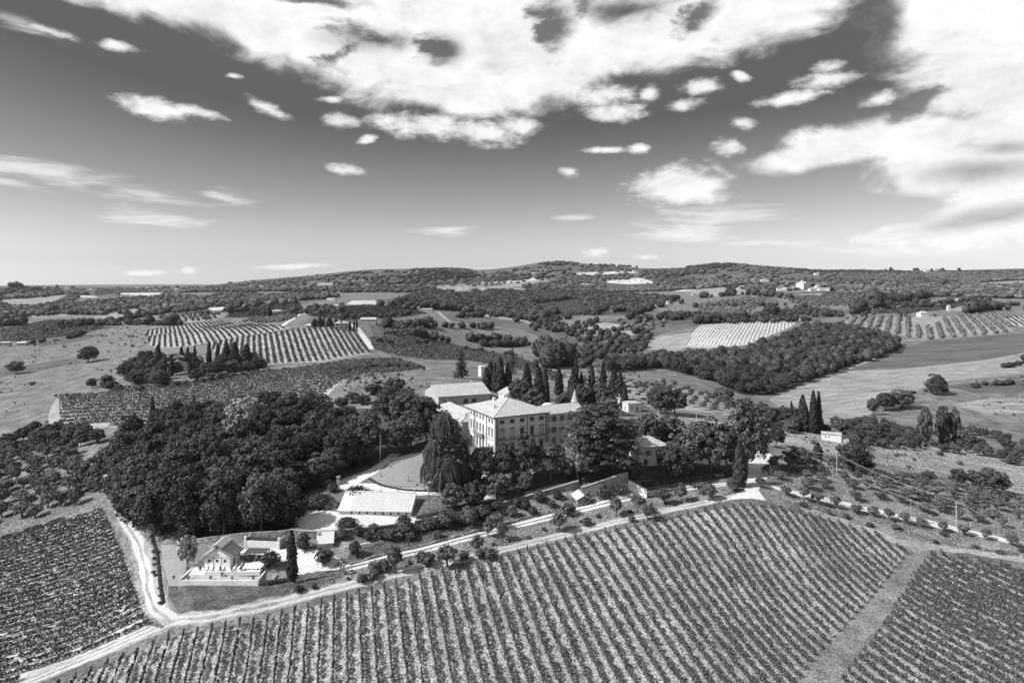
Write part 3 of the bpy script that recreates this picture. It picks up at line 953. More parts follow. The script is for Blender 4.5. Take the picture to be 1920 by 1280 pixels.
def dirs(n, g):
    return unit(g.normal(0, 1, (n, 3)))


def crown_broad(g, H, W, base=0.12, clumps=46, per=46, leaf=0.42, rc=(0.22, 0.36), top=1.0, core=0.66):
    """Lumpy crown: leaf sprays over many overlapping clumps round a dark inner mass."""
    z0 = H * base
    zc, rz, rx = (H + z0) / 2, (H - z0) / 2, W / 2
    D = dirs(clumps * 3, g)
    D = D[D[:, 2] > -0.75]
    sel = [0]
    for i in range(1, len(D)):
        if len(sel) >= clumps:
            break
        if np.min(np.linalg.norm(D[sel] - D[i], axis=1)) > 1.5 / math.sqrt(clumps):
            sel.append(i)
    D = D[sel]
    rr = g.uniform(0.60, 0.86, len(D))
    C = D * rr[:, None] * [rx, rx, rz]
    C[:, 2] = np.where(C[:, 2] > 0, C[:, 2] * top, C[:, 2])
    CR = g.uniform(*rc, len(D)) * rx
    Vs, Ns, Ss = [], [], []
    for c, r, d in zip(C, CR, D):
        q = unit(dirs(per, g) + d * 0.55 + [0, 0, 0.2])
        Vs.append(c + q * r * g.uniform(0.78, 1.08, per)[:, None] * [1, 1, 0.92])
        Ns.append(q + 0.45 * g.normal(0, 1, q.shape))
        Ss.append(np.full(per, leaf))
    V, F = leaf_quads(np.concatenate(Vs) + [0, 0, zc], np.concatenate(Ns), np.concatenate(Ss), g)
    # inner leaves, so that gaps between the clumps show dark foliage and no smooth mass
    m = 420
    q = dirs(m, g) * (g.uniform(.1, 1, (m, 1)) ** .5) * core * [rx, rx, rz] + [0, 0, zc]
    V2, F2 = leaf_quads(q, dirs(m, g), leaf * 1.9, g)
    return np.r_[V, V2], [F, F2 + len(V)]


def trunk_mesh(g, H, r, limbs=4, lean=0.1, name="trunk", spread=0.3, n=7):
    b = MB()
    top = Vector((g.normal(0, lean), g.normal(0, lean), 1)) * H
    P = [Vector((0, 0, -0.5)), Vector((0, 0, 0.15 * H)), top * 0.55 + Vector((g.normal(0, lean * H * .2), g.normal(0, lean * H * .2), 0)), top]
    b.tube(P, [r * 1.35, r, r * 0.8, r * 0.3], n)
    for i in range(limbs):
        t = g.uniform(0.35, 0.8)
        p = P[1].lerp(P[3], t)
        a = i * 2.4 + g.uniform(0, 1)
        e = p + Vector((math.cos(a) * spread, math.sin(a) * spread, g.uniform(0.12, 0.35))) * H
        b.tube([p, p.lerp(e, 0.5) + Vector((0, 0, 0.03 * H)), e], [r * 0.5, r * 0.32, r * 0.12], 5)
    return b.mesh(name, BARK, True)


class Proto:
    def __init__(s, H, W, parts):
        s.H, s.W, s.parts = H, W, parts


def proto_oak(seed, H=15.0, W=11.0, leafm='oak', base=0.1, **k):
    g = np.random.default_rng(seed)
    V, F = crown_broad(g, H, W, base, **k)
    return Proto(H, W, [("trunk", trunk_mesh(g, H * 0.62, 0.032 * H * 0.8, 5)), ("crown", mesh_np("crown", V, F, LEAF[leafm]))])


def proto_olive(seed, H=4.6, W=5.6):
    g = np.random.default_rng(seed)
    Vs, Ns = [], []
    for i in range(21):
        a, r = i * 2.4 + g.uniform(-.4, .4), g.uniform(0.25, 0.95)
        c = np.array([math.cos(a) * r * W * .36, math.sin(a) * r * W * .36, H * (0.46 + 0.36 * (1 - r)) + g.normal(0, .3)])
        q = unit(dirs(40, g) + [0, 0, 0.25])
        Vs.append(c + q * g.uniform(0.55, 1.0) * g.uniform(0.5, 1.15, (40, 1)) * [1, 1, 0.9])
        Ns.append(q + 0.6 * g.normal(0, 1, q.shape))
    V, F = leaf_quads(np.concatenate(Vs), np.concatenate(Ns), 0.24, g, 0.6)
    iv, jf = ICO0
    iv = iv * [W * .30, W * .30, H * .25] * (1 + .15 * np.sin(iv * 5 + seed).sum(1, keepdims=True) / 2) + [0, 0, H * .52]
    return Proto(H, W, [("trunk", trunk_mesh(g, H * 0.6, 0.22, 4, 0.14)), ("crown", mesh_np("crown", np.r_[V, iv], [F, jf + len(V)], LEAF['olive']))])


def proto_cypress(seed, H=15.0, W=2.8, bushy=0.0, leafm='cypress', n=2300):
    g = np.random.default_rng(seed)
    t = g.uniform(0.02, 1, n) ** 0.85
    prof = lambda t: (np.minimum(1, (t + 0.05) * 5) ** 0.6) * (1 - t ** (2.0 - bushy)) ** 0.75
    a = g.uniform(0, 2 * math.pi, n)
    lob = 1 + 0.13 * np.sin(a * 3 + t * 16 + seed) + 0.10 * np.sin(a * 5 - t * 33)
    r = W / 2 * prof(t) * lob * g.uniform(0.8, 1.08, n) + 0.06
    C = np.stack([np.cos(a) * r, np.sin(a) * r, t * H], 1)
    Nn = np.stack([np.cos(a), np.sin(a), np.full(n, 0.35)], 1) + 0.42 * g.normal(0, 1, (n, 3))
    V, F = leaf_quads(C, Nn, 0.34 * (W / 2.8) ** 0.5, g, 0.6)
    b = MB()
    zz = np.linspace(0.02, 0.97, 9)
    b.lathe([(W / 2 * 0.8 * float(prof(z)), z * H) for z in zz], 8)
    Vc, Fc = np.array(b.v), np.array(b.f)
    return Proto(H, W, [("trunk", MB().tube([(0, 0, -.5), (0, 0, H * .3)], [W * .09, W * .06], 6).mesh("trunk", BARK)), ("crown", mesh_np("crown", np.r_[V, Vc], [F, Fc + len(V)], LEAF[leafm]))])


def proto_spruce(seed, H=16.0, W=8.0):
    """Conifer of drooping whorls with gaps between them."""
    g = np.random.default_rng(seed)
    Cs, Ns = [], []
    for k in range(15):
        z = H * (0.08 + 0.9 * k / 14.5)
        L = W / 2 * (1 - k / 15.5) ** 0.8 * g.uniform(.85, 1.1)
        m = 9 if k < 9 else 6
        for i in range(m):
            a = 2 * math.pi * (i + g.uniform(0, .6)) / m + k
            l = L * g.uniform(.75, 1.1)
            q = np.linspace(.15, 1, 13)
            P = np.stack([np.cos(a) * q * l, np.sin(a) * q * l, z - 0.18 * l * q ** 1.6 + 0.05 * l * q], 1)
            P = np.repeat(P, 2, 0) + g.normal(0, .16, (26, 3)) * [1, 1, .5]
            Cs.append(P)
            Ns.append(np.tile([np.cos(a) * .4, np.sin(a) * .4, 1.0], (26, 1)) + .4 * g.normal(0, 1, (26, 3)))
    V, F = leaf_quads(np.concatenate(Cs), np.concatenate(Ns), 0.4, g, 0.6)
    return Proto(H, W, [("trunk", MB().tube([(0, 0, -.5), (0, 0, H * .97)], [.32, .05], 7).mesh("trunk", BARK)), ("crown", mesh_np("crown", V, F, LEAF['cypress']))])


def proto_cedar(seed, H=24.0, W=27.0):
    """Cedar of Lebanon: flat plates of foliage in storeys on long level limbs."""
    g = np.random.default_rng(seed)
    Cs, Ns = [], []
    lim = MB()
    lim.tube([(0, 0, -1), (0.3, 0, H * .4), (0, .3, H * .95)], [0.9, 0.65, 0.15], 9)
    for k in range(120):
        t = ((k + .5) / 120) ** .8
        z = H * (0.14 + 0.84 * t)
        a = k * 2.4 + g.uniform(-.3, .3)
        L = W / 2 * (1 - t ** 5) ** .6 * g.uniform(.35, 1.05)
        e = np.array([math.cos(a) * L, math.sin(a) * L, z + 0.05 * L])
        if k % 2 == 0:
            lim.tube([(0, 0, z - .12 * L), tuple(e * [.5, .5, 1] - [0, 0, .05 * L]), tuple(e)], [.2, .13, .05], 5)
        for j in range(4):
            c = e * [1 - .21 * j, 1 - .21 * j, 1] + g.normal(0, .8, 3) * [1, 1, .25]
            w = g.uniform(1.3, 2.5)
            n = 42
            r, b = np.sqrt(g.uniform(0, 1, n)), g.uniform(0, 6.28, n)
            P = c + np.stack([np.cos(b) * r * w, np.sin(b) * r * w, .35 - .55 * r ** 2 * w * .5 + g.normal(0, .10, n)], 1)
            Cs.append(P)
            Ns.append(np.stack([np.cos(b) * r * .8, np.sin(b) * r * .8, np.full(n, 1.0)], 1) + .32 * g.normal(0, 1, (n, 3)))
    V, F = leaf_quads(np.concatenate(Cs), np.concatenate(Ns), 0.40, g, 0.65)
    return Proto(H, W, [("trunk", lim.mesh("trunk", BARK, True)), ("crown", mesh_np("crown", V, F, LEAF['cedar']))])


def proto_weeping(seed, H=24.0, W=17.0):
    """Weeping cedar: many drooping limbs at all heights, each with a curtain of hanging twigs."""
    g = np.random.default_rng(seed)
    humps = [(-.12, 0, .97, .52), (.34, .1, .70, .44), (-.5, -.1, .62, .40), (-.35, -.35, .43, .38), (.12, -.5, .42, .36), (.58, -.1, .38, .36), (0, .5, .72, .42), (.5, .45, .55, .36),
             (-.6, .4, .5, .34), (-.75, 0, .34, .30), (.28, -.72, .26, .30), (-.2, -.7, .24, .30), (.75, .2, .26, .28), (-.55, -.55, .22, .28)]
    Vs, Fs, Cs = [], [], []
    lim = MB()
    lim.tube([(0, 0, -1), (0, 0, H * .5), (.2, 0, H * .93)], [.6, .45, .12], 8)
    n0 = 0
    for hx, hy, hz, hr in humps:
        c = np.array([hx * W * .5, hy * W * .5, hz * H * .975])
        lim.tube([(0, 0, c[2] * .85), tuple(c * [.6, .6, 1.0]), tuple(c)], [.22, .14, .05], 5)
        rad = hr * W * .62
        for i in range(175):
            a = g.uniform(0, 6.28)
            l = rad * math.sqrt(g.uniform(.02, 1))
            drop = g.uniform(.08, .36) * H
            m = 7
            q = np.linspace(0, 1, m)
            rr = l * np.minimum(1, q * 1.9) ** .9 + g.uniform(-.1, .25) * q
            z = c[2] - .55 * rr ** 2 / rad - drop * np.maximum(0, q - .2) ** 1.15 + g.uniform(-.3, .4)
            z = np.maximum(z, .3)
            P = np.stack([c[0] + np.cos(a) * rr, c[1] + np.sin(a) * rr, z], 1) + g.normal(0, .07, (m, 3))
            s_ = np.array([-math.sin(a + g.normal(0, .9)), math.cos(a + g.normal(0, .9)), g.normal(0, .2)]) * g.uniform(.05, .13)
            V = np.r_[P + s_, P - s_]
            Vs.append(V)
            Fs.append(np.stack([np.arange(m - 1), np.arange(1, m), np.arange(1, m) + m, np.arange(m - 1) + m], 1) + n0)
            n0 += len(V)
    V1, F1 = np.concatenate(Vs), np.concatenate(Fs)
    idx = g.choice(len(V1), 9000)
    C = V1[idx] + g.normal(0, .20, (9000, 3))
    V2, F2 = leaf_quads(C, unit(V1[idx] * [1, 1, 0]) * .7 + [0, 0, .4] + .6 * g.normal(0, 1, C.shape), .17, g, .4)
    C = g.normal(0, 1, (1500, 3)) * [W * .15, W * .15, H * .19] + [0, 0, H * .45]
    iv, jf = leaf_quads(C, g.normal(0, 1, C.shape), .5, g)
    return Proto(H, W, [("trunk", lim.mesh("trunk", BARK, True)), ("crown", mesh_np("crown", np.r_[V1, V2, iv], [F1, F2 + len(V1), jf + len(V1) + len(V2)], LEAF['cedar']))])


def proto_palm(seed, H=6.5, W=3.4):
    g = np.random.default_rng(seed)
    V, F = [], []
    for i in range(30):
        a = i * 2.4
        up = g.uniform(-.6, 1.0)
        L = W / 2 * g.uniform(.8, 1.1)
        d = np.array([math.cos(a), math.sin(a), 0])
        s = np.array([-d[1], d[0], 0])
        pts_ = [np.array([0, 0, H - .3]) + d * L * q * math.cos(up * .7) + np.array([0, 0, L * (up * q - .55 * q * q)]) for q in (0.05, .4, .75, 1.0)]
        ws = (.05, .2, .5, .25)
        o = len(V)
        for p, w in zip(pts_, ws):
            V += [p + s * w, p - s * w]
        for k in range(3):
            F.append((o + 2 * k, o + 2 * k + 2, o + 2 * k + 3, o + 2 * k + 1))
    return Proto(H, W, [("trunk", MB().tube([(0, 0, -.3), (.1, 0, H * .5), (0, 0, H - .25)], [.2, .15, .17], 7).mesh("trunk", BARK)), ("frond_crown", mesh_np("frond_crown", V, np.array(F), LEAF['palm']))])


def proto_shrub(seed, H=2.0, W=2.6, leafm='shrub', n=420, leaf=.17, clump=11):
    g = np.random.default_rng(seed)
    Vs, Ns = [], []
    for i in range(clump):
        a, r = i * 2.4, math.sqrt((i + .3) / clump)
        c = np.array([math.cos(a) * r * W * .33, math.sin(a) * r * W * .33, H * (.62 - .28 * r * r) + g.normal(0, .06)])
        m = n // clump
        q = unit(dirs(m, g) + [0, 0, .35])
        Vs.append(c + q * [W * .22, W * .22, H * .36] * g.uniform(.7, 1.1, (m, 1)))
        Ns.append(q + .5 * g.normal(0, 1, q.shape))
    V, F = leaf_quads(np.concatenate(Vs), np.concatenate(Ns), leaf, g)
    V[:, 2] = np.maximum(V[:, 2], -.1)
    iv, jf = ICO0
    iv = iv * [W * .38, W * .38, H * .38] + [0, 0, H * .4]
    return Proto(H, W, [("foliage", mesh_np("foliage", np.r_[V, iv], [F, jf + len(V)], LEAF[leafm]))])


PR = dict(
    oak=[proto_oak(s, 15, 11, 'oak', .06, clumps=34 + 5 * (s % 3), per=84, leaf=.34, rc=(.25, .40)) for s in (1, 2, 3, 4)],
    broad=[proto_oak(s, 12, 10, 'broad', .1, clumps=42, per=60, leaf=.38, rc=(.20, .34)) for s in (11, 12, 13)],
    pale=[proto_oak(s, 12, 10, 'pale', .15, clumps=52, per=52, leaf=.36, core=.4, rc=(.18, .30)) for s in (21,)],
    olive=[proto_olive(s) for s in (31, 32, 33, 34)],
    cypress=[proto_cypress(s) for s in (41, 42)],
    bushy=[proto_cypress(s, 15, 6.0, .9, n=3000) for s in (43, 44)],
    spruce=[proto_spruce(51)],
    cedar=[proto_cedar(61)],
    weeping=[proto_weeping(71)],
    palm=[proto_palm(s) for s in (81, 82)],
    shrub=[proto_shrub(s) for s in (91, 92, 93)],
    dome=[proto_shrub(95, 2.0, 3.4, 'hedge', 800, .14, 17)],
)
KIND = dict(oak=("holm_oak", "tree"), broad=("broadleaf_tree", "tree"), pale=("pale_tree", "tree"), olive=("olive_tree", "olive tree"), cypress=("cypress_tree", "cypress"), bushy=("bushy_cypress", "cypress"),
            spruce=("conifer_tree", "conifer"), cedar=("cedar_tree", "cedar"), weeping=("weeping_cedar", "cedar"), palm=("palm_tree", "palm"), shrub=("shrub", "shrub"), dome=("rounded_bush", "shrub"))
_cnt = {}


def plant(kind, loc, h, w, label, group=None, rot=None, lod=None):
    name, cat = KIND[kind]
    i = _cnt[kind] = _cnt.get(kind, -1) + 1
    p = PR[kind][i % len(PR[kind])]
    rot = random.uniform(0, 6.28) if rot is None else rot
    sc = (w / p.W, w / p.W, h / p.H)
    if len(p.parts) == 1:                       # a shrub is one mesh, with nothing to tell apart in it
        o = link(name, p.parts[0][1], None, loc, rot, sc)
        return tag(o, label, cat, group)
    o = thing(name, label, cat, loc, rot, group, sc)
    for pn, me in p.parts:
        link(pn, me, o)
    return o


def plant_px(kind, px, base, top, w, label, group=None, lift=0.0, rot=None):
    """A plant whose foot and top are seen at these photograph rows; its size follows from its distance."""
    p = at(px, base)
    k = p.y / FPX
    return plant(kind, (p.x, p.y, p.z + lift), max(1.0, (base - top) * k * 1.02), w * k, label, group, rot)


def joined(name, kind, P, hr, wr, g):
    """Plants past the first few hundred of their kind, as one mesh of real plants."""
    Vs, Fs, n0 = [], [], 0
    for x, y in P:
        p = PR[kind][g.integers(len(PR[kind]))]
        me = p.parts[-1][1]
        V = np.empty(len(me.vertices) * 3, np.float32)
        me.vertices.foreach_get('co', V)
        V = V.reshape(-1, 3)
        q = np.array([f.vertices[:] for f in me.polygons if len(f.vertices) == 4])
        w_, h_, a = g.uniform(*wr) / p.W, g.uniform(*hr) / p.H, g.uniform(0, 6.28)
        V = V * [w_, w_, h_]
        V = np.c_[V[:, 0] * math.cos(a) - V[:, 1] * math.sin(a) + x, V[:, 0] * math.sin(a) + V[:, 1] * math.cos(a) + y, V[:, 2] + gz(x, y)]
        Vs.append(V)
        Fs.append(q + n0)
        n0 += len(V)
    return tag(link(name, mesh_np(name, np.concatenate(Vs), np.concatenate(Fs), LEAF[{'olive': 'olive', 'shrub': 'shrub'}[kind]])), kind='stuff')


def scatter(rings, spacing, n=100000, g=None, tries=30, mask=None):
    """Poisson-like ground points inside rings (world), no two nearer than spacing."""
    g = g or rng
    ring = rings
    lo, hi = ring.min(0), ring.max(0)
    area = (hi - lo).prod()
    m = int(min(400000, area / spacing ** 2 * tries / 6))
    P = g.uniform(lo, hi, (m, 2))
    P = P[inside(ring, P[:, 0], P[:, 1])]
    grid, keep = {}, []
    for q in P:
        c = (int(q[0] // spacing), int(q[1] // spacing))
        ok = True
        for dx in (-1, 0, 1):
            for dy in (-1, 0, 1):
                for r in grid.get((c[0] + dx, c[1] + dy), ()):
                    if (r[0] - q[0]) ** 2 + (r[1] - q[1]) ** 2 < spacing ** 2:
                        ok = False
        if ok:
            grid.setdefault(c, []).append(q)
            keep.append(q)
            if len(keep) >= n:
                break
    return np.array(keep)


# houses that must stay in sight: no far crown stands on them or in the line of sight just before them
SIGHTS = [(1461 + i * 10, 546, 12) for i in range(11)] + [(1514, 543, 22), (1435, 530, 16), (1140, 590, 24), (1162, 586, 20), (1243, 579, 32), (1735, 596, 20), (1780, 584, 8), (862, 545, 14), (874, 545, 12), (972, 539, 14), (1532, 518, 12), (1738, 512, 10), (1756, 511, 10),
          (577, 565, 26), (620, 565, 18), (781, 584, 12), (800, 584, 22), (690, 606, 30), (516, 589, 24), (450, 609, 8), (5, 652, 18), (38, 651, 18), (582, 615, 22), (905, 546, 8), (1800, 567, 8)] + [(1142 + 10 * i, 531, 10) for i in range(9)] + [(px, b, 7) for px, b in ((82, 541), (124, 542), (170, 542), (330, 542), (470, 537), (490, 538), (545, 532), (680, 528), (1000, 514), (1190, 510), (1300, 554))]
_sw = at_many([(a, b) for a, b, _ in SIGHTS])
_saz, _sr = np.arctan2(_sw[:, 0], _sw[:, 1]), np.hypot(_sw[:, 0], _sw[:, 1])


def clear_sight(P, fields):
    az, r = np.arctan2(P[:, 0], P[:, 1]), np.hypot(P[:, 0], P[:, 1])
    bad = np.zeros(len(P), bool)
    for (px, b, w), a, s in zip(SIGHTS, _saz, _sr):
        bad |= (np.abs(az - a) < (w / 2 + 2) / FPX + 5 / s) & (r > s * .9 - 20) & (r < s + 12 + w * s / FPX)
    for Q in (FIELD_RINGS if fields else ()):
        lo, hi = Q.min(0), Q.max(0)
        m = (P[:, 0] > lo[0]) & (P[:, 0] < hi[0]) & (P[:, 1] > lo[1]) & (P[:, 1] < hi[1]) & ~bad
        i = np.where(m)[0]
        bad[i[inside(Q, P[i, 0], P[i, 1])]] = True
    return P[~bad]


FIELD_RINGS = [r for n_, k_, r in ZONES if n_ in ('far_field', 'pale_field', 'dark_field')]


def lumps(name, P, w, h, m, g, quads=26, sub=1, leaf=1.0):
    """Many far crowns joined into one mesh: a bumpy mass and leaf sprays over it."""
    P = clear_sight(P, name in ('far_woods', 'hilltop_woods', 'left_hillside_wood'))
    iv, jf = {0: ICO0, 1: ICO1, 2: ICO1}[sub]
    n, k = len(P), len(iv)
    z = height(P[:, 0], P[:, 1])
    w = w * (g.lognormal(-.35, .55, n) if name == 'field_scrub' else g.lognormal(-.15, .4, n) if name == 'field_hedge' else g.uniform(.75, 1.3, n))
    h = h * (w / w.mean()) ** .8 * g.uniform(.85, 1.15, n)
    C = np.c_[P, z + h * .5]
    S_ = np.stack([w * .5, w * .5, h * .52], 1)
    J = 1 + .28 * (g.random((n, k, 1)) - .5)
    V = (iv[None] * J * S_[:, None] * .93 + C[:, None]).reshape(-1, 3)
    F = (jf[None] + (np.arange(n) * k)[:, None, None]).reshape(-1, 3)
    q = dirs(n * quads, g)
    q[:, 2] = np.abs(q[:, 2]) * 1.0 - .15
    q = unit(q).reshape(n, quads, 3)
    Cq = (q * S_[:, None] * g.uniform(.85, 1.12, (n, quads, 1)) + C[:, None]).reshape(-1, 3)
    Nq = q.reshape(-1, 3) + .4 * g.normal(0, 1, (n * quads, 3))
    V2, F2 = leaf_quads(Cq, Nq, np.repeat(w * .13 * leaf, quads), g)
    return tag(link(name, mesh_np(name, np.r_[V, V2], [F, F2 + len(V)], m)), kind='stuff')


ORD = ('first', 'second', 'third', 'fourth', 'fifth', 'sixth', 'seventh', 'eighth', 'ninth', 'tenth', 'eleventh', 'twelfth', 'thirteenth', 'fourteenth', 'fifteenth', 'sixteenth', 'seventeenth', 'eighteenth')


def ranked(items, text):
    """(item, label) with each label counting from the left of the photograph."""
    order = sorted(range(len(items)), key=lambda i: items[i][0])
    for r, i in enumerate(order):
        yield items[i], text % ORD[r]


# --- the dense wood left of the villa
g = np.random.default_rng(101)
wood = poly_w([(212, 905), (245, 835), (330, 806), (470, 782), (580, 790), (650, 812), (700, 842), (700, 862), (660, 882), (620, 902), (575, 915), (548, 940), (545, 985), (470, 1000), (400, 1008), (335, 1010), (240, 988)])
P = scatter(wood, 7.4, 190, g)
for x, y in P:
    k = 'oak' if g.random() < .86 else 'broad'
    hh = g.uniform(10.0, 17.0)
    plant(k, (x, y, gz(x, y) - .3), hh, g.uniform(9.5, 14.0), "dark dense-crowned oak packed in the wood left of the villa" if k == 'oak' else "lighter leafy tree mixed in among the dark oaks of the wood", "trees of the wood left of the villa")
for (px, b, t, w), lab in ranked([(250, 985, 930, 60), (300, 1003, 905, 80), (352, 1010, 895, 75), (420, 1004, 880, 80), (490, 996, 885, 85), (535, 985, 905, 60), (225, 905, 835, 60), (270, 935, 850, 70), (555, 925, 865, 55), (600, 905, 850, 60), (690, 860, 770, 70), (640, 885, 800, 70)], "%s from the left of the large oaks along the wood's near edge"):
    plant_px('oak', px, b, t, w, lab, "oaks along the edge of the wood")
plant_px('pale', 462, 850, 742, 85, "tall pale-crowned tree rising out of the dark wood", None)
for (px, b, t, w), lab in ranked([(730, 800, 725, 60), (765, 805, 735, 65), (800, 830, 745, 70), (770, 840, 770, 60), (745, 850, 790, 50), (826, 835, 770, 50)], "%s from the left of the dark oaks between lawn and villa wing"):
    plant_px('oak', px, b, t, w, lab, "oaks behind the lawn")
for (px, b, t, w), lab in ranked([(286, 795, 745, 10), (245, 826, 780, 9), (252, 828, 776, 11), (322, 800, 763, 12), (364, 790, 742, 8)], "%s from the left of the thin cypress tips above the wood"):
    plant_px('cypress', px, b, t, w, lab, "cypresses in the wood")
# --- grove round the villa
plant_px('weeping', 838, 908, 774, 90, "huge weeping cedar with hanging branches at the villa's sunlit corner", rot=.01)
plant_px('cedar', 1120, 893, 760, 148, "broad spreading cedar with layered flat limbs beside the villa")
for kind, px, b, t, w, lab in [
    ('pale', 1083, 905, 808, 50, "tall pale-leaved tree standing in front of the broad cedar"),
    ('oak', 905, 903, 836, 50, "dark tree in front of the villa's front corner"),
    ('broad', 950, 904, 828, 46, "leafy tree before the second window bay of the shaded facade"),
    ('broad', 986, 902, 816, 56, "tallest leafy tree in front of the villa's shaded facade"),
    ('oak', 1032, 900, 832, 58, "dark tree hiding the foot of the villa's right corner"),
    ('oak', 878, 900, 852, 34, "small dark tree between weeping cedar and villa corner"),
    ('oak', 1060, 895, 850, 44, "dark tree under the left limbs of the broad cedar"),
    ('broad', 847, 957, 908, 42, "round garden tree beside the path right of the greenhouse"),
    ('broad', 888, 950, 903, 48, "round garden tree before the loop of the gravel path"),
    ('broad', 935, 935, 889, 42, "round garden tree at the end of the gravel loop"),
    ('broad', 985, 920, 885, 30, "small round tree between two palms below the villa"),
    ('broad', 1192, 907, 864, 38, "leafy tree beside the white wall below the hip-roofed house"),
    ('broad', 1258, 903, 834, 54, "leafy tree in front of the hip-roofed house"),
    ('oak', 1280, 896, 836, 46, "dark tree right of the hip-roofed house"),
    ('broad', 1290, 880, 800, 72, "wide leafy tree in the middle of the roadside grove"),
    ('broad', 1332, 885, 786, 80, "widest pale-topped tree of the roadside grove"),
    ('broad', 1362, 880, 798, 60, "leafy tree beside the tall roadside conifer"),
    ('broad', 1215, 845, 776, 60, "round tree behind the hip-roofed house"),
    ('broad', 1255, 840, 780, 60, "round tree behind and right of the hip-roofed house"),
    ('broad', 1166, 862, 786, 52, "tree between the broad cedar and the hip-roofed house"),
    ('broad', 1150, 880, 820, 50, "tree under the right limbs of the broad cedar"),
    ('oak', 1310, 850, 790, 60, "dark tree at the back of the roadside grove"),
    ('oak', 1400, 884, 757, 72, "massive dark conifer beside the white road fork"),
    ('cypress', 1387, 912, 828, 23, "thick dark cypress at the road fork"),
    ('cypress', 547, 1088, 996, 20, "lone tall cypress at the end of the pool terrace"),
    ('oak', 1238, 776, 722, 50, "dark tree with a bare trunk on the olive slope behind the villa"),
    ('broad', 1265, 778, 730, 46, "leafy tree right of the dark tree on the olive slope"),
]:
    plant_px(kind, px, b, t, w, lab)
for px, b, t, w, lab in [(848, 916, 866, 17, "palm in the shade of the weeping cedar"), (882, 908, 866, 20, "palm left of the villa's front corner"), (911, 918, 886, 18, "low palm in front of the villa corner tree"), (951, 924, 891, 20, "pale palm beside the hedge below the villa"),
                         (979, 902, 872, 20, "bright palm between the trees below the shaded facade"), (998, 914, 874, 22, "tallest bright palm below the shaded facade"), (804, 957, 907, 16, "slim palm right of the greenhouse")]:
    plant_px('palm', px, b, t, w, lab)
# --- behind the villa
for (px, b, t, w), lab in ranked([(920, 730, 680, 20), (928, 735, 682, 13), (938, 737, 671, 18), (953, 737, 680, 15), (1010, 772, 690, 22), (1048, 742, 690, 16), (1080, 745, 668, 11), (1090, 745, 700, 11), (1110, 747, 686, 13), (1131, 746, 679, 14), (1163, 762, 700, 18), (1171, 767, 720, 13), (1022, 764, 692, 16)], "%s from the left of the slim cypresses behind the villa roofs"):
    plant_px('cypress', px, b, t, w, lab, "cypresses behind the villa")
for (px, b, t, w), lab in ranked([(988, 748, 683, 26), (1075, 752, 692, 28), (1152, 756, 695, 32), (912, 732, 690, 22)], "%s from the left of the broad bushy cypresses behind the villa"):
    plant_px('bushy', px, b, t, w, lab, "bushy cypresses behind the villa")
plant_px('spruce', 865, 708, 656, 34, "dark open-branched conifer left of the white water tower")
plant_px('spruce', 961, 702, 652, 18, "slim dark conifer above the cypress row behind the villa")
for (px, b, t, w), lab in ranked([(975, 765, 712, 46), (1000, 775, 730, 46), (1092, 772, 722, 46), (1125, 775, 720, 42), (1140, 790, 745, 50), (1060, 770, 735, 36)], "%s from the left of the rounded trees under the villa's cypresses"):
    plant_px('broad', px, b, t, w, lab, "rounded trees behind the villa")
for (px, b, t, w), lab in ranked([(700, 738, 720, 34), (740, 735, 708, 40), (680, 758, 740, 30), (720, 768, 745, 36), (760, 760, 730, 40), (660, 755, 735, 30), (640, 765, 745, 26)], "%s from the left of the scrubby trees on the reservoir mound"):
    plant_px('broad', px, b, t, w, lab, "scrub on the reservoir mound")
# --- right of the road
for px, b, t, w, k in [(1484, 793, 752, 7, 'cypress'), (1505, 808, 742, 28, 'bushy'), (1525, 812, 734, 15, 'cypress'), (1535, 812, 735, 12, 'cypress')]:
    plant_px(k, px, b, t, w, {7: "needle-thin cypress standing apart left of the white bunker", 28: "bushy cypress left of two tall cypresses by the white bunker", 15: "tallest cypress of the clump by the white bunker", 12: "slim cypress on the right of the clump by the white bunker"}[w])
for kind, px, b, t, w, lab in [
    ('broad', 1495, 880, 838, 56, "big rounded bush beside the overhead wires above the olive grove"),
    ('bushy', 1533, 862, 830, 24, "small dark egg-shaped conifer on the dry slope"),
    ('oak', 1600, 882, 830, 62, "large dark bush on the dry slope behind a wire pole"),
    ('broad', 1455, 838, 800, 34, "leafy tree beside the road above the fork"),
    ('oak', 1742, 904, 883, 28, "small dark dome-shaped tree on the dry slope"),
    ('broad', 1797, 912, 879, 30, "rounded tree between dome-shaped tree and wide bush on the slope"),
    ('broad', 1853, 922, 880, 70, "widest bush on the dry slope at the far side of the olives"),
    ('oak', 1755, 740, 702, 36, "lone dark tree at the end of the field hedge"),
    ('oak', 1690, 766, 730, 44, "wide dark clump of a tree in the pale field corner"),
    ('oak', 1660, 770, 735, 36, "dark tree joined to the clump in the pale field corner"),
    ('broad', 1637, 778, 746, 22, "small upright tree left of the dark clump in the field"),
    ('broad', 1735, 832, 764, 24, "tall narrow tree at the field edge, left of a pair"),
    ('broad', 1768, 832, 762, 26, "tall narrow tree, left of the close pair at the field edge"),
    ('broad', 1790, 834, 764, 22, "tall narrow tree, right of the close pair at the field edge"),
    ('oak', 165, 679, 649, 38, "lone round oak in the pale meadow"),
    ('broad', 30, 701, 677, 28, "bushy tree on the meadow ditch"),
    ('broad', 172, 728, 709, 20, "small tree left of a pair above the farm track"),
    ('broad', 201, 723, 702, 22, "small tree right of a pair above the farm track"),
]:
    plant_px(kind, px, b, t, w, lab)
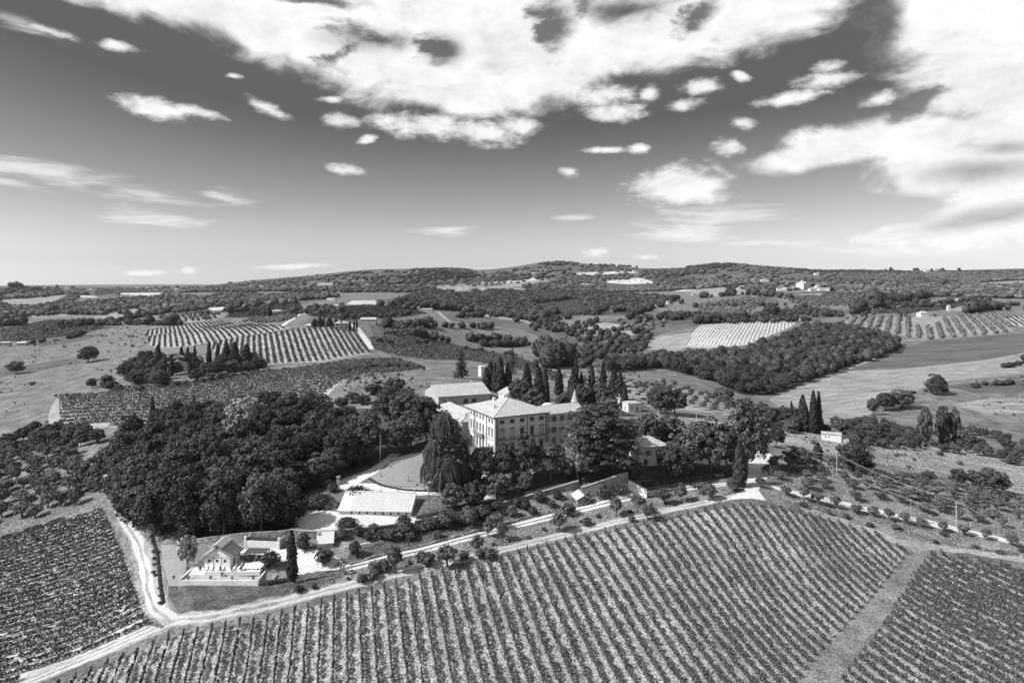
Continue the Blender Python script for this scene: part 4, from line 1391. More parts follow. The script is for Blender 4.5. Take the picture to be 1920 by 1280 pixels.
for kind, ring, sp, lo, hi, lab, gr in [
    ('broad', [(1560, 795), (1640, 795), (1700, 808), (1690, 842), (1600, 838)], 4.6, 3.0, 6.5, "leafy tree in the bushy belt below the pale field", "bushy belt below the pale field"),
    ('broad', [(1690, 815), (1800, 802), (1920, 832), (2000, 852), (2000, 880), (1920, 875), (1800, 850), (1700, 842)], 5.0, 3.0, 6.5, "leafy tree in the bushy belt below the pale field", "bushy belt below the pale field"),
    ('broad', [(1400, 790), (1470, 780), (1560, 812), (1480, 812), (1420, 812)], 6, 4, 8, "leafy tree in the dip behind the roadside grove", "trees in the dip behind the grove"),
]:
    gg = np.random.default_rng(int(sp * 10 + ring[0][0]))
    for x, y in scatter(poly_w(ring), sp, 75, gg):
        plant(kind, (x, y, gz(x, y) - .2), gg.uniform(lo, hi), gg.uniform(lo, hi) * 1.1, lab, gr)
# --- farmstead wood on the left
gg = np.random.default_rng(5)
for x, y in scatter(poly_w([(225, 700), (250, 680), (340, 680), (400, 690), (480, 676), (500, 690), (480, 698), (400, 712), (330, 722), (245, 730)]), 9, 60, gg):
    plant('oak' if gg.random() < .75 else 'broad', (x, y, gz(x, y) - .3), gg.uniform(7, 14), gg.uniform(9, 14), "dark tree in the clump round the old farmhouse", "trees round the old farmhouse")
for (px, b, t, w), lab in ranked([(296, 700, 648, 16), (340, 690, 650, 10), (352, 690, 650, 8), (365, 690, 648, 8), (392, 688, 640, 9), (408, 686, 644, 9), (425, 690, 640, 12), (440, 690, 642, 18), (462, 690, 646, 20), (322, 705, 668, 9), (356, 708, 664, 7)], "%s from the left of the cypresses round the old farmhouse"):
    plant_px('cypress', px, b, t, w, lab, "cypresses round the old farmhouse")
# --- hamlet cypresses
for (px, b, t, w), lab in ranked([(470, 594, 582, 4), (476, 594, 580, 4), (482, 594, 580, 4), (488, 594, 581, 3), (496, 592, 580, 5), (505, 593, 576, 10), (552, 588, 575, 7), (607, 612, 594, 5), (618, 612, 596, 12), (630, 616, 598, 10), (640, 618, 600, 6), (656, 618, 602, 5), (664, 622, 596, 4), (669, 618, 595, 4), (590, 612, 598, 12), (600, 612, 595, 12)], "%s from the left of the cypresses at the hilltop farms"):
    plant_px('cypress', px, b, t, w, lab, "cypresses at the hilltop farms")

# --- olive trees
gg = np.random.default_rng(33)
ring = poly_w([(1440, 895), (1452, 858), (1560, 870), (1640, 885), (1760, 912), (1930, 950), (1960, 1010), (1920, 1005), (1800, 978), (1700, 958), (1600, 938), (1500, 915)])
for x, y in scatter(ring, 5.3, 190, gg):
    plant('olive', (x, y, gz(x, y)), gg.uniform(3.2, 5.0), gg.uniform(4.4, 7.0), "small grey-green olive tree on the slope above the white road", "olive trees above the white road")
w = line_w([(1422, 912), (1480, 928), (1600, 957), (1700, 978), (1800, 1000), (1935, 1030)])
dd = np.r_[0, np.cumsum(np.linalg.norm(np.diff(w, axis=0), axis=1))]
for t in np.arange(2, dd[-1], 5.6):
    t += gg.uniform(-1.5, 1.5)
    x, y = np.interp(t, dd, w[:, 0]), np.interp(t, dd, w[:, 1]) - gg.uniform(0, 1.5)
    plant('olive', (x, y, gz(x, y)), gg.uniform(3.0, 4.8), gg.uniform(4.0, 6.0), "olive tree in the line along the near edge of the white road", "olive trees lining the white road")
ring = poly_w([(-160, 940), (0, 850), (60, 838), (140, 845), (190, 885), (188, 935), (120, 955), (0, 990), (-150, 1040)])
for x, y in scatter(ring, 6.6, 100, gg):
    plant('olive', (x, y, gz(x, y)), gg.uniform(5.2, 7.4), gg.uniform(7.5, 10.5), "big feathery olive tree in the grove above the left vineyard", "olive trees above the left vineyard")
ring = poly_w([(0, 835), (60, 815), (130, 808), (200, 830), (150, 840), (40, 850), (-100, 870), (-100, 850)])
for x, y in scatter(ring, 7.5, 40, gg):
    plant('broad', (x, y, gz(x, y)), gg.uniform(5.5, 8.5), gg.uniform(6.5, 9.5), "leafy tree in the hedge between meadow and olive grove", "hedge trees behind the left olive grove")
ring = poly_w([(1060, 716), (1100, 710), (1180, 715), (1250, 726), (1330, 742), (1395, 760), (1420, 772), (1380, 778), (1300, 770), (1200, 765), (1150, 740)])
u1 = unit(np.array(at(1400, 765)[:2]) - np.array(at(1150, 712)[:2]))
u2 = np.array([-u1[1], u1[0]])
q0 = np.array(at(1250, 740)[:2])
Q = np.array([q0 + u1 * i * 8.0 + u2 * j * 11.0 + gg.normal(0, .6, 2) for i in range(-30, 30) for j in range(-20, 20)])
Q = Q[inside(ring, Q[:, 0], Q[:, 1])]
joined('hillside_olive_trees', 'olive', Q[gg.random(len(Q)) < .9][:200], (3.2, 4.8), (4.2, 6.0), gg)
for (px, b, t, w), lab in ranked([(1048, 997, 957, 40), (1155, 968, 930, 34), (1195, 962, 920, 36), (1215, 974, 944, 40), (1245, 947, 914, 36), (1277, 942, 905, 32), (1330, 938, 905, 42), (1312, 926, 900, 28), (1372, 922, 895, 28), (740, 1074, 1022, 42), (838, 1062, 1018, 55), (895, 1037, 1000, 34), (940, 1012, 978, 32), (930, 988, 958, 40), (882, 990, 955, 40), (700, 1075, 1050, 28), (915, 1006, 975, 30)], "%s from the left of the olives along the gravel track"):
    plant_px('olive', px, b, t, w, lab, "olive trees along the gravel track")

# --- garden shrubs
for kind, px, b, t, w, lab in [
    ('dome', 651, 993, 969, 46, "wide clipped bush on the gravel in front of the greenhouse"), ('dome', 757, 990, 965, 32, "clipped bush at the end of the gravel by the wall"), ('dome', 668, 934, 911, 52, "low clipped bush behind the greenhouse roof"),
    ('shrub', 607, 1057, 1026, 36, "dark bush in front of the small sloping white roof"), ('shrub', 569, 1032, 998, 30, "dark round bush against the stone wall right of the cypress"), ('shrub', 507, 1060, 1032, 40, "spiky bush behind the row of loungers"),
    ('pale', 352, 1066, 1002, 34, "tall flowering climber left of the pool house"), ('shrub', 665, 1042, 1013, 26, "small bush inside the low white-edged garden bed"), ('shrub', 345, 1022, 988, 34, "dark bush in the corner by the white stone post"),
    ('dome', 600, 952, 925, 50, "planted mound beside the rock grotto"), ('dome', 625, 922, 905, 26, "low bush beside the garden pillar"), ('dome', 612, 912, 896, 32, "dark low bush behind the garden pillar"),
]:
    plant_px(kind, px, b, t, w, lab)
for px, b, w in [(690, 1012, 22), (715, 1010, 24), (733, 1012, 34), (760, 1003, 38), (778, 1000, 26), (808, 993, 34), (835, 988, 40), (860, 982, 30), (880, 975, 38), (905, 972, 36), (770, 1012, 22), (820, 1010, 22), (1000, 965, 20), (960, 968, 26), (985, 955, 24), (1035, 950, 18), (1065, 965, 30), (720, 1070, 30), (790, 1052, 26), (800, 1060, 34), (870, 1050, 24), (1100, 985, 22), (1185, 978, 16), (560, 1110, 20), (680, 1092, 24), (700, 1085, 24), (900, 1045, 24), (920, 1048, 26), (800, 990, 30), (850, 976, 28), (895, 968, 26), (930, 958, 30), (970, 950, 24), (1010, 940, 28), (1045, 935, 22), (1100, 942, 24), (1130, 932, 30), (1160, 926, 22), (600, 1012, 20), (640, 1010, 26), (672, 1004, 24), (700, 1000, 26)]:
    plant_px('shrub', px, b, b - w * .75, w, "scrubby bush on the bank between villa wall and track", "bushes on the bank below the villa")
gg = np.random.default_rng(77)
for x, y in scatter(poly_w([(560, 1100), (640, 1085), (960, 1008), (1250, 938), (1380, 915), (1390, 922), (1250, 948), (960, 1016), (640, 1090), (570, 1108)]), 4.0, 60, gg):
    plant('shrub', (x, y, gz(x, y)), gg.uniform(.6, 1.3), gg.uniform(1.0, 2.4), "low weedy bush beside the dirt road", "weedy bushes beside the dirt road")
for x, y in scatter(poly_w([(1450, 935), (1600, 965), (1750, 1000), (1920, 1035), (1920, 1045), (1780, 1025), (1650, 995), (1500, 948)]), 5.5, 40, gg):
    plant('shrub', (x, y, gz(x, y)), gg.uniform(.8, 1.8), gg.uniform(1.4, 3.2), "low bush on the bank below the white road", "bushes on the bank below the white road")
for x, y in scatter(poly_w([(286, 1010), (300, 1020), (300, 1075), (308, 1130), (300, 1140), (288, 1110), (284, 1060)]), 2.2, 12, gg):
    plant('shrub', (x, y, gz(x, y)), gg.uniform(.3, 1.1), gg.uniform(.9, 2.2), "bush in the ragged hedge along the left track", "hedge bushes along the left track")

# --- woods beyond: the nearest trees one by one, the rest as masses
gg = np.random.default_rng(202)
P = scatter(poly_w(W1), 8.2, 4000, gg)
P = P[np.argsort(np.hypot(P[:, 0], P[:, 1]))]
near, rest = P[:95], P[95:]
for x, y in near:
    plant('broad' if gg.random() < .35 else 'oak', (x, y, gz(x, y) - .5), gg.uniform(8, 14), gg.uniform(8, 12.5), "dark tree on the near side of the large wood in the valley", "near trees of the valley wood")
lumps("valley_wood", rest, 10.0, 11.0, LEAF['wood'], gg, 56, 1, .7)
P = scatter(poly_w(VALLEY), 9.5, 900, gg)
P = P[np.sin(P[:, 0] * .021 + 2 * np.sin(P[:, 1] * .011)) + gg.normal(0, .5, len(P)) > .45]
lumps("valley_wood", P, 9, 8, LEAF['wood'], gg, 40, 1, .8)
P = scatter(poly_w([(740, 575), (780, 552), (860, 548), (1000, 548), (1100, 552), (1270, 562), (1230, 580), (1200, 590), (1120, 592), (1085, 560), (990, 572), (1035, 602), (1000, 602), (900, 588), (830, 582)]), 15, 2600, gg)
P = P[gg.random(len(P)) < .93]
lumps("hillside_wood", P, 20, 14, LEAF['wood'], gg, 22, 1, .9)
P = scatter(poly_w([(0, 600), (110, 590), (280, 592), (400, 580), (560, 572), (640, 556), (430, 552), (280, 556), (150, 570), (0, 578), (-250, 590), (-250, 612)]), 15, 1500, gg)
lumps("left_hillside_wood", P, 15, 11, LEAF['hillw'], gg, 22, 1, .9)
P = scatter(poly_w([(0, 577), (120, 570), (160, 553), (280, 549), (430, 547), (620, 546), (760, 545), (840, 548), (1000, 543), (1150, 548), (1300, 545), (1500, 555), (1700, 556), (1920, 560), (2300, 560), (2300, 520), (1700, 518), (1400, 526), (1050, 528), (840, 538), (620, 540), (400, 543), (200, 545), (-100, 550), (-300, 575)]), 16, 13000, gg)
P = P[(gg.random(len(P)) < .9)]
lumps("far_woods", P, 23, 10, LEAF['hillw'], gg, 6, 0, .9)
SKYW = scatter(poly_w([(-300, 545), (0, 545), (400, 546), (840, 543), (1050, 538), (1300, 533), (1700, 526), (2300, 528), (2300, 509), (1900, 508), (1585, 510), (1400, 498), (1250, 507), (1130, 499), (1050, 493), (920, 513), (850, 505), (700, 509), (500, 527), (380, 540), (-300, 544)]), 28, 9000, gg)
SKYW = SKYW[np.sin(SKYW[:, 0] * .004 + 2 * np.sin(SKYW[:, 1] * .003)) + gg.normal(0, .5, len(SKYW)) > -.7]
lumps("hilltop_woods", SKYW, 30, 8, LEAF['hillw'], gg, 5, 0, .9)
# hedgerows and tree lines between fields
for k, (Pl, sp, w_, h_) in enumerate([
    ([(180, 612), (240, 600), (300, 588), (330, 582)], 9, 10, 8), ([(0, 658), (60, 645), (130, 636), (160, 625)], 14, 9, 6), ([(365, 592), (470, 585)], 22, 14, 10), ([(780, 632), (830, 640), (860, 648)], 6, 9, 8), ([(640, 600), (780, 590)], 11, 8, 6),
    ([(700, 640), (760, 648), (800, 640)], 9, 5, 3), ([(1600, 590), (1680, 568), (1740, 558)], 9, 15, 14), ([(1810, 588), (1870, 580), (1930, 584)], 9, 13, 13), ([(870, 655), (930, 662), (985, 668)], 7, 4, 3), ([(880, 640), (940, 636), (1000, 645), (960, 650), (900, 648)], 5, 9, 7),
    ([(1700, 738), (1760, 735), (1850, 722), (1930, 720)], 6, 4, 2.5), ([(1880, 690), (1930, 680)], 5, 6, 4), ([(1000, 690), (1050, 690), (1060, 680), (1010, 668)], 6, 13, 14), ([(1440, 785), (1400, 770), (1370, 758), (1350, 748)], 5, 6, 5), ([(190, 722), (215, 735), (300, 730), (480, 700)], 7, 4, 3), ([(640, 700), (700, 690), (800, 692)], 5, 4, 3),
    ([(700, 575), (820, 586)], 18, 9, 8), ([(1120, 592), (1200, 600), (1300, 598)], 8, 12, 9), ([(70, 625), (110, 618), (160, 610)], 22, 8, 7), ([(-60, 620), (0, 612), (50, 606)], 8, 12, 9), ([(1300, 560), (1400, 552), (1480, 560)], 14, 16, 12), ([(1480, 590), (1420, 600), (1300, 607)], 9, 13, 10)]):
    w = line_w(Pl)
    dd = np.r_[0, np.cumsum(np.linalg.norm(np.diff(w, axis=0), axis=1))]
    t = np.sort(gg.uniform(0, dd[-1], int(dd[-1] / sp * 1.35) + 2))
    Q = np.c_[np.interp(t, dd, w[:, 0]), np.interp(t, dd, w[:, 1])] + gg.normal(0, w_ * .3, (len(t), 2))
    lumps("field_hedge", Q, w_, h_, LEAF['wood'], gg, 60, 1, .75)
# far olive orchard in rows
rows = []
o0 = np.array(at(1570, 615)[:2])
ring = poly_w(OLIVE_FAR)
e1 = unit(np.array(at(1885, 606)[:2]) - np.array(at(1600, 614)[:2]))
e2 = unit(np.array(at(1742, 598)[:2]) - np.array(at(1750, 632)[:2]))
for i in range(-5, 60):
    for j in range(-30, 60):
        q = o0 + e1 * i * 16.5 + e2 * j * 7.0 + gg.normal(0, .7, 2)
        rows.append(q)
rows = np.array(rows)
rows = rows[inside(ring, rows[:, 0], rows[:, 1])]
rows = rows[gg.random(len(rows)) < .93]
lumps("far_olive_orchard", rows, 5.6, 4.4, LEAF['olive'], gg, 30, 1, .8)

# tussocks and scrub in the open fields
for Pl, sp, n_, w_, h_ in [([(-100, 860), (0, 700), (0, 655), (280, 655), (260, 700), (110, 742), (95, 800), (0, 850)], 11, 200, 1.5, .8), ([(1690, 745), (1760, 716), (1960, 700), (1960, 830), (1740, 790)], 12, 90, 1.6, .9), ([(1440, 800), (1590, 815), (1800, 842), (1960, 885), (1960, 930), (1700, 885), (1560, 850)], 8, 90, 1.5, .9),
                           ([(0, 655), (0, 612), (150, 600), (280, 600), (280, 650)], 15, 260, 3, 1.5), ([(1060, 690), (1150, 640), (1220, 640), (1200, 700), (1440, 770), (1300, 765)], 9, 300, 2.4, 1.3), ([(640, 740), (660, 700), (800, 694), (895, 722), (800, 728), (700, 750)], 5, 200, 1.8, 1.0)]:
    w = scatter(poly_w(Pl), sp * .6, n_ * 2, gg)
    k = np.sin(w[:, 0] * .05 + 2 * np.sin(w[:, 1] * .03)) + gg.normal(0, .6, len(w))
    lumps("field_scrub", w[k > .1][:n_], w_, h_, LEAF['shrub'], gg, 14, 0, 1.0)

# small olive plots and tree rows among the far fields
for Pl, a_, b_, s1, s2, w_, h_ in [([(560, 588), (600, 574), (645, 568), (640, 580), (600, 590)], (580, 584), (630, 572), 15, 11, 6, 4.5), ([(690, 606), (760, 606), (800, 622), (795, 630), (700, 629)], (700, 618), (790, 618), 9, 9, 6, 4.2),
                                   ([(455, 604), (480, 594), (540, 590), (560, 594), (530, 604), (500, 606)], (470, 602), (540, 592), 12, 9, 5.5, 4), ([(1470, 560), (1560, 552), (1640, 556), (1600, 572), (1500, 576)], (1480, 566), (1620, 562), 18, 12, 8, 5),
                                   ([(1300, 572), (1400, 558), (1440, 560), (1400, 590), (1320, 590)], (1310, 580), (1430, 575), 17, 12, 8, 5), ([(780, 536), (860, 529), (1010, 519), (1025, 526), (900, 538)], (800, 534), (1000, 526), 55, 34, 20, 8), ([(1075, 512), (1160, 508), (1200, 511), (1140, 515)], (1080, 512), (1190, 511), 70, 50, 24, 9),
                                   ([(1120, 604), (1200, 600), (1260, 604), (1220, 624), (1130, 620)], (1130, 610), (1240, 610), 16, 11, 7, 5), ([(290, 596), (350, 588), (420, 586), (400, 600), (320, 606)], (300, 596), (400, 592), 18, 12, 7, 5), ([(1590, 584), (1680, 560), (1720, 560), (1640, 592)], (1600, 586), (1700, 562), 20, 14, 8, 6)]:
    r = poly_w(Pl)
    A_, B_ = np.array(at(*a_)[:2]), np.array(at(*b_)[:2])
    u1 = unit(B_ - A_)
    u2 = np.array([-u1[1], u1[0]])
    Q = np.array([A_ + u1 * i * s1 + u2 * j * s2 + gg.normal(0, s2 * .13, 2) for i in range(-15, 60) for j in range(-25, 45)])
    Q = Q[inside(r, Q[:, 0], Q[:, 1])]
    if len(Q):
        lumps("far_olive_plot", Q[gg.random(len(Q)) < .9], w_, h_, LEAF['olive'], gg, 26, 0, .9)
# belts of trees between the far fields
for k in range(46):
    x0 = gg.uniform(-60, 1980)
    sky = np.interp(x0, [p[0] for p in SKYLINE], [p[1] for p in SKYLINE])
    y0 = sky + 14 + (600 - sky) * gg.uniform(0, 1) ** 1.2
    L_ = gg.uniform(20, 80) * (y0 - sky + 20) / 60
    Q = line_w([(x0 - L_, y0 + gg.uniform(-3, 3)), (x0, y0), (x0 + L_, y0 + gg.uniform(-4, 4))])
    dd = np.r_[0, np.cumsum(np.linalg.norm(np.diff(Q, axis=0), axis=1))]
    t = gg.uniform(0, dd[-1], int(min(70, dd[-1] / 8)) + 3)
    Q = np.c_[np.interp(t, dd, Q[:, 0]), np.interp(t, dd, Q[:, 1])] + gg.normal(0, 3.5, (len(t), 2))
    inv = np.zeros(len(Q), bool)
    for ring in (VE, VF, VF2, VG, OLIVE_FAR, [(1213, 652), (1218, 632), (1314, 609), (1504, 598), (1478, 615), (1402, 646), (1286, 655)]):
        r = poly_w(ring)
        inv |= inside(r, Q[:, 0], Q[:, 1])
    Q = clear_sight(Q[~inv], False)
    if len(Q) > 2:
        lumps("field_hedge", Q, 9, 8, LEAF['wood'], gg, 40, 1, .8)

for a_, b_, st, hh in (((15, 541), (110, 541), 26, 26), ((120, 541), (420, 540), 75, 16), ((430, 532), (620, 516), 90, 14), ((1640, 509), (1800, 509), 34, 22), ((1100, 498), (1230, 503), 40, 18)):
    Q = line_w([a_, b_])
    dd = np.r_[0, np.cumsum(np.linalg.norm(np.diff(Q, axis=0), axis=1))]
    t = gg.uniform(0, dd[-1], int(dd[-1] / st))
    lumps("skyline_trees", np.c_[np.interp(t, dd, Q[:, 0]), np.interp(t, dd, Q[:, 1])], 22, hh, LEAF['oak'], gg, 10, 0, .9)
# stands of trees on the far hills, their dark tone standing for cloud shadow
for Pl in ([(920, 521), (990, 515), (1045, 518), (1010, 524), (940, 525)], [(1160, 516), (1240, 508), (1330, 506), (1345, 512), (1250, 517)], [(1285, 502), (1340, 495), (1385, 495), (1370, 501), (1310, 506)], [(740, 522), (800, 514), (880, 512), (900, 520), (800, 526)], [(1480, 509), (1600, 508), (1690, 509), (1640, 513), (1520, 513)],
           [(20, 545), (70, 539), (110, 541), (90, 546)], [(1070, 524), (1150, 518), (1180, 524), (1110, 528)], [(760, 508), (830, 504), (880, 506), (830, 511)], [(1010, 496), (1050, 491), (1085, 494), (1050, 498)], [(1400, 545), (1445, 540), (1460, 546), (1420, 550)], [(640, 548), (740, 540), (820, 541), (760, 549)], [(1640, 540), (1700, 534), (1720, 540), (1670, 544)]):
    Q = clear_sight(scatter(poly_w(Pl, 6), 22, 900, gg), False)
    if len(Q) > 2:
        lumps("cloud_shade_wood", Q, 30, 11, LEAF['oak'], gg, 8, 0, .9)
# ------------------------------------------------------------------ vineyards: every near row is a thing (leaves, and its stakes)
STAKE = mat("weathered_stakes", 0.30, var=0.3, scale=4.0)


def clip_rows(ring, d, spacing, off=0.0):
    """Straight lines along d across the ring: (start, end) of each stretch inside it."""
    d = np.array(d, float) / np.hypot(*d)
    n = np.array([-d[1], d[0]])
    s = ring @ n
    out = []
    for c in np.arange(math.floor(s.min() / spacing) * spacing + off, s.max(), spacing):
        hits = []
        for i in range(len(ring)):
            a, b = s[i - 1], s[i]
            if (a - c) * (b - c) < 0:
                q = ring[i - 1] + (ring[i] - ring[i - 1]) * (c - a) / (b - a)
                hits.append(q @ d)
        hits.sort()
        for i in range(0, len(hits) - 1, 2):
            if hits[i + 1] - hits[i] > spacing:
                out.append((n * c + d * hits[i], n * c + d * hits[i + 1]))
    return out


def row_leaves(a, b, g, per_m, size, h0, h1, wid, gap=.12, ragged=1.0):
    L = np.hypot(*(b - a))
    d = (b - a) / L
    n = np.array([-d[1], d[0]])
    N_ = int(L * per_m)
    t = g.uniform(0, L, N_)
    # vigour changes from vine to vine, with thin spots and missing plants
    k = int(L / 1.0) + 3
    vig = np.clip(1 + ragged * .33 * g.normal(0, 1, k), .3, 1.8)
    vig[g.random(k) < gap * .6] *= .15
    vg = np.interp(t, np.arange(k), vig)
    keep = g.random(N_) < np.clip(vg, 0, 1.2)
    t, vg = t[keep], vg[keep]
    m = len(t)
    hh = h0 + (h1 - h0) * g.beta(1.5, 1.2, m) * np.clip(vg, .55, 1.22)
    off = g.normal(0, wid * .5, m) * np.clip(vg, .5, 1.4) * (1.15 - .25 * hh / h1)
    wob = np.interp(t, np.arange(k), g.normal(0, .10, k))
    xy = a + d * t[:, None] + n * (off + wob)[:, None]
    C = np.c_[xy, height(xy[:, 0], xy[:, 1]) + hh]
    Nn = np.c_[n[None] * np.sign(off)[:, None] * .8, np.full(m, .55)] + .6 * g.normal(0, 1, (m, 3))
    return leaf_quads(C, Nn, size, g)


def stakes(a, b, every, h, g, r=.045):
    L = np.hypot(*(b - a))
    mb = MB()
    for t in np.arange(0, L, every):
        q = a + (b - a) * t / L
        z = gz(*q)
        x, y = q
        lean = g.normal(0, .04, 2)
        mb.tube([(x, y, z - .3), (x + lean[0], y + lean[1], z + h * g.uniform(.9, 1.1))], r, 4)
    return mb


def vineyard(ring, d, spacing, label, group, g, per_m=34, size=.24, h0=.45, h1=1.9, wid=.42, every=5.5, limit=400, gap=.12, near=True, ragged=1.0):
    rows = clip_rows(poly_w(ring) if not isinstance(ring, np.ndarray) else ring, d, spacing, g.uniform(0, spacing))
    rows = rows[:limit]
    for a, b in rows:
        V, F = row_leaves(a, b, g, per_m, size, h0, h1, wid, gap, ragged)
        if len(F) < 3:
            continue
        c = (a + b) / 2
        o = np.array([c[0], c[1], gz(*c)])
        if near:
            root = thing("vine_row", label, "vine row", tuple(o), 0, group)
            link("foliage", mesh_np("foliage", V - o, F, LEAF['vine']), root)
            mb = stakes(a, b, every, h1 + .12, g)
            mb.v = [(x - o[0], y - o[1], z - o[2]) for x, y, z in mb.v]
            tag(mb.obj("trellis_stakes", STAKE, root), kind='stuff')
        else:
            tag(link("vine_row", mesh_np("vine_row", V - o, F, LEAF['vine']), None, tuple(o)), label, "vine row", group)
    return rows


def inview(ring, pad=60):
    """Cut a vineyard's outline to what the frame can show (with a margin)."""
    P = np.array([(np.clip(x, -pad, 1920 + pad), min(y, 1280 + pad)) for x, y in ring])
    return [tuple(p) for p in P]


g = np.random.default_rng(301)
dA = np.array([math.sin(R(14)), -math.cos(R(14))])
vineyard(inview(VA), dA, 3.13, "leafy vine row running down the slope in the large front vineyard", "vine rows of the front vineyard", g, per_m=52, size=.2, wid=.27, h1=1.85, ragged=.8, gap=.08)
pB = np.array(at(1710, 1081)[:2]), np.array(at(1920, 1182)[:2])
vineyard(inview(VB), dA, 3.1, "leafy vine row beyond the grass path, in the right-hand vineyard", "vine rows of the right-hand vineyard", g, per_m=50, size=.22, wid=.30, ragged=.8, gap=.08)
pC = np.array(at(37, 1268)[:2]), np.array(at(268, 1182)[:2])
vineyard(inview(VC), np.array([1, math.tan(R(13))]), 3.3, "low vine row across the pale stony ground of the left vineyard", "vine rows of the left vineyard", g, per_m=52, size=.22, h0=.3, h1=1.4, wid=.42, gap=.04, ragged=.5)
pD = np.array(at(115, 782)[:2]), np.array(at(330, 778)[:2])
vineyard(VD, pD[1] - pD[0], 7.0, "long dark vine row in the vineyard between wood and farmhouse", "vine rows behind the wood", g, per_m=12, size=.5, h0=.4, h1=1.8, wid=.8, near=False, gap=.04, ragged=.4)
pE = np.array(at(502, 628)[:2]), np.array(at(510, 680)[:2])
vineyard(VE, pE[1] - pE[0], 5.6, "dark vine row striping the pale hillside below the hilltop farms", "vine rows striping the pale hillside", g, per_m=12, size=.5, h0=.3, h1=2.0, wid=1.6, near=False, gap=.05)
far = []
for ring, p, q, sp in [(VF, (380, 620), (395, 641), 6), (VF2, (330, 616), (336, 628), 6), (VG, (740, 634), (800, 664), 5.0)]:
    a, b = np.array(at(*p)[:2]), np.array(at(*q)[:2])
    for r0, r1 in clip_rows(poly_w(ring), b - a, sp):
        far.append(row_leaves(r0, r1, g, 5, .7, .3, 2.0, 1.0))
for ring, p, q, sp, n_ in [([(430, 592), (470, 577), (560, 566), (565, 574), (500, 592)], (470, 586), (540, 572), 11, 3), ([(1620, 588), (1700, 572), (1800, 562), (1830, 570), (1780, 580), (1700, 588)], (1640, 584), (1800, 566), 12, 3), ([(988, 571), (1060, 555), (1082, 556), (1118, 590), (1040, 595)], (1010, 575), (1100, 580), 10, 2.5),
                            ([(578, 592), (640, 575), (690, 571), (760, 577), (800, 588), (740, 596), (640, 600)], (600, 590), (780, 586), 8, 2), ([(420, 596), (440, 580), (560, 570), (570, 577), (560, 588), (480, 596)], (440, 590), (560, 580), 9, 2), ([(0, 618), (90, 600), (170, 598), (160, 610), (210, 614), (120, 632), (0, 645)], (20, 630), (160, 606), 12, 2)]:
    a, b = np.array(at(*p)[:2]), np.array(at(*q)[:2])
    for r0, r1 in clip_rows(poly_w(ring), b - a, sp):
        far.append(row_leaves(r0, r1, g, n_, .9, .3, 1.9, 1.3))
H_ = [(1285, 650), (1300, 622), (1314, 609), (1400, 603), (1504, 598), (1478, 615), (1402, 646), (1330, 652)]
a, b = np.array(at(1400, 604)[:2]), np.array(at(1375, 645)[:2])
for r0, r1 in clip_rows(poly_w(H_), b - a, 5.0):
    far.append(row_leaves(r0, r1, g, 2.0, .4, .2, 1.2, .6))
a, b = np.array(at(1890, 595)[:2]), np.array(at(1915, 611)[:2])
for r0, r1 in clip_rows(poly_w([(1885, 594), (1920, 592), (2000, 592), (2000, 612), (1920, 612), (1890, 606)]), b - a, 8.0):
    far.append(row_leaves(r0, r1, g, 4, .8, .2, 1.6, 1.6))
Vs, Fs, n0 = [], [], 0
for V, F in far:
    Vs.append(V)
    Fs.append(F + n0)
    n0 += len(V)
tag(link("far_vineyards", mesh_np("far_vineyards", np.concatenate(Vs), np.concatenate(Fs), LEAF['vine'])), kind='stuff')


# grass and weeds between the rows, on the banks and verges
def tufts(name, ring, dens, size, g, h=.25, m='grass', maxn=60000):
    w = poly_w(ring)
    lo, hi = w.min(0), w.max(0)
    n = int((hi - lo).prod() * dens)
    P = g.uniform(lo, hi, (n, 2))
    P = P[inside(w, P[:, 0], P[:, 1])][:maxn]
    # patchy
    k = np.sin(P[:, 0] * .7 + 3 * np.sin(P[:, 1] * .31)) + np.sin(P[:, 1] * .9 + 2 * np.sin(P[:, 0] * .43))
    P = P[g.random(len(P)) < np.clip(.55 + .3 * k, .1, 1)]
    C = np.c_[P, height(P[:, 0], P[:, 1]) + h * g.uniform(.2, 1, len(P))]
    Nn = np.c_[g.normal(0, .7, (len(P), 2)), np.full(len(P), .6)]
    V, F = leaf_quads(C, Nn, size, g, .6)
    tag(link(name, mesh_np(name, V, F, LEAF[m])), kind='stuff')


tufts("vineyard_grass", inview(VA, 20), 5.0, .2, g, .28, maxn=70000)
tufts("vineyard_grass", inview(VB, 20), 5.0, .2, g, .28, maxn=30000)
tufts("bank_weeds", [(560, 1085), (640, 1070), (960, 990), (1390, 905), (1395, 920), (1250, 952), (960, 1020), (640, 1092), (520, 1122)], 4.0, .24, g, .35, 'grass')
tufts("bank_weeds", [(1430, 925), (1500, 930), (1700, 980), (1920, 1028), (1920, 1050), (1780, 1028), (1600, 985), (1480, 950)], 3.0, .24, g, .35, 'grass')
tufts("bank_weeds", [(1440, 900), (1460, 855), (1700, 890), (1920, 945), (1920, 1010), (1760, 985), (1560, 945)], 1.6, .26, g, .3, 'grass', 30000)
tufts("bank_weeds", [(660, 1030), (760, 1000), (960, 945), (1090, 925), (1180, 905), (1180, 925), (960, 980), (800, 1022), (700, 1045)], 3.0, .26, g, .4, 'shrub')
tufts("meadow_tufts", [(1440, 800), (1590, 815), (1800, 842), (1920, 872), (1920, 925), (1700, 885), (1560, 850)], 1.2, .3, g, .35, 'grass', 30000)
tufts("bank_weeds", [(207, 985), (236, 1050), (256, 1110), (276, 1150), (268, 1110), (256, 1050), (230, 990)], 5.0, .2, g, .3, 'grass')
tufts("bank_weeds", [(0, 1006), (190, 950), (205, 985), (215, 960), (190, 930), (0, 985)], 4.0, .22, g, .3, 'grass')
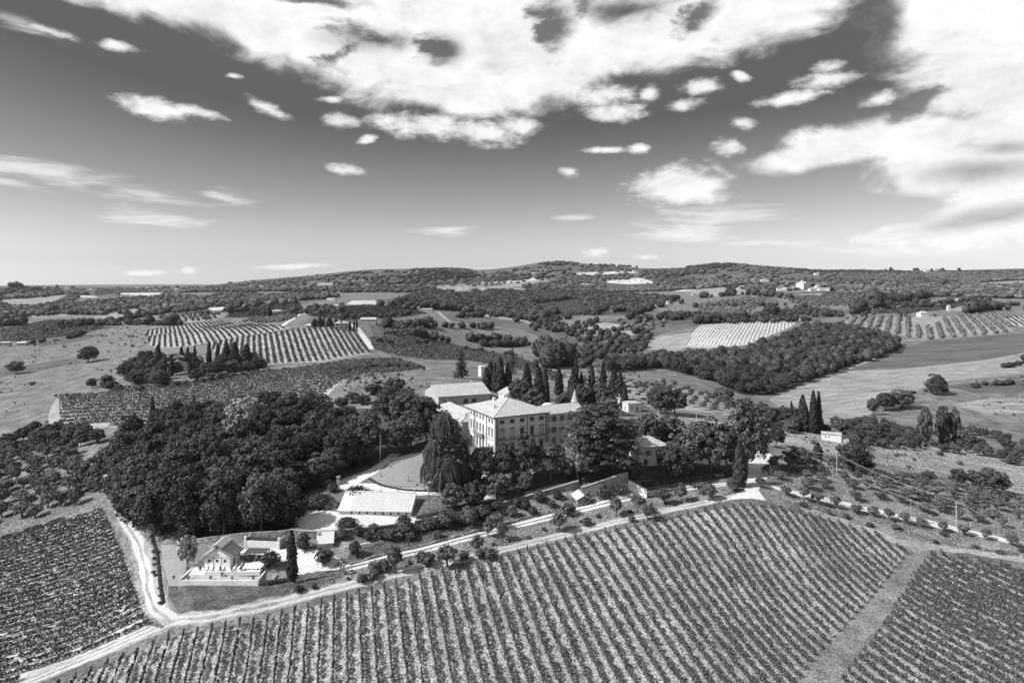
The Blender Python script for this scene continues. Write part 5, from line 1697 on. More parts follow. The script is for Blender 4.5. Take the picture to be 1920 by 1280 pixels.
# ------------------------------------------------------------------ buildings
WALL = mat("pale_plaster", 0.54, var=0.14, scale=0.9, var2=0.16, scale2=0.25, bump=0.1)
WALLW = mat("white_plaster", 0.58, var=0.14, scale=0.8, var2=0.14, scale2=0.2)
WALLS = mat("rough_stone_wall", 0.20, var=0.65, scale=1.1, detail=9, bump=0.8, contrast=1.3)
WALLG = mat("grey_plaster", 0.34, var=0.15, scale=0.8, var2=0.12, scale2=0.2)
STONE = mat("dressed_stone_trim", 0.27, var=0.15, scale=1.5)
ROOF = mat("old_terracotta_tiles", 0.33, var=0.40, scale=2.0, bump=0.5, var2=0.15, scale2=0.3, stretch=(1, 1, 1))
ROOFD = mat("brown_roof_boards", 0.30, var=0.25, scale=2.0, bump=0.4)
ROOFW = mat("white_sheet_roof", 0.42, var=0.08, scale=1.2, bump=0.1, var2=0.06, scale2=0.3)
GLASSM = mat("window_glass", 0.03, rough=0.15, spec=0.6)
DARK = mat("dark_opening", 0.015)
SHUT = mat("painted_shutters", 0.20, var=0.15, scale=3)
IRON = mat("dark_iron", 0.05, rough=0.5)
POLE = mat("grey_pole_wood", 0.45, var=0.2, scale=2)
WIREM = mat("pale_cable", 0.6, rough=0.4)
TERRA = mat("flower_pot_clay", 0.22, var=0.2, scale=4)
LINEN = mat("white_canvas", 0.70)

SIDES = ('front', 'right', 'back', 'left')


def side_frame(side, w, d):
    return {'front': (Vector((0, 0, 0)), Vector((1, 0, 0)), w), 'right': (Vector((w, 0, 0)), Vector((0, 1, 0)), d),
            'back': (Vector((w, d, 0)), Vector((-1, 0, 0)), w), 'left': (Vector((0, d, 0)), Vector((0, -1, 0)), d)}[side]


def wall_side(mb, O, U, length, z0, z1, wins, rec=0.22):
    """One wall as cells round real openings, with reveals; arched heads get their spandrels."""
    n = Vector((U.y, -U.x, 0))
    us = sorted({0.0, length, *[w[0] - w[2] / 2 for w in wins], *[w[0] + w[2] / 2 for w in wins]})
    zs = sorted({z0, z1, *[w[1] for w in wins], *[w[1] + w[3] for w in wins]})

    def P(u, z, k=0.0):
        p = O + U * u - n * k
        return (p.x, p.y, z)
    for a, b in zip(us, us[1:]):
        for c, e in zip(zs, zs[1:]):
            um, zm = (a + b) / 2, (c + e) / 2
            if any(abs(um - w[0]) < w[2] / 2 and w[1] < zm < w[1] + w[3] for w in wins):
                continue
            mb.add([P(a, c), P(b, c), P(b, e), P(a, e)], [(0, 1, 2, 3)])
    for w in wins:
        a, b, c, e = w[0] - w[2] / 2, w[0] + w[2] / 2, w[1], w[1] + w[3]
        q = [(a, c), (b, c), (b, e), (a, e)]
        for i in range(4):
            (u1, v1), (u2, v2) = q[i], q[(i + 1) % 4]
            mb.add([P(u1, v1), P(u2, v2), P(u2, v2, rec), P(u1, v1, rec)], [(0, 3, 2, 1)])
        if len(w) > 4 and 'arch' in w[4]:
            r, n_ = w[2] / 2, 6
            for sgn, corner in ((-1, (a, e)), (1, (b, e))):
                V = [P(*corner, .03)] + [P(w[0] + sgn * r * math.cos(t), e - r + r * math.sin(t), .03) for t in np.linspace(0, math.pi / 2, n_)]
                for k in range(1, n_):
                    mb.add([V[0], V[k], V[k + 1]], [(0, 1, 2) if sgn > 0 else (0, 2, 1)])


def slab(mb, P, t=0.16):
    """A roof plane with thickness."""
    P = [Vector(p) for p in P]
    nrm = (P[1] - P[0]).cross(P[2] - P[0]).normalized()
    if nrm.z < 0:
        P = P[::-1]
    n = len(P)
    V = P + [p - Vector((0, 0, t)) for p in P]
    mb.add(V, [tuple(range(n)), tuple(range(2 * n - 1, n - 1, -1))] + [(i, i + n, (i + 1) % n + n, (i + 1) % n) for i in range(n)])


def window(root, O, U, w, wallm=None):
    """One window of a building: surround and bars, with pane, shutters or pediment as its pieces."""
    u, z, ww, hh = w[:4]
    style = w[4] if len(w) > 4 else ''
    n = Vector((U.y, -U.x, 0))
    rot = math.atan2(U.y, U.x)
    base = O + U * u
    loc = (base.x, base.y, z)
    m = MB()
    f = min(.14, ww * .12)
    if 'plain' not in style:
        t = .16
        if 'arch' not in style:
            m.box(-ww / 2 - t, ww / 2 + t, -.06, .02, hh, hh + t)
        m.box(-ww / 2 - t, -ww / 2, -.06, .02, -.02, hh)
        m.box(ww / 2, ww / 2 + t, -.06, .02, -.02, hh)
        m.box(-ww / 2 - t - .05, ww / 2 + t + .05, -.14, .02, -.16, -.02)
    for x0, x1, z0, z1 in ((-ww / 2, -ww / 2 + f, 0, hh), (ww / 2 - f, ww / 2, 0, hh), (-ww / 2 + f, ww / 2 - f, 0, f), (-ww / 2 + f, ww / 2 - f, hh - f, hh), (-f * .3, f * .3, f, hh - f)):
        m.box(x0, x1, .10, .16, z0, z1)
    o = m.obj("window", STONE, root, loc, rot)
    pm = SHUT if 'shut' in style else GLASSM
    if 'pale' in style:
        pm = WALL
    MB().box(-ww / 2 + f * .5, ww / 2 - f * .5, .165, .20, f * .5, hh - f * .5).obj("pane" if 'shut' not in style else "closed_shutter", pm, o)
    if 'leaves' in style:
        for s in (-1, 1):
            x = s * (ww / 2 + .18 + ww * .25)
            MB().box(x - ww * .25, x + ww * .25, -.09, -.03, 0, hh).obj("shutter", SHUT, o)
    if 'ped' in style or 'seg' in style:
        q = MB()
        k = ww / 2 + .42
        q.box(-k, k, -.28, .02, hh + .20, hh + .34)
        if 'ped' in style:
            top = [(-k, hh + .34), (k, hh + .34), (0, hh + .85)]
        else:
            top = [(-k, hh + .34), (k, hh + .34)] + [(k * math.cos(t), hh + .34 + .46 * math.sin(t)) for t in np.linspace(.5, math.pi - .5, 5)]
        N_ = len(top)
        q.add([(x, -.26, zz) for x, zz in top] + [(x, .02, zz) for x, zz in top], [tuple(range(N_)), tuple(range(2 * N_ - 1, N_ - 1, -1))] + [(i, i + N_, (i + 1) % N_ + N_, (i + 1) % N_) for i in range(N_)])
        q.obj("pediment", STONE, o)
    return o


def building(name, label, cat, loc, rotz, w, d, h, roof='hip', rh=2.0, over=.5, wins=None, wallm=None, roofm=None, base=-3.0, group=None, chim=(), caps=True, detail=True, doors=()):
    root = thing(name, label, cat, loc, rotz, group)
    wallm, roofm = wallm or WALL, roofm or ROOF
    wins = wins or {}
    mb = MB()
    for s in SIDES:
        O, U, L = side_frame(s, w, d)
        wall_side(mb, O, U, L, base, h, wins.get(s, []))
        for q in wins.get(s, []):
            if detail:
                window(root, O, U, q)
            else:
                n = Vector((U.y, -U.x, 0))
                b = O + U * q[0] - n * .15
                MB().box(-q[2] / 2, q[2] / 2, 0, .04, 0, q[3]).obj("window", GLASSM, root, (b.x, b.y, q[1]), math.atan2(U.y, U.x))
    e = h + .02
    rb = MB()
    k = over
    if roof == 'hip':
        s = min(w, d) / 2
        slope = rh / (s + k)
        z0 = e - slope * 0
        A, B, Cc, Dd = (-k, -k, z0), (w + k, -k, z0), (w + k, d + k, z0), (-k, d + k, z0)
        if d >= w:
            r0, r1 = (w / 2, s, z0 + rh), (w / 2, max(d - s, s + .05), z0 + rh)
            planes = [[A, B, r0], [B, Cc, r1, r0], [Cc, Dd, r1], [Dd, A, r0, r1]]
        else:
            r0, r1 = (s, d / 2, z0 + rh), (w - s, d / 2, z0 + rh)
            planes = [[A, B, r1, r0], [B, Cc, r1], [Cc, Dd, r0, r1], [Dd, A, r0]]
        hips = [(A, r0), (B, r0 if d >= w else r1), (Cc, r1), (Dd, r1 if d >= w else r0), (r0, r1)]
    elif roof == 'gable_x':
        A, B, Cc, Dd = (-k, -k, e), (w + k, -k, e), (w + k, d + k, e), (-k, d + k, e)
        r0, r1 = (-k, d / 2, e + rh), (w + k, d / 2, e + rh)
        planes = [[A, B, r1, r0], [Cc, Dd, r0, r1]]
        hips = [(r0, r1)]
        zt = h + rh * (d / 2) / (d / 2 + k) - .02
        mb.add([(0, 0, h), (0, d, h), (0, d / 2, zt)], [(0, 2, 1)])
        mb.add([(w, 0, h), (w, d, h), (w, d / 2, zt)], [(0, 1, 2)])
    elif roof == 'gable_y':
        A, B, Cc, Dd = (-k, -k, e), (w + k, -k, e), (w + k, d + k, e), (-k, d + k, e)
        r0, r1 = (w / 2, -k, e + rh), (w / 2, d + k, e + rh)
        planes = [[A, Dd, r1, r0], [B, Cc, r1, r0]]
        hips = [(r0, r1)]
        zt = h + rh * (w / 2) / (w / 2 + k) - .02
        mb.add([(0, 0, h), (w, 0, h), (w / 2, 0, zt)], [(0, 1, 2)])
        mb.add([(0, d, h), (w, d, h), (w / 2, d, zt)], [(0, 2, 1)])
    elif roof == 'shed':                               # high at the back
        planes = [[(-k, -k, e), (w + k, -k, e), (w + k, d + k, e + rh), (-k, d + k, e + rh)]]
        hips = []
        mb.add([(0, 0, h), (0, d, h), (0, d, h + rh - .15)], [(0, 2, 1)])
        mb.add([(w, 0, h), (w, d, h), (w, d, h + rh - .15)], [(0, 1, 2)])
        mb.add([(0, d, h), (w, d, h), (w, d, h + rh - .15), (0, d, h + rh - .15)], [(0, 3, 2, 1)])
    else:
        planes = [[(-k, -k, e), (w + k, -k, e), (w + k, d + k, e), (-k, d + k, e)]]
        hips = []
    for p in planes:
        slab(rb, p, .2)
    ro = rb.obj("roof", roofm, root)
    if caps and hips and detail:
        cb = MB()
        for a, b in hips:
            cb.tube([Vector(a) + Vector((0, 0, .03)), Vector(b) + Vector((0, 0, .03))], .11, 5)
        cb.obj("ridge_tiles", ROOFD, ro)
    for cx, cy, cz, cw in chim:
        c = MB().box(-cw / 2, cw / 2, -cw / 2, cw / 2, -1.5, 1.0)
        c.box(-cw / 2 - .1, cw / 2 + .1, -cw / 2 - .1, cw / 2 + .1, 1.0, 1.16)
        c.obj("chimney", WALL, ro, (cx, cy, cz))
    mb.obj("wall", wallm, root)
    return root


def band(root, w, d, z0, z1, out, m, name="cornice"):
    q = MB()
    q.box(-out, w + out, -out, .0, z0, z1)
    q.box(-out, w + out, d, d + out, z0, z1)
    q.box(-out, 0, 0, d, z0, z1)
    q.box(w, w + out, 0, d, z0, z1)
    return q.obj(name, m, root)


def build_villa():
    yaw = R(27.5)
    W, D_, H = 22.0, 24.0, 15.0
    fx = (2.7, 6.9, 11.0, 15.2, 19.2)
    lu = (2.6, 5.0, 8.2, 10.9, 13.6, 18.8, 21.4)
    wins = {'front': [(u, 12.1, 1.7, 1.35, 'attic') for u in fx] +
            [(u, 7.15, 1.5, 2.75, s) for u, s in zip(fx, ('ped shut pale', 'seg shut pale', 'ped', 'seg', 'ped pale'))] +
            [(u, 1.6, 1.5, 2.9, 'seg' if i % 2 else 'ped') for i, u in enumerate(fx)],
            'left': [(u, 12.1, 1.2, 1.35, 'attic') for u in lu] +
            [(u, 7.15, 1.2, 3.3 if i in (2, 3, 4) else 2.75, 'arch' if i in (2, 3, 4) else 'ped shut') for i, u in enumerate(lu)] +
            [(u, 1.2, 1.3, 3.6 if i in (2, 3, 4) else 2.9, 'arch' if i in (2, 3, 4) else 'shut') for i, u in enumerate(lu)],
            'right': [(u, 12.1, 1.5, 1.35, 'attic') for u in (4, 9, 15, 20)], 'back': []}
    v = building("villa", "large pale three-storey villa with a low hipped tile roof, facing the vineyards", "villa", (-6, 247, 0), yaw, W, D_, H, 'hip', 4.2, 1.25, wins, WALL, ROOF, -6,
                 chim=((7.0, 15.5, 17.9, .9), (10.5, 13.5, 19.2, .9), (3.2, 7.5, 16.9, .7), (13.5, 17.5, 18.5, .8)))
    band(v, W, D_, 14.25, 14.98, .45, STONE, "cornice")  # darkened stone puts the eave shadow into the cornice's colour
    band(v, W, D_, 6.05, 6.35, .22, STONE, "string_course")
    band(v, W, D_, 6.85, 7.0, .12, STONE, "string_course")
    q = MB()
    for x0, x1, y0, y1 in ((-.12, .9, -.12, -.0), (-.12, 0, 0, .9), (W - .9, W + .12, -.12, 0), (-.12, 0, D_ - .9, D_)):
        q.box(x0, x1, y0, y1, -4, 14.25)
    for u in (17.6, 7.6):
        q.box(-.18, 0, u - .35, u + .35, -4, 14.25)
    q.obj("pilaster", STONE, v)
    for x, y in ((.95, -.16), (13.1, -.16), (21.0, -.16), (-.22, 7.0), (-.22, 18.1)):
        MB().tube([(x, y, 14.2), (x, y, -1)], .10, 6).obj("drainpipe", IRON, v)
    # balcony on the sunlit side
    b = MB().box(-1.35, -.24, 9.2, 17.0, 5.9, 6.1)
    for y in (9.6, 11.6, 13.2, 14.8, 16.6):
        b.box(-1.1, -.24, y - .15, y + .15, 5.4, 5.9)
    bo = b.obj("balcony", STONE, v)
    r = MB()
    r.box(-1.34, -1.16, 9.2, 17.0, 6.95, 7.08)
    for y in np.arange(9.3, 17.0, .32):
        r.box(-1.31, -1.2, y, y + .13, 6.1, 6.95)
    for y in (9.2, 16.86):
        r.box(-1.16, -.24, y, y + .14, 6.1, 7.05)
    r.obj("balustrade", STONE, bo)
    # window-sill balustrades of the shaded side
    for i, u in enumerate(fx):
        m = MB()
        m.box(u - 1.2, u + 1.2, -.34, -.23, 6.36, 6.84)
        m.box(u - 1.3, u + 1.3, -.42, -.1, 6.84, 7.02)
        m.obj("window_balustrade", STONE, v)
    # skylights and a round vent on the roof
    for x, y in ((2.6, 13.5), (2.2, 9.0)):
        zr = 15.02 + 4.2 * (x + 1.0) / 12.0
        MB().add([(x - .7, y - .5, zr - .7 * .35 + .08), (x + .7, y - .5, zr + .7 * .35 + .08), (x + .7, y + .5, zr + .7 * .35 + .08), (x - .7, y + .5, zr - .7 * .35 + .08)], [(0, 1, 2, 3)]).obj("skylight", ROOFW, v)
    # lower wing on the right
    ax, ay = (-6 + 22 * math.cos(yaw) - 4.5 * math.sin(yaw), 247 + 22 * math.sin(yaw) + 4.5 * math.cos(yaw))
    wn = {'front': [(u, 9.9, 1.1, 1.9, 'leaves') for u in (2.2, 5.4, 9, 12.5, 16)] + [(u, 5.6, 1.1, 2.1, 'leaves') for u in (2.2, 5.4, 9, 12.5, 16)] + [(u, 1.2, 1.2, 2.4, 'shut') for u in (2.2, 5.4, 9, 12.5, 16)]}
    building("villa_wing", "plain lower wing with open shutters joined to the villa's right end", "villa wing", (ax + .02, ay, 0), yaw, 19, 11, 12.9, 'gable_x', 2.3, .6, wn, WALL, ROOF, -5)
    # left rear wing with hipped end
    lx, ly = (-6 + (-1.2) * math.cos(yaw) - 27.5 * math.sin(yaw), 247 + (-1.2) * math.sin(yaw) + 27.5 * math.cos(yaw))
    building("villa_rear_wing", "low tile-roofed wing running back from the villa's sunlit side", "villa wing", (lx, ly, .5), yaw, 12, 34, 7.6, 'hip', 3.0, .6, {'left': [(u, 4.2, 1.1, 1.7, 'shut') for u in (4, 9, 14, 19, 24, 29)], 'front': [(3, 4.2, 1.1, 1.7, 'shut')]}, WALL, ROOF, -5)
    # barn behind
    byaw = math.atan2(9, 22.8)
    bw = {'front': [(3.2, 1.0, 1.6, 2.6, 'shut plain'), (6.5, 3.0, 1.0, .9, 'shut plain'), (9.0, 1.4, .9, 1.4, 'plain shut'), (14.2, .6, 2.7, 3.0, 'arch plain'), (18.6, .6, 2.7, 3.0, 'arch plain')]}
    building("barn", "long tile-roofed barn with two dark arched openings behind the villa", "barn", (-36.5, 339, 1.0), byaw, 27, 27, 5.3, 'gable_x', 4.0, .7, bw, WALLG, ROOF, -5, chim=((22, 15, 8.5, .8),))
    building("barn_wing", "low tile-roofed wing running forward from the barn's right end", "barn", (-7.0, 356, .5), R(-62), 27, 10, 5.2, 'gable_x', 2.4, .6, {'front': [(u, 1.5, 1.0, 1.5, 'shut') for u in (4, 10, 16, 22)]}, WALL, ROOF, -5, chim=((8, 6, 7.2, .8), (12, 4, 7.2, .7)))
    # bell turret of the chapel
    t = thing("bell_turret", "small pointed bell turret rising between the villa wing and the broad cedar", "bell tower", (25.4, 276, 0), R(20))
    mb = MB()
    for s in SIDES:
        O, U, L = side_frame(s, 2.3, 2.3)
        wall_side(mb, O - Vector((1.15, 1.15, 0)), U, L, -2, 15.4, [(1.15, 12.6, .8, 2.0, 'arch')], .3)
    mb.obj("wall", WALL, t)
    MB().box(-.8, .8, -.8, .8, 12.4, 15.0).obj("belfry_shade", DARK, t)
    MB().lathe([(1.75, 15.3), (1.68, 15.55), (1.35, 16.0), (0.05, 20.2)], 8).obj("spire", ROOF, t)
    MB().tube([(0, 0, 20.1), (0, 0, 21.0)], .05, 5).box(-.3, .3, -.04, .04, 20.6, 20.7).obj("cross", IRON, t)
    # little dome and outhouses
    dm = thing("dome_roof", "shallow round dome roof peeping over the villa wing", "dome", (15.2, 290, 0))
    MB().lathe([(2.6, 0), (2.6, 10.9), (2.75, 11.0), (2.2, 11.6), (1.2, 12.1), (0.05, 12.3)], 14).obj("dome", WALLW, dm, smooth=False)
    building("outhouse", "small white gabled outhouse among the cypresses behind the villa", "outhouse", (20.0, 308, 1.0), R(30), 4, 5, 3.6, 'gable_y', 1.2, .3, {'front': [(2, .4, 1, 2, 'shut')]}, WALLW, ROOF, -3)
    building("garden_house", "white cube house with a pale low roof beyond the broad cedar", "house", tuple(at(1178, 772)), R(20), 7.5, 6, 4.2, 'hip', .9, .4, {'front': [(2, 1.2, .9, 1.2, 'shut'), (5.2, .1, 1.1, 2.1, 'shut')], 'left': [(3, .6, 1.4, 2.0, 'shut')]}, WALLW, ROOF, -2)
    p = at(1166, 768)
    building("garden_annex", "low annex with a chimney left of the white cube house", "house", (p.x, p.y + 6, p.z), R(20), 7, 5, 4.6, 'shed', .8, .3, {'front': [(2.5, 1, 1, 1.4, 'shut')]}, WALLG, ROOF, -2, chim=((1.2, 2.5, 5.4, .6),))
    p = at(1204, 874)
    building("hip_roofed_house", "small white house with hipped tile roof half hidden by trees", "house", (p.x - 1, p.y, p.z), R(14), 11, 10, 7.0, 'hip', 2.6, .8, {'front': [(3.5, 3.8, 1.0, 1.7, 'leaves'), (7.5, 3.8, 1.0, 1.7, 'leaves'), (2.5, .2, 1.4, 2.4, 'arch'), (7.5, .4, 1.1, 2.0, 'shut')], 'left': [(3, 3.8, 1, 1.7, 'shut'), (7, 3.8, 1, 1.7, 'shut')]}, WALLW, ROOF, -3)
    p = at(1541, 824)
    bk = building("white_bunker", "low flat white building with small windows on the dry slope", "hut", (p.x, p.y, p.z), R(-22), 8.2, 4, 2.9, 'shed', .25, .25, {'front': [(1.6, 1.2, .5, .8, 'plain'), (3.0, 1.2, .5, .8, 'plain')]}, WALLW, WALLG, -2)
    MB().box(8.3, 11.4, .6, 3.2, -2.5, .9).obj("lean_to", WALLG, bk)
    p = at(902, 706)
    wt = building("water_tower", "small square white tower with a flat lid beside the conifer", "tower", (p.x, p.y, p.z), R(32), 3.8, 3.8, 7.2, 'flat', 0, .35, {'front': [(1.9, 4.5, .7, 1.0, 'plain')]}, WALLW, WALL, -2)
    p = at(318, 700)
    building("old_farmhouse", "old stone farmhouse with gabled roof inside the left tree clump", "farmhouse", (p.x, p.y, p.z), R(38), 13, 10, 7.5, 'gable_y', 2.4, .6, {'front': [(3, 4.6, 1, 1.5, 'shut'), (8, 4.6, 1, 1.5, 'shut'), (5.5, .2, 1.4, 2.2, 'shut')], 'left': [(3, 4.6, 1, 1.5, 'shut'), (7, 4.6, 1, 1.5, 'shut')]}, WALL, ROOF, -4, chim=((6.5, 3, 9.5, .8),))
    building("farm_annex", "white annex with small roof above the old stone farmhouse", "farmhouse", (p.x - 1.5, p.y + 12, p.z + 1), R(38), 8, 8, 9.5, 'hip', 2.0, .5, {'front': [(3, 6.6, 1, 1.5, 'shut')]}, WALLW, ROOF, -4)


build_villa()


def far_house(name, label, cat, px, base, wpx, hpx, rpx, yaw=0.0, roof='gable_x', wallm=None, roofm=None, depth=.8, group=None, rows=2, back=0.0):
    """A distant house from its width and height in the photograph; windows are recessed panes."""
    p = at(px - wpx / 2, base)
    k = p.y / FPX
    w, h, rh = wpx * k, hpx * k, rpx * k
    n = max(1, int(w / 4.5))
    rows = max(1, min(rows, int(h / 2.6)))
    wins = {'front': [((i + .5) * w / n, (j + .35) * h / rows, min(1.2, w / n * .45), h / rows * .5, '') for i in range(n) for j in range(rows)]}
    return building(name, label, cat, (p.x, p.y + back, p.z), yaw, w, max(4.5, w * depth), h, roof, rh, .5, wins, wallm or WALLW, roofm or ROOF, -6, group, detail=False)


far_house("open_shed", "long low open shed with a pale roof beside hilltop cypresses", "shed", 582, 613, 20, 3.2, 1.6, 0, 'shed', WALLG, ROOFW)
far_house("farmhouse", "farmhouse with shaded walls behind the tall cypresses at the top of the striped vineyard", "farmhouse", 640, 618, 26, 12, 4, R(15), 'hip', WALLG)  # grey plaster here paints the shade on the walls
far_house("farmhouse", "farmhouse with a long pale roof at the end of the hilltop cypress avenue", "farmhouse", 690, 604, 28, 5, 3.5, R(5), 'gable_x', WALLG)
far_house("farmhouse", "white farmhouse right of a row of small cypresses", "farmhouse", 516, 587, 22, 4.2, 2.2, R(-5), 'hip', WALLW)
far_house("white_hut", "tiny white square hut at the edge of the striped fields", "hut", 450, 607, 5, 5.5, .5, R(20), 'flat', WALLW)
far_house("farmhouse", "white farmhouse among trees at the head of the pale track", "farmhouse", 577, 563, 22, 4.5, 2.2, R(8), 'hip')
far_house("farmhouse", "smaller white farmhouse to the right at the head of the pale track", "farmhouse", 620, 563, 15, 3, 1.6, R(-8), 'gable_x')
far_house("field_barn", "small block-shaped barn cut by the left edge of the photo", "barn", 5, 650, 17, 8, 1.5, R(10), 'flat', WALLG, WALLW)
far_house("field_barn", "small block-shaped barn standing alone in the left meadow", "barn", 38, 649, 15, 6.5, 1.3, R(10), 'gable_x', WALLG, WALLW)
far_house("farmhouse", "tiny white farmhouse under the dark hillside wood", "farmhouse", 781, 582, 9, 5, 2, 0, 'gable_x')
far_house("low_barn", "low barn beside the tiny white farmhouse under the wood", "barn", 800, 582, 20, 2.4, 1.4, 0, 'gable_x', WALLG)
far_house("country_house", "white country house with terrace, lower of two on the far hill", "house", 1140, 588, 22, 6, 2, R(10), 'hip')
far_house("country_house", "taller pale country house just right of the white one on the far hill", "house", 1162, 584, 18, 8, 2.2, R(10), 'hip', WALL)
far_house("stone_house", "long white house with a block-like outline right of the country houses", "house", 1243, 577, 28, 6, 1.5, R(12), 'gable_x')
far_house("tower_house", "small tower-like house at the end of the long white house", "house", 1255, 574, 6, 9, 1.2, R(12), 'hip', WALLW, back=6)
far_house("road_house", "white house with wide pale roof above the olive orchard rows", "house", 1735, 594, 16, 7, 4, R(6), 'hip')
far_house("tall_house", "small tall white house in the trees beyond the olive orchard", "house", 1780, 582, 5, 8, 2, 0, 'gable_x')
far_house("villa_on_hill", "white house on the wooded hill left of the church village", "house", 1435, 529, 15, 4, 2, 0, 'hip')
for i, (px, b, w_, h_, lab) in enumerate([(862, 543, 9, 6, "gabled white farm building on the far pale field"), (874, 543, 8, 4, "low white farm building next to the gabled one"), (972, 537, 12, 3, "long low white farm on the far pale ridge"), (905, 544, 6, 2.5, "tiny white shed far right of the gabled farm building"),
                                          (1532, 516, 8, 3, "lone white house high on the wooded slope above the village"), (1738, 510, 7, 4, "white house on the skyline ridge at the right"), (1756, 509, 6, 5, "square white house on the skyline ridge right of another"), (1800, 565, 8, 3, "tiny white house at the edge of the right woods")]):
    far_house("farm_building", lab, "house", px, b, w_, h_, 1.5, 0, 'gable_x')
# the hill village with its church
c = far_house("church", "white church with gabled front towering over the hill village", "church", 1514, 542, 15, 10, 3.5, R(20), 'gable_y', WALLW, depth=1.3)
far_house("church_tower", "slim white bell tower beside the village church", "bell tower", 1507, 541, 4.5, 14, 2, R(20), 'hip', WALLW, back=3)
gg = np.random.default_rng(17)
for i, px in enumerate([1461, 1470, 1480, 1489, 1498, 1524, 1532, 1541, 1550, 1558, 1466, 1486, 1536]):
    b = 545 - (4 if i >= 10 else 0) + gg.uniform(-.8, .8)
    far_house("village_house", (ORD[i - 10] + " house in the upper row of the hill village" if i >= 10 else ORD[i] + " house from the left in the hill village's lower row"), "house", px, b, gg.uniform(8, 11), gg.uniform(3.4, 5), gg.uniform(1, 1.8), gg.uniform(-.3, .3), 'gable_x', WALL if i % 3 else WALLW, group="houses of the hill village")
for i, px in enumerate([1142, 1150, 1160, 1170, 1180, 1190, 1203, 1214, 1225]):
    far_house("hillside_house", ORD[i] + " from the left of the tiny houses in the far hillside hamlet", "house", px, 530 + gg.uniform(-3.5, 2), gg.uniform(4, 7), gg.uniform(1.8, 3), .8, gg.uniform(-.4, .4), 'gable_x', WALLW, group="houses of the far hillside hamlet")
for i, (px, b) in enumerate([(82, 540), (124, 541), (170, 541), (255, 540), (275, 540), (330, 541), (470, 536), (490, 537), (510, 534), (545, 530), (660, 527), (680, 526), (690, 533), (420, 541), (1000, 512), (1190, 508), (1385, 540), (1300, 552)]):
    far_house("distant_house", "tiny pale house dotted along the far hills", "house", px, b + 2, gg.uniform(4, 8), gg.uniform(1.6, 2.6), .9, gg.uniform(-.3, .3), 'gable_x', WALLW, group="houses dotted along the far hills")


# ------------------------------------------------------------------ greenhouse, pool terrace, garden walls
def build_greenhouse():
    a, b = at(634, 965), at(771, 967)
    yaw = math.atan2(b.y - a.y, b.x - a.x)
    L = (b - a).length
    z = min(a.z, b.z)
    t = thing("greenhouse", "long white lean-to greenhouse roof with low wall of small windows", "greenhouse", (a.x, a.y, z), yaw)
    ops = [(u, .35, .55, .75, '') for u in np.linspace(4.2, L - 1.5, 8)]
    mb = MB()
    wall_side(mb, Vector((0, 0, 0)), Vector((1, 0, 0)), L, -2, 1.5, ops, .25)
    mb.box(0, L, 8.0, 8.5, -2, 4.9)
    mb.add([(0, 0, -2), (0, 8, -2), (0, 8, 4.6), (0, 0, 1.45)], [(0, 3, 2, 1)])
    mb.add([(L, 0, -2), (L, 8, -2), (L, 8, 4.6), (L, 0, 1.45)], [(0, 1, 2, 3)])
    mb.obj("wall", WALLW, t)
    for o in ops:
        w = MB().box(-.28, .28, .26, .30, 0, .75).obj("window", DARK, t, (o[0], 0, .35))
    n = 24
    for i in range(n):
        x0, x1 = -.15 + (L + .3) * i / n, -.15 + (L + .3) * (i + 1) / n - .055
        o = .02 * (i % 2)
        r = MB()
        slab(r, [(x0, -.35, 1.42 + o), (x1, -.35, 1.42 + o), (x1, 7.9, 4.55 + o), (x0, 7.9, 4.55 + o)], .06)
        r.obj("roof_panel", ROOFW if i > 3 else WALL, t)
    MB().box(-.2, L + .2, -.42, -.3, 1.28, 1.40).obj("gutter", STONE, t)
    q = MB()
    for x in np.linspace(.5, L - .5, 5):
        q.box(x - .16, x + .16, 8.08, 8.42, 4.9, 5.6)
    q.obj("parapet_post", STONE, t)


build_greenhouse()


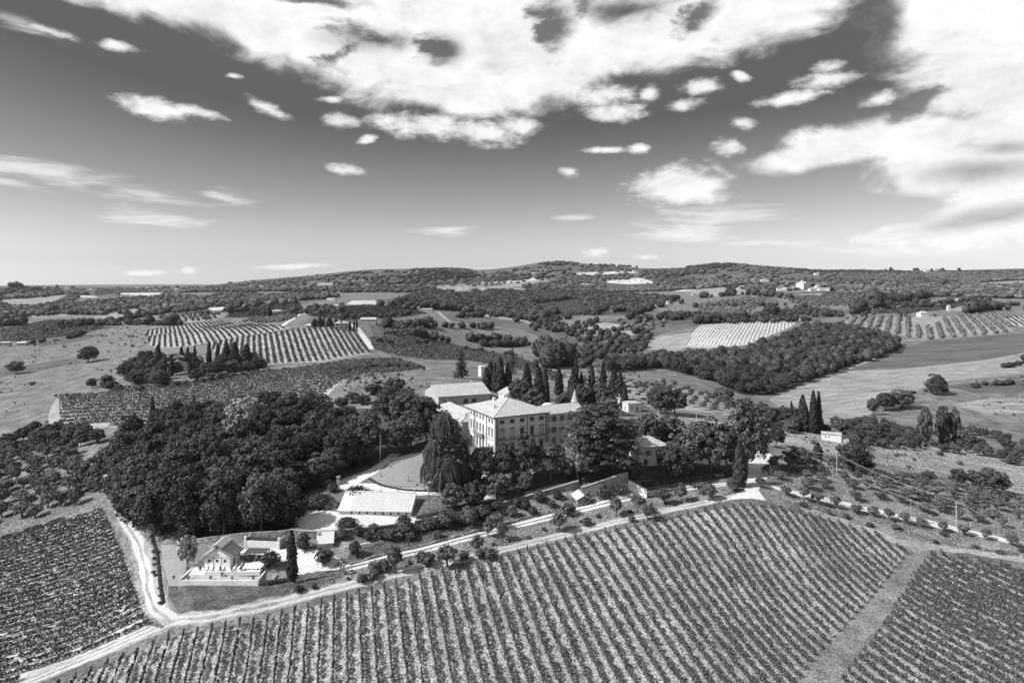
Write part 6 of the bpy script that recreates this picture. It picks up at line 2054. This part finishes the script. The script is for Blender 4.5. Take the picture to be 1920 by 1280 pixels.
def build_pool():
    zt = -12.6
    o = Vector((at(352, 1096).x, 0, 0))
    a = at(382, 1071)
    zt = max(gz(x_, y_) for x_ in np.linspace(-88, -64, 8) for y_ in np.linspace(a.y - 3, a.y + 5.5, 8)) - .1
    zt = min(zt, a.z + 1.0)
    root = thing("pool_house", "small gabled pool house with raised ridge roof and three square windows", "pool house", (a.x, a.y, zt), R(-3))
    W, D_, H = 7.3, 5.6, 3.2
    mb = MB()
    wins = {'front': [(1.5, 1.45, .85, .85), (3.65, 1.45, .85, .85), (5.8, 1.45, .85, .85)], 'right': [(2, .1, 1.1, 2.2), (5, 1.2, .8, .9)], 'left': [], 'back': []}
    for s in SIDES:
        O, U, L = side_frame(s, W, D_)
        wall_side(mb, O, U, L, -1.5, H, wins[s])
        for w in wins[s]:
            window(root, O, U, (*w, 'plain'))
    for y in (0, D_):
        mb.add([(0, y, H), (W, y, H), (W / 2 + 1.1, y, H + 1.75), (W / 2 - 1.1, y, H + 1.75)], [(0, 1, 2, 3) if y == 0 else (0, 3, 2, 1)])
    mb.obj("wall", WALLW, root)
    tr = MB()
    for x in (0.0, 2.55, 4.7, 7.15):
        tr.box(x, x + .15, -.06, 0, -.5, H if 0 < x < 7 else H)
    tr.box(0.16, 7.1, -.04, 0, 2.62, 2.76)
    tr.obj("timber_trim", STONE, root)
    rb = MB()
    for s in (-1, 1):
        x0, x1 = W / 2 + s * 1.0, W / 2 + s * (W / 2 + .75)
        slab(rb, [(x0, -.7, H + 1.85), (x1, -.7, H - .35), (x1, D_ + .6, H - .35), (x0, D_ + .6, H + 1.85)], .16)
    ro = rb.obj("roof", ROOF, root)
    m2 = MB()
    m2.box(W / 2 - 1.0, W / 2 + 1.0, 0, D_, H + 1.6, H + 2.75)
    m2.add([(W / 2 - 1, -.001, H + 2.75), (W / 2 + 1, -.001, H + 2.75), (W / 2, -.001, H + 3.3)], [(0, 1, 2)])
    m2.obj("monitor_wall", WALL, root)
    rb = MB()
    for s in (-1, 1):
        slab(rb, [(W / 2, -.6, H + 3.45), (W / 2 + s * 1.65, -.6, H + 2.55), (W / 2 + s * 1.65, D_ + .5, H + 2.55), (W / 2, D_ + .5, H + 3.45)], .14)
    rb.obj("monitor_roof", ROOF, root)
    lv = MB()
    for x in (-.38, .05):
        for z in (0, .38):
            lv.box(W / 2 + x, W / 2 + x + .33, -.05, -.01, H + 1.95 + z, H + 2.25 + z)
    lv.obj("louvre_vent", DARK, root)
    # terraces: an upper paved deck and a lower lawn with low white walls
    fl, fr = at(338, 1097), at(484, 1093)
    bl = at(352, 1066)
    y0 = min(fl.y, fr.y)
    x0, x1 = fl.x, fr.x
    yb = a.y + 6
    zl = zt - 1.15
    dk = tag(MB().box(x0 + 5.0, x1 - .6, y0 + 3.2, yb + 1, zt - 2.5, zt - .02).obj("pool_deck", mat("pale_paving", .52, var=.12, scale=1.0, var2=.1, scale2=.2)), kind='structure')
    tag(MB().box(x0, x1, y0, yb, zl - 3.0, zl).obj("lower_terrace", mat("pale_terrace_turf", .32, var=.25, scale=1.4, var2=.2, scale2=.3)), kind='structure')
    st = MB()
    for i in range(6):
        st.box(x0 + .4, x0 + 5.0, y0 + 3.4 + i * 1.1, y0 + 4.5 + i * 1.1, zl + .003, zl + .2 + i * .2)
    tag(st.obj("terrace_steps", mat("pale_paving", .6)), kind='structure')
    for n_, bx, lab in [("terrace_wall", (x0 - .35, x0 - .003, y0 - .35, yb, zl - 3, zl + .55), "low white wall on the left side of the pool terrace"),
                        ("terrace_wall", (x0 - .003, x1 + .35, y0 - .35, y0 - .003, zl - 3, zl + .38), "low white wall along the front of the pool terrace"),
                        ("terrace_wall", (x1 + .003, x1 + .35, y0, y0 + 6.5, zl - 3, zl + .55), "low white wall on the right side of the pool terrace")]:
        q = tag(MB().box(*bx).obj(n_, WALLW), lab, "low wall")
    # sun loungers
    def lounger(x, y, lab, rot, back=.55):
        t = thing("sun_lounger", lab, "sun lounger", (x, y, zt), rot, "sun loungers on the pool deck")
        MB().box(-.32, .32, -1.3, .25, .26, .38).obj("seat", LINEN, t)
        MB().add([(-.32, .25, .26), (.32, .25, .26), (.32, .9, .26 + back), (-.32, .9, .26 + back), (-.32, .25, .38), (.32, .25, .38), (.32, .85, .38 + back), (-.32, .85, .38 + back)], [(0, 3, 2, 1), (4, 5, 6, 7), (0, 1, 5, 4), (1, 2, 6, 5), (2, 3, 7, 6), (3, 0, 4, 7)]).obj("backrest", LINEN, t)
        for lx, ly in ((-.27, -1.2), (.27, -1.2), (-.27, .2), (.27, .2)):
            MB().box(lx - .03, lx + .03, ly - .03, ly + .03, 0, .26).obj("leg", IRON, t)
    k = a.y / FPX
    for i, px in enumerate((441, 450, 460, 466, 472, 478, 484, 489)):
        lounger((px - 960) * k, y0 + 5.6 + random.uniform(-.2, .2), ORD[i] + " sun lounger from the pool house in the row on its right", R(random.uniform(-12, -2)))
    for i, px in enumerate((389, 399, 412, 420)):
        lounger((px - 960) * k, y0 + 4.7, ORD[i] + " from the left of the sun loungers before the pool house windows", R(random.uniform(15, 40)))
    # potted plants
    for px, yy, z, lab in [(336, y0 - .2, zl + .55, "potted plant on the left corner of the terrace wall"), (360, y0 + .6, zl, "potted plant at the left end of the lower terrace"), (401, y0 + .7, zl, "potted plant left of middle on the lower terrace"), (441, y0 + .7, zl, "potted plant right of middle on the lower terrace"), (480, y0 + .7, zl, "potted plant at the right end of the lower terrace"),
                           (372, y0 + 3.6, zt, "potted plant at the left edge of the pool deck"), (410, y0 + 3.7, zt, "potted plant on the deck before the pool house"), (449, y0 + 3.7, zt, "potted plant on the deck before the loungers"), (432, y0 + 3.5, zt, "potted plant at the middle of the deck edge"), (416, y0 + 2.7, zl, "potted plant below the middle of the deck edge"), (491, y0 + 5.5, zl, "potted plant near the right terrace wall")]:
        t = thing("potted_plant", lab, "potted plant", ((px - 960) * y0 / FPX * 1.015, yy, z), 0, "potted plants on the pool terrace")
        MB().lathe([(.16, 0), (.26, .45), (.29, .47), (.29, .52), (.02, .5)], 9).obj("pot", TERRA, t)
        g3 = np.random.default_rng(px)
        C = np.array([0, 0, .85]) + dirs(60, g3) * .36
        V, F = leaf_quads(C, C - [0, 0, .8], .13, g3)
        link("foliage", mesh_np("foliage", V, F, LEAF['shrub']), t)
    # dark pergola beside the pool house
    p = Vector(((450 - 960) * k, a.y + 3.5, zt))
    t = thing("pergola", "dark open pergola frame between pool house and loungers", "pergola", tuple(p), 0)
    for x in (0, 2.6, 5.2):
        for y in (0, 3.2):
            MB().tube([(x, y, -1), (x, y, 2.4)], .08, 5).obj("post", IRON, t)
    for y in np.linspace(0, 3.2, 7):
        MB().box(-.3, 5.5, y - .05, y + .05, 2.43, 2.53).obj("rafter", IRON, t)
    for x in (0, 2.6):
        MB().tube([(x, -.02, 2.3), (x + 1.3, -.02, .2)], .05, 5).obj("brace", STONE, t)
    MB().box(-.3, 5.5, 0, 3.2, 2.55, 2.60).obj("reed_roof", mat("dark_reed_and_shade", .06, var=.4, scale=3), t)
    # stone wall of the terrace behind and the white walled enclosure
    b0, b1 = at(458, 1026), at(524, 1030)
    t = thing("white_enclosure", "white wall panel with two end pillars and dark space behind", "garden wall", (b0.x, b0.y, b0.z), math.atan2(b1.y - b0.y, b1.x - b0.x))
    L = (b1 - b0).length
    MB().box(.5, L - .5, 0, .3, -1, 2.0).obj("panel", WALLW, t)
    for x in (0, L - .5):
        MB().box(x, x + .5, -.1, .45, -1, 2.9).box(x - .06, x + .56, -.16, .51, 2.9, 3.05).obj("pillar", WALLW, t)
    MB().box(.1, .4, .5, 4.0, -1, 2.4).box(L - .4, L - .1, .5, 4.0, -1, 2.4).obj("side_wall", WALLG, t)
    MB().box(.42, L - .42, .75, .9, -1, 2.85).obj("shade_sheet", mat("dark_reed_and_shade", .06), t)  # dark sheet added in place of the shade behind the panel
    # small shed with a white sloping roof
    p = at(594, 1028)
    building("white_roofed_shed", "little shed with a bright white sloping roof against the stone wall", "shed", (p.x, p.y, p.z), R(12), 4.4, 4.2, 1.3, 'shed', 1.7, .25, {'right': [(2, .1, .9, 1.1, 'plain shut')]}, WALLG, ROOFW, -1)
    p = at(337, 1026)
    tag(MB().box(-.6, .6, -.6, .6, -.5, 2.0).lathe([(.75, 2.0), (.75, 2.15), (.1, 2.5)], 6).obj("stone_post", WALLW, None, tuple(p)), "stubby white stone post at the corner of the dark wood", "post")
    p = at(500, 1091)
    t = MB()
    for i in range(6):
        t.box(0, 1.3, i * .55, i * .55 + .55, -1, i * .2)
    tag(t.obj("garden_steps", STONE, None, (p.x, p.y, p.z - .3), R(-8)), "short flight of pale stone steps right of the pool terrace", "steps")
    for px, lab in ((639.5, "left stone gate pillar at the start of the gravel track"), (644.5, "right stone gate pillar at the start of the gravel track")):
        p = at(px, 1072 if px < 642 else 1077)
        t = thing("gate_pillar", lab, "pillar", tuple(p), R(15))
        MB().box(-.25, .25, -.25, .25, -1, 2.7).obj("shaft", STONE, t)
        MB().box(-.34, .34, -.34, .34, 2.7, 2.86).obj("cap", STONE, t)
    a_, b_ = at(645, 1028), at(694, 1018)
    t = MB().box(0, (b_ - a_).length, -.2, .2, -.5, .5).box(0, (b_ - a_).length, 2.2, 2.6, -.5, .55)
    tag(t.obj("garden_bed", WALLW, None, tuple(a_), math.atan2(b_.y - a_.y, b_.x - a_.x)), "low white kerb round a garden bed below the greenhouse wall", "garden kerb")


build_pool()


def ribbon_wall(name, label, P, h, th, m, cat="wall", cap=None, jit=0.0, drop=2.5):
    """A wall that follows the ground along a line."""
    w = line_w(P, 8)
    t = np.gradient(w, axis=0)
    t /= np.linalg.norm(t, axis=1)[:, None]
    n = np.c_[-t[:, 1], t[:, 0]]
    z = height(w[:, 0], w[:, 1])
    k = np.ones(5) / 5
    z = np.convolve(np.pad(z, 2, 'edge'), k, 'valid')
    hh = np.interp(np.linspace(0, 1, len(w)), np.linspace(0, 1, len(h)), h) if np.ndim(h) else np.full(len(w), h)
    hh = hh * (1 + jit * rng.normal(0, 1, len(w)))
    o = np.array([w[0][0], w[0][1], z[0]])
    mb = MB()
    for i in range(len(w) - 1):
        V = []
        for j in (i, i + 1):
            for s in (-.5, .5):
                for zz in (z[j] - drop, z[j] + hh[j]):
                    V.append((*(w[j] + n[j] * s * th), zz))
        V = np.array(V) - o
        mb.add(V, [(0, 1, 5, 4), (2, 6, 7, 3), (1, 3, 7, 5)] + ([(0, 2, 3, 1)] if i == 0 else []) + ([(4, 5, 7, 6)] if i == len(w) - 2 else []))
    root = thing(name, label, cat, tuple(o))
    mb.obj("body", m, root)
    if cap is not None:
        cb = MB()
        for i in range(len(w) - 1):
            V = []
            for j in (i, i + 1):
                for s in (-.5, .5):
                    for zz in (z[j] + hh[j] + .003, z[j] + hh[j] + .14):
                        V.append((*(w[j] + n[j] * s * (th + .2)), zz))
            V = np.array(V) - o
            cb.add(V, [(0, 1, 5, 4), (2, 6, 7, 3), (1, 3, 7, 5), (0, 4, 6, 2)])
        cb.obj("coping", cap, root)
    return root


ribbon_wall("stone_wall", "rough stone retaining wall below the greenhouse gravel", [(545, 1008), (600, 1008), (640, 1004), (690, 997), (735, 990), (770, 984)], [2.4, 1.9, 1.7, 1.5, 1.2, 1.0], .7, WALLS, cap=STONE)
ribbon_wall("stone_wall", "long stone wall under the dark hedge below the villa garden", [(778, 983), (840, 970), (900, 957), (960, 943), (1020, 928), (1085, 914)], [1.1, .9, .9, 1.1, 1.5, 2.4], .7, WALLS, cap=STONE)
ribbon_wall("stone_wall", "tall stone bastion wall at the corner of the villa terrace", [(1090, 932), (1120, 928), (1150, 922), (1176, 916)], [3.2, 4.2, 5.0, 5.4], .9, WALLS, cap=STONE)
ribbon_wall("white_wall", "plain white garden wall sloping down from the bastion to the track", [(1178, 917), (1195, 925), (1213, 934)], [3.6, 3.0, 2.6], .5, WALLW, cap=STONE)
ribbon_wall("stone_wall", "pale stone wall behind the pool house under the dark wood", [(350, 1022), (400, 1018), (455, 1014), (530, 1012), (560, 1006)], [1.6, 2.0, 2.4, 2.6, 2.6], .6, WALLS)
ribbon_wall("track_wall", "low broken stone kerb along the upper side of the gravel track", [(655, 1058), (720, 1040), (800, 1022), (880, 1000), (960, 978), (1030, 960)], .45, .5, WALLS, jit=.3)


def hedge(label, P, h, th, seed, cat="hedge"):
    w = line_w(P, 6)
    dd = np.r_[0, np.cumsum(np.linalg.norm(np.diff(w, axis=0), axis=1))]
    g3 = np.random.default_rng(seed)
    n = int(dd[-1] * 60)
    t = g3.uniform(0, dd[-1], n)
    c = np.c_[np.interp(t, dd, w[:, 0]), np.interp(t, dd, w[:, 1])]
    tg = np.gradient(w, axis=0)
    tg /= np.linalg.norm(tg, axis=1)[:, None]
    nx, ny = -np.interp(t, dd, tg[:, 1]), np.interp(t, dd, tg[:, 0])
    a = g3.uniform(0, math.pi, n)
    so, sz = np.cos(a) * th / 2, np.minimum(1, np.sin(a) * 1.3) * h
    so = np.where(g3.random(n) < .35, np.sign(so) * th / 2, so)
    sz = np.where(np.abs(so) > th * .49, g3.uniform(0, h, n), sz)
    C = np.c_[c[:, 0] + nx * so, c[:, 1] + ny * so, height(c[:, 0], c[:, 1]) + sz]
    V, F = leaf_quads(C, np.c_[nx * np.sign(so) * np.abs(np.cos(a)), ny * np.sign(so) * np.abs(np.cos(a)), np.sin(a)] + .4 * g3.normal(0, 1, (n, 3)), .17, g3)
    core = MB()
    for i in range(len(w) - 1):
        z0, z1 = gz(*w[i]), gz(*w[i + 1])
        Vc = []
        for j, z in ((i, z0), (i + 1, z1)):
            nn = np.array([-tg[j][1], tg[j][0]])
            for s in (-.4, .4):
                for zz in (z - .3, z + h * .85):
                    Vc.append((*(w[j] + nn * s * th), zz))
        core.add(Vc, [(0, 1, 5, 4), (2, 6, 7, 3), (1, 3, 7, 5)])
    Vc, Fc = np.array(core.v), np.array(core.f)
    o = np.array([*c.mean(0), 0])
    return tag(link("hedge", mesh_np("hedge", np.r_[V, Vc] - o, [F, Fc + len(V)], LEAF['hedge']), None, tuple(o)), label, cat)


hedge("long dark clipped hedge along the top of the garden wall", [(782, 976), (840, 965), (900, 951), (960, 938), (1020, 923), (1085, 907)], 1.6, 1.4, 1)
hedge("dark clipped hedge on the terrace edge beside the broad cedar", [(1090, 903), (1130, 893), (1176, 882)], 1.8, 1.6, 2)
hedge("long clipped hedge in front of the roadside grove", [(1205, 912), (1260, 905), (1320, 899), (1380, 893)], 1.7, 1.5, 3)
hedge("thin dark edging hedge round the villa lawn", [(692, 897), (712, 910), (760, 919), (820, 921)], .4, .6, 4)
hedge("ragged dark hedge along the bend of the left dirt track", [(284, 1005), (294, 1035), (298, 1065), (300, 1095), (306, 1132)], .5, .7, 6)
hedge("low hedge between the pool lawn and the bank", [(500, 1094), (520, 1091), (545, 1087)], .7, 1.0, 5)

# stone shed by the track
p = at(1083, 950)
building("stone_shed", "small stone shed with a bright pale gabled roof beside the track", "shed", (p.x, p.y, p.z), R(12), 4.2, 5.5, 2.4, 'gable_y', 1.3, .5, {'front': [(2.1, .05, 1.1, 1.9, 'shut plain')]}, WALLS, ROOFW, -1.5)
# grotto: a heap of stones with a dark mouth
p = at(606, 948)
t = thing("rock_grotto", "rock grotto mound with a small dark mouth beside the greenhouse", "grotto", tuple(p))
g3 = np.random.default_rng(9)
for i in range(70):
    d_ = dirs(1, g3)[0]
    d_[2] = abs(d_[2])
    if d_[1] < -.3 and d_[2] < .5 and abs(d_[0]) < .3:
        continue
    c = d_ * [4.2, 3.4, 2.6]
    iv, jf = ICO1
    V = iv * g3.uniform(.35, .8) * (1 + .3 * (g3.random((len(iv), 1)) - .5)) + c
    link("stone", mesh_np("stone", V, jf, WALLS), t)
iv, jf = ICO2
link("earth_core", mesh_np("earth_core", iv * [3.9, 3.1, 2.4], jf, mat("grassy_bank", .1)), t)
MB().box(-.6, .6, -3.3, -2.5, -.5, 1.5).obj("grotto_mouth", DARK, t)
# iron gate, pillar, statues, lamp
p = at(623, 899)
t = thing("iron_gate", "dark iron gate of thin bars at the edge of the wood", "gate", tuple(p), R(4))
for x in np.linspace(0, 6.5, 4):
    MB().box(x - .08, x + .08, -.08, .08, -.5, 2.9).obj("post", IRON, t)
q = MB()
for x in np.arange(.3, 6.4, .3):
    q.box(x - .02, x + .02, -.02, .02, .1, 2.6)
tag(q.obj("bars", IRON, t), kind='stuff')
for z in (.15, 1.3, 2.55):
    MB().box(.08, 6.42, -.03, .03, z, z + .07).obj("rail", IRON, t)
p = at(634, 909)
t = thing("garden_pillar", "square dark stone pillar with a cap beside the iron gate", "pillar", tuple(p), R(10))
MB().box(-.5, .5, -.5, .5, -.5, 2.7).obj("shaft", WALLG, t)
MB().box(-.68, .68, -.68, .68, 2.7, 2.95).obj("cap", STONE, t)
for px, b, lab in [(732, 876, "small pale statue at the top edge of the villa lawn"), (714, 893, "small pale statue on the left of the villa lawn"), (765, 902, "small pale statue in the middle of the villa lawn"), (843, 918, "small pale statue at the foot of the weeping cedar"), (780, 909, "small round white stone on the villa lawn")]:
    p = at(px, b)
    t = thing("garden_statue", lab, "statue", tuple(p), 0)
    if "round" in lab:
        MB().lathe([(.05, 0), (.35, .12), (.4, .35), (.25, .6), (.02, .68)], 8).obj("stone_ball", STONE, t)
        continue
    MB().box(-.25, .25, -.25, .25, -.2, .5).obj("plinth", STONE, t)
    MB().lathe([(.2, .5), (.24, .8), (.2, 1.15), (.26, 1.35), (.1, 1.5), (.13, 1.65), (.02, 1.8)], 8).obj("figure", STONE, t)


# ------------------------------------------------------------------ poles and wires
def pole(px, base, top, lab, arm=False, group=None, r=.12):
    p = at(px, base)
    h = (base - top) * p.y / FPX
    t = thing("utility_pole", lab, "pole", tuple(p), R(20), group)
    MB().tube([(0, 0, -.8), (0, 0, h)], [r, r * .75], 7).obj("shaft", POLE, t)
    if arm:
        MB().box(-.7, .7, -.05, .05, h - .5, h - .38).obj("crossarm", POLE, t)
    return Vector((p.x, p.y, p.z + h - .05))


p1 = pole(1569, 889, 851, "tall pale wire pole standing before the large dark bush", group="wire poles over the olive slope")
p2 = pole(1793, 993, 938, "tall pale wire pole beside the white road on the right", group="wire poles over the olive slope")
s1 = pole(1535, 879, 862, "short thin wire pole in the upper olive trees", r=.07, group="wire poles over the olive slope")
s2 = pole(1708, 971, 936, "thin wire pole beside the middle of the white road", r=.07, group="wire poles over the olive slope")
h1 = pole(1367, 804, 782, "short wire pole above the roadside grove", group="wire poles behind the villa")
h2 = pole(1306, 797, 775, "short wire pole left of another above the roadside grove", group="wire poles behind the villa")
h3 = pole(1235, 764, 729, "pale wire pole on the olive slope behind the white cube house", group="wire poles behind the villa")
pole(612, 722, 701, "wire pole with crossarm beside the reservoir track", True)
pole(713, 872, 815, "tall slim lamp post at the edge of the dark wood", r=.09)
pole(419, 762, 742, "wire pole standing in the dark vineyard", True)
pole(142, 732, 716, "lone wire pole in the meadow left of the dark vineyard", True)
pole(669, 672, 655, "thin pole at the corner of the striped vineyard")
pole(559, 682, 664, "thin pole at the foot of the striped vineyard")
pole(750, 668, 650, "thin pole in the dark vineyard right of the white road")


def wire(a, b, lab, sag=1.0):
    n = 14
    P = [a.lerp(b, i / n) - Vector((0, 0, 4 * sag * (i / n) * (1 - i / n))) for i in range(n + 1)]
    o = P[0].copy()
    tag(MB().tube([p - o for p in P], .03, 4).obj("overhead_wire", WIREM, None, tuple(o)), lab, "wire")


def air(px, py, D):
    return Vector(((px - 960) / FPX * D, D, CAM_Z - (py - HOR) / FPX * D))


wire(p1, p2, "overhead wire between the two tall poles", 1.2)
wire(p2, air(1960, 1020, p2.y - 10), "overhead wire leaving the right tall pole over the olives", .5)
wire(air(1432, 828, p1.y + 40), p1, "overhead wire reaching the left tall pole from the grove", 1.0)
wire(air(1427, 813, s1.y + 30), s1, "lower overhead wire coming out of the roadside conifer", .8)
wire(s1, s2, "lower overhead wire between the two thin poles", .8)
wire(s2, air(1950, 1043, s2.y - 18), "lower overhead wire running off to the right edge", .6)
wire(h3, h2, "overhead wire behind the villa, left span", .6)
wire(h2, h1, "overhead wire behind the villa, middle span", .4)
wire(h1, air(1427, 813, s1.y + 30), "overhead wire behind the villa, right span into the conifer", .4)
# ------------------------------------------------------------------ thin summer haze over the whole country
hm = bpy.data.materials.new("summer_haze")
hm.use_nodes = True
hm.node_tree.nodes.clear()
_o = hm.node_tree.nodes.new("ShaderNodeOutputMaterial")
_v = hm.node_tree.nodes.new("ShaderNodeVolumePrincipled")
_v.inputs['Color'].default_value = (.9, .9, .9, 1)
_v.inputs['Density'].default_value = 1.6e-5
_v.inputs['Anisotropy'].default_value = 0.2
hm.node_tree.links.new(_v.outputs[0], _o.inputs['Volume'])
hz = MB().box(-16500, 16500, -3200, 16500, -125, 330).obj("haze", hm)
tag(hz, kind='stuff')
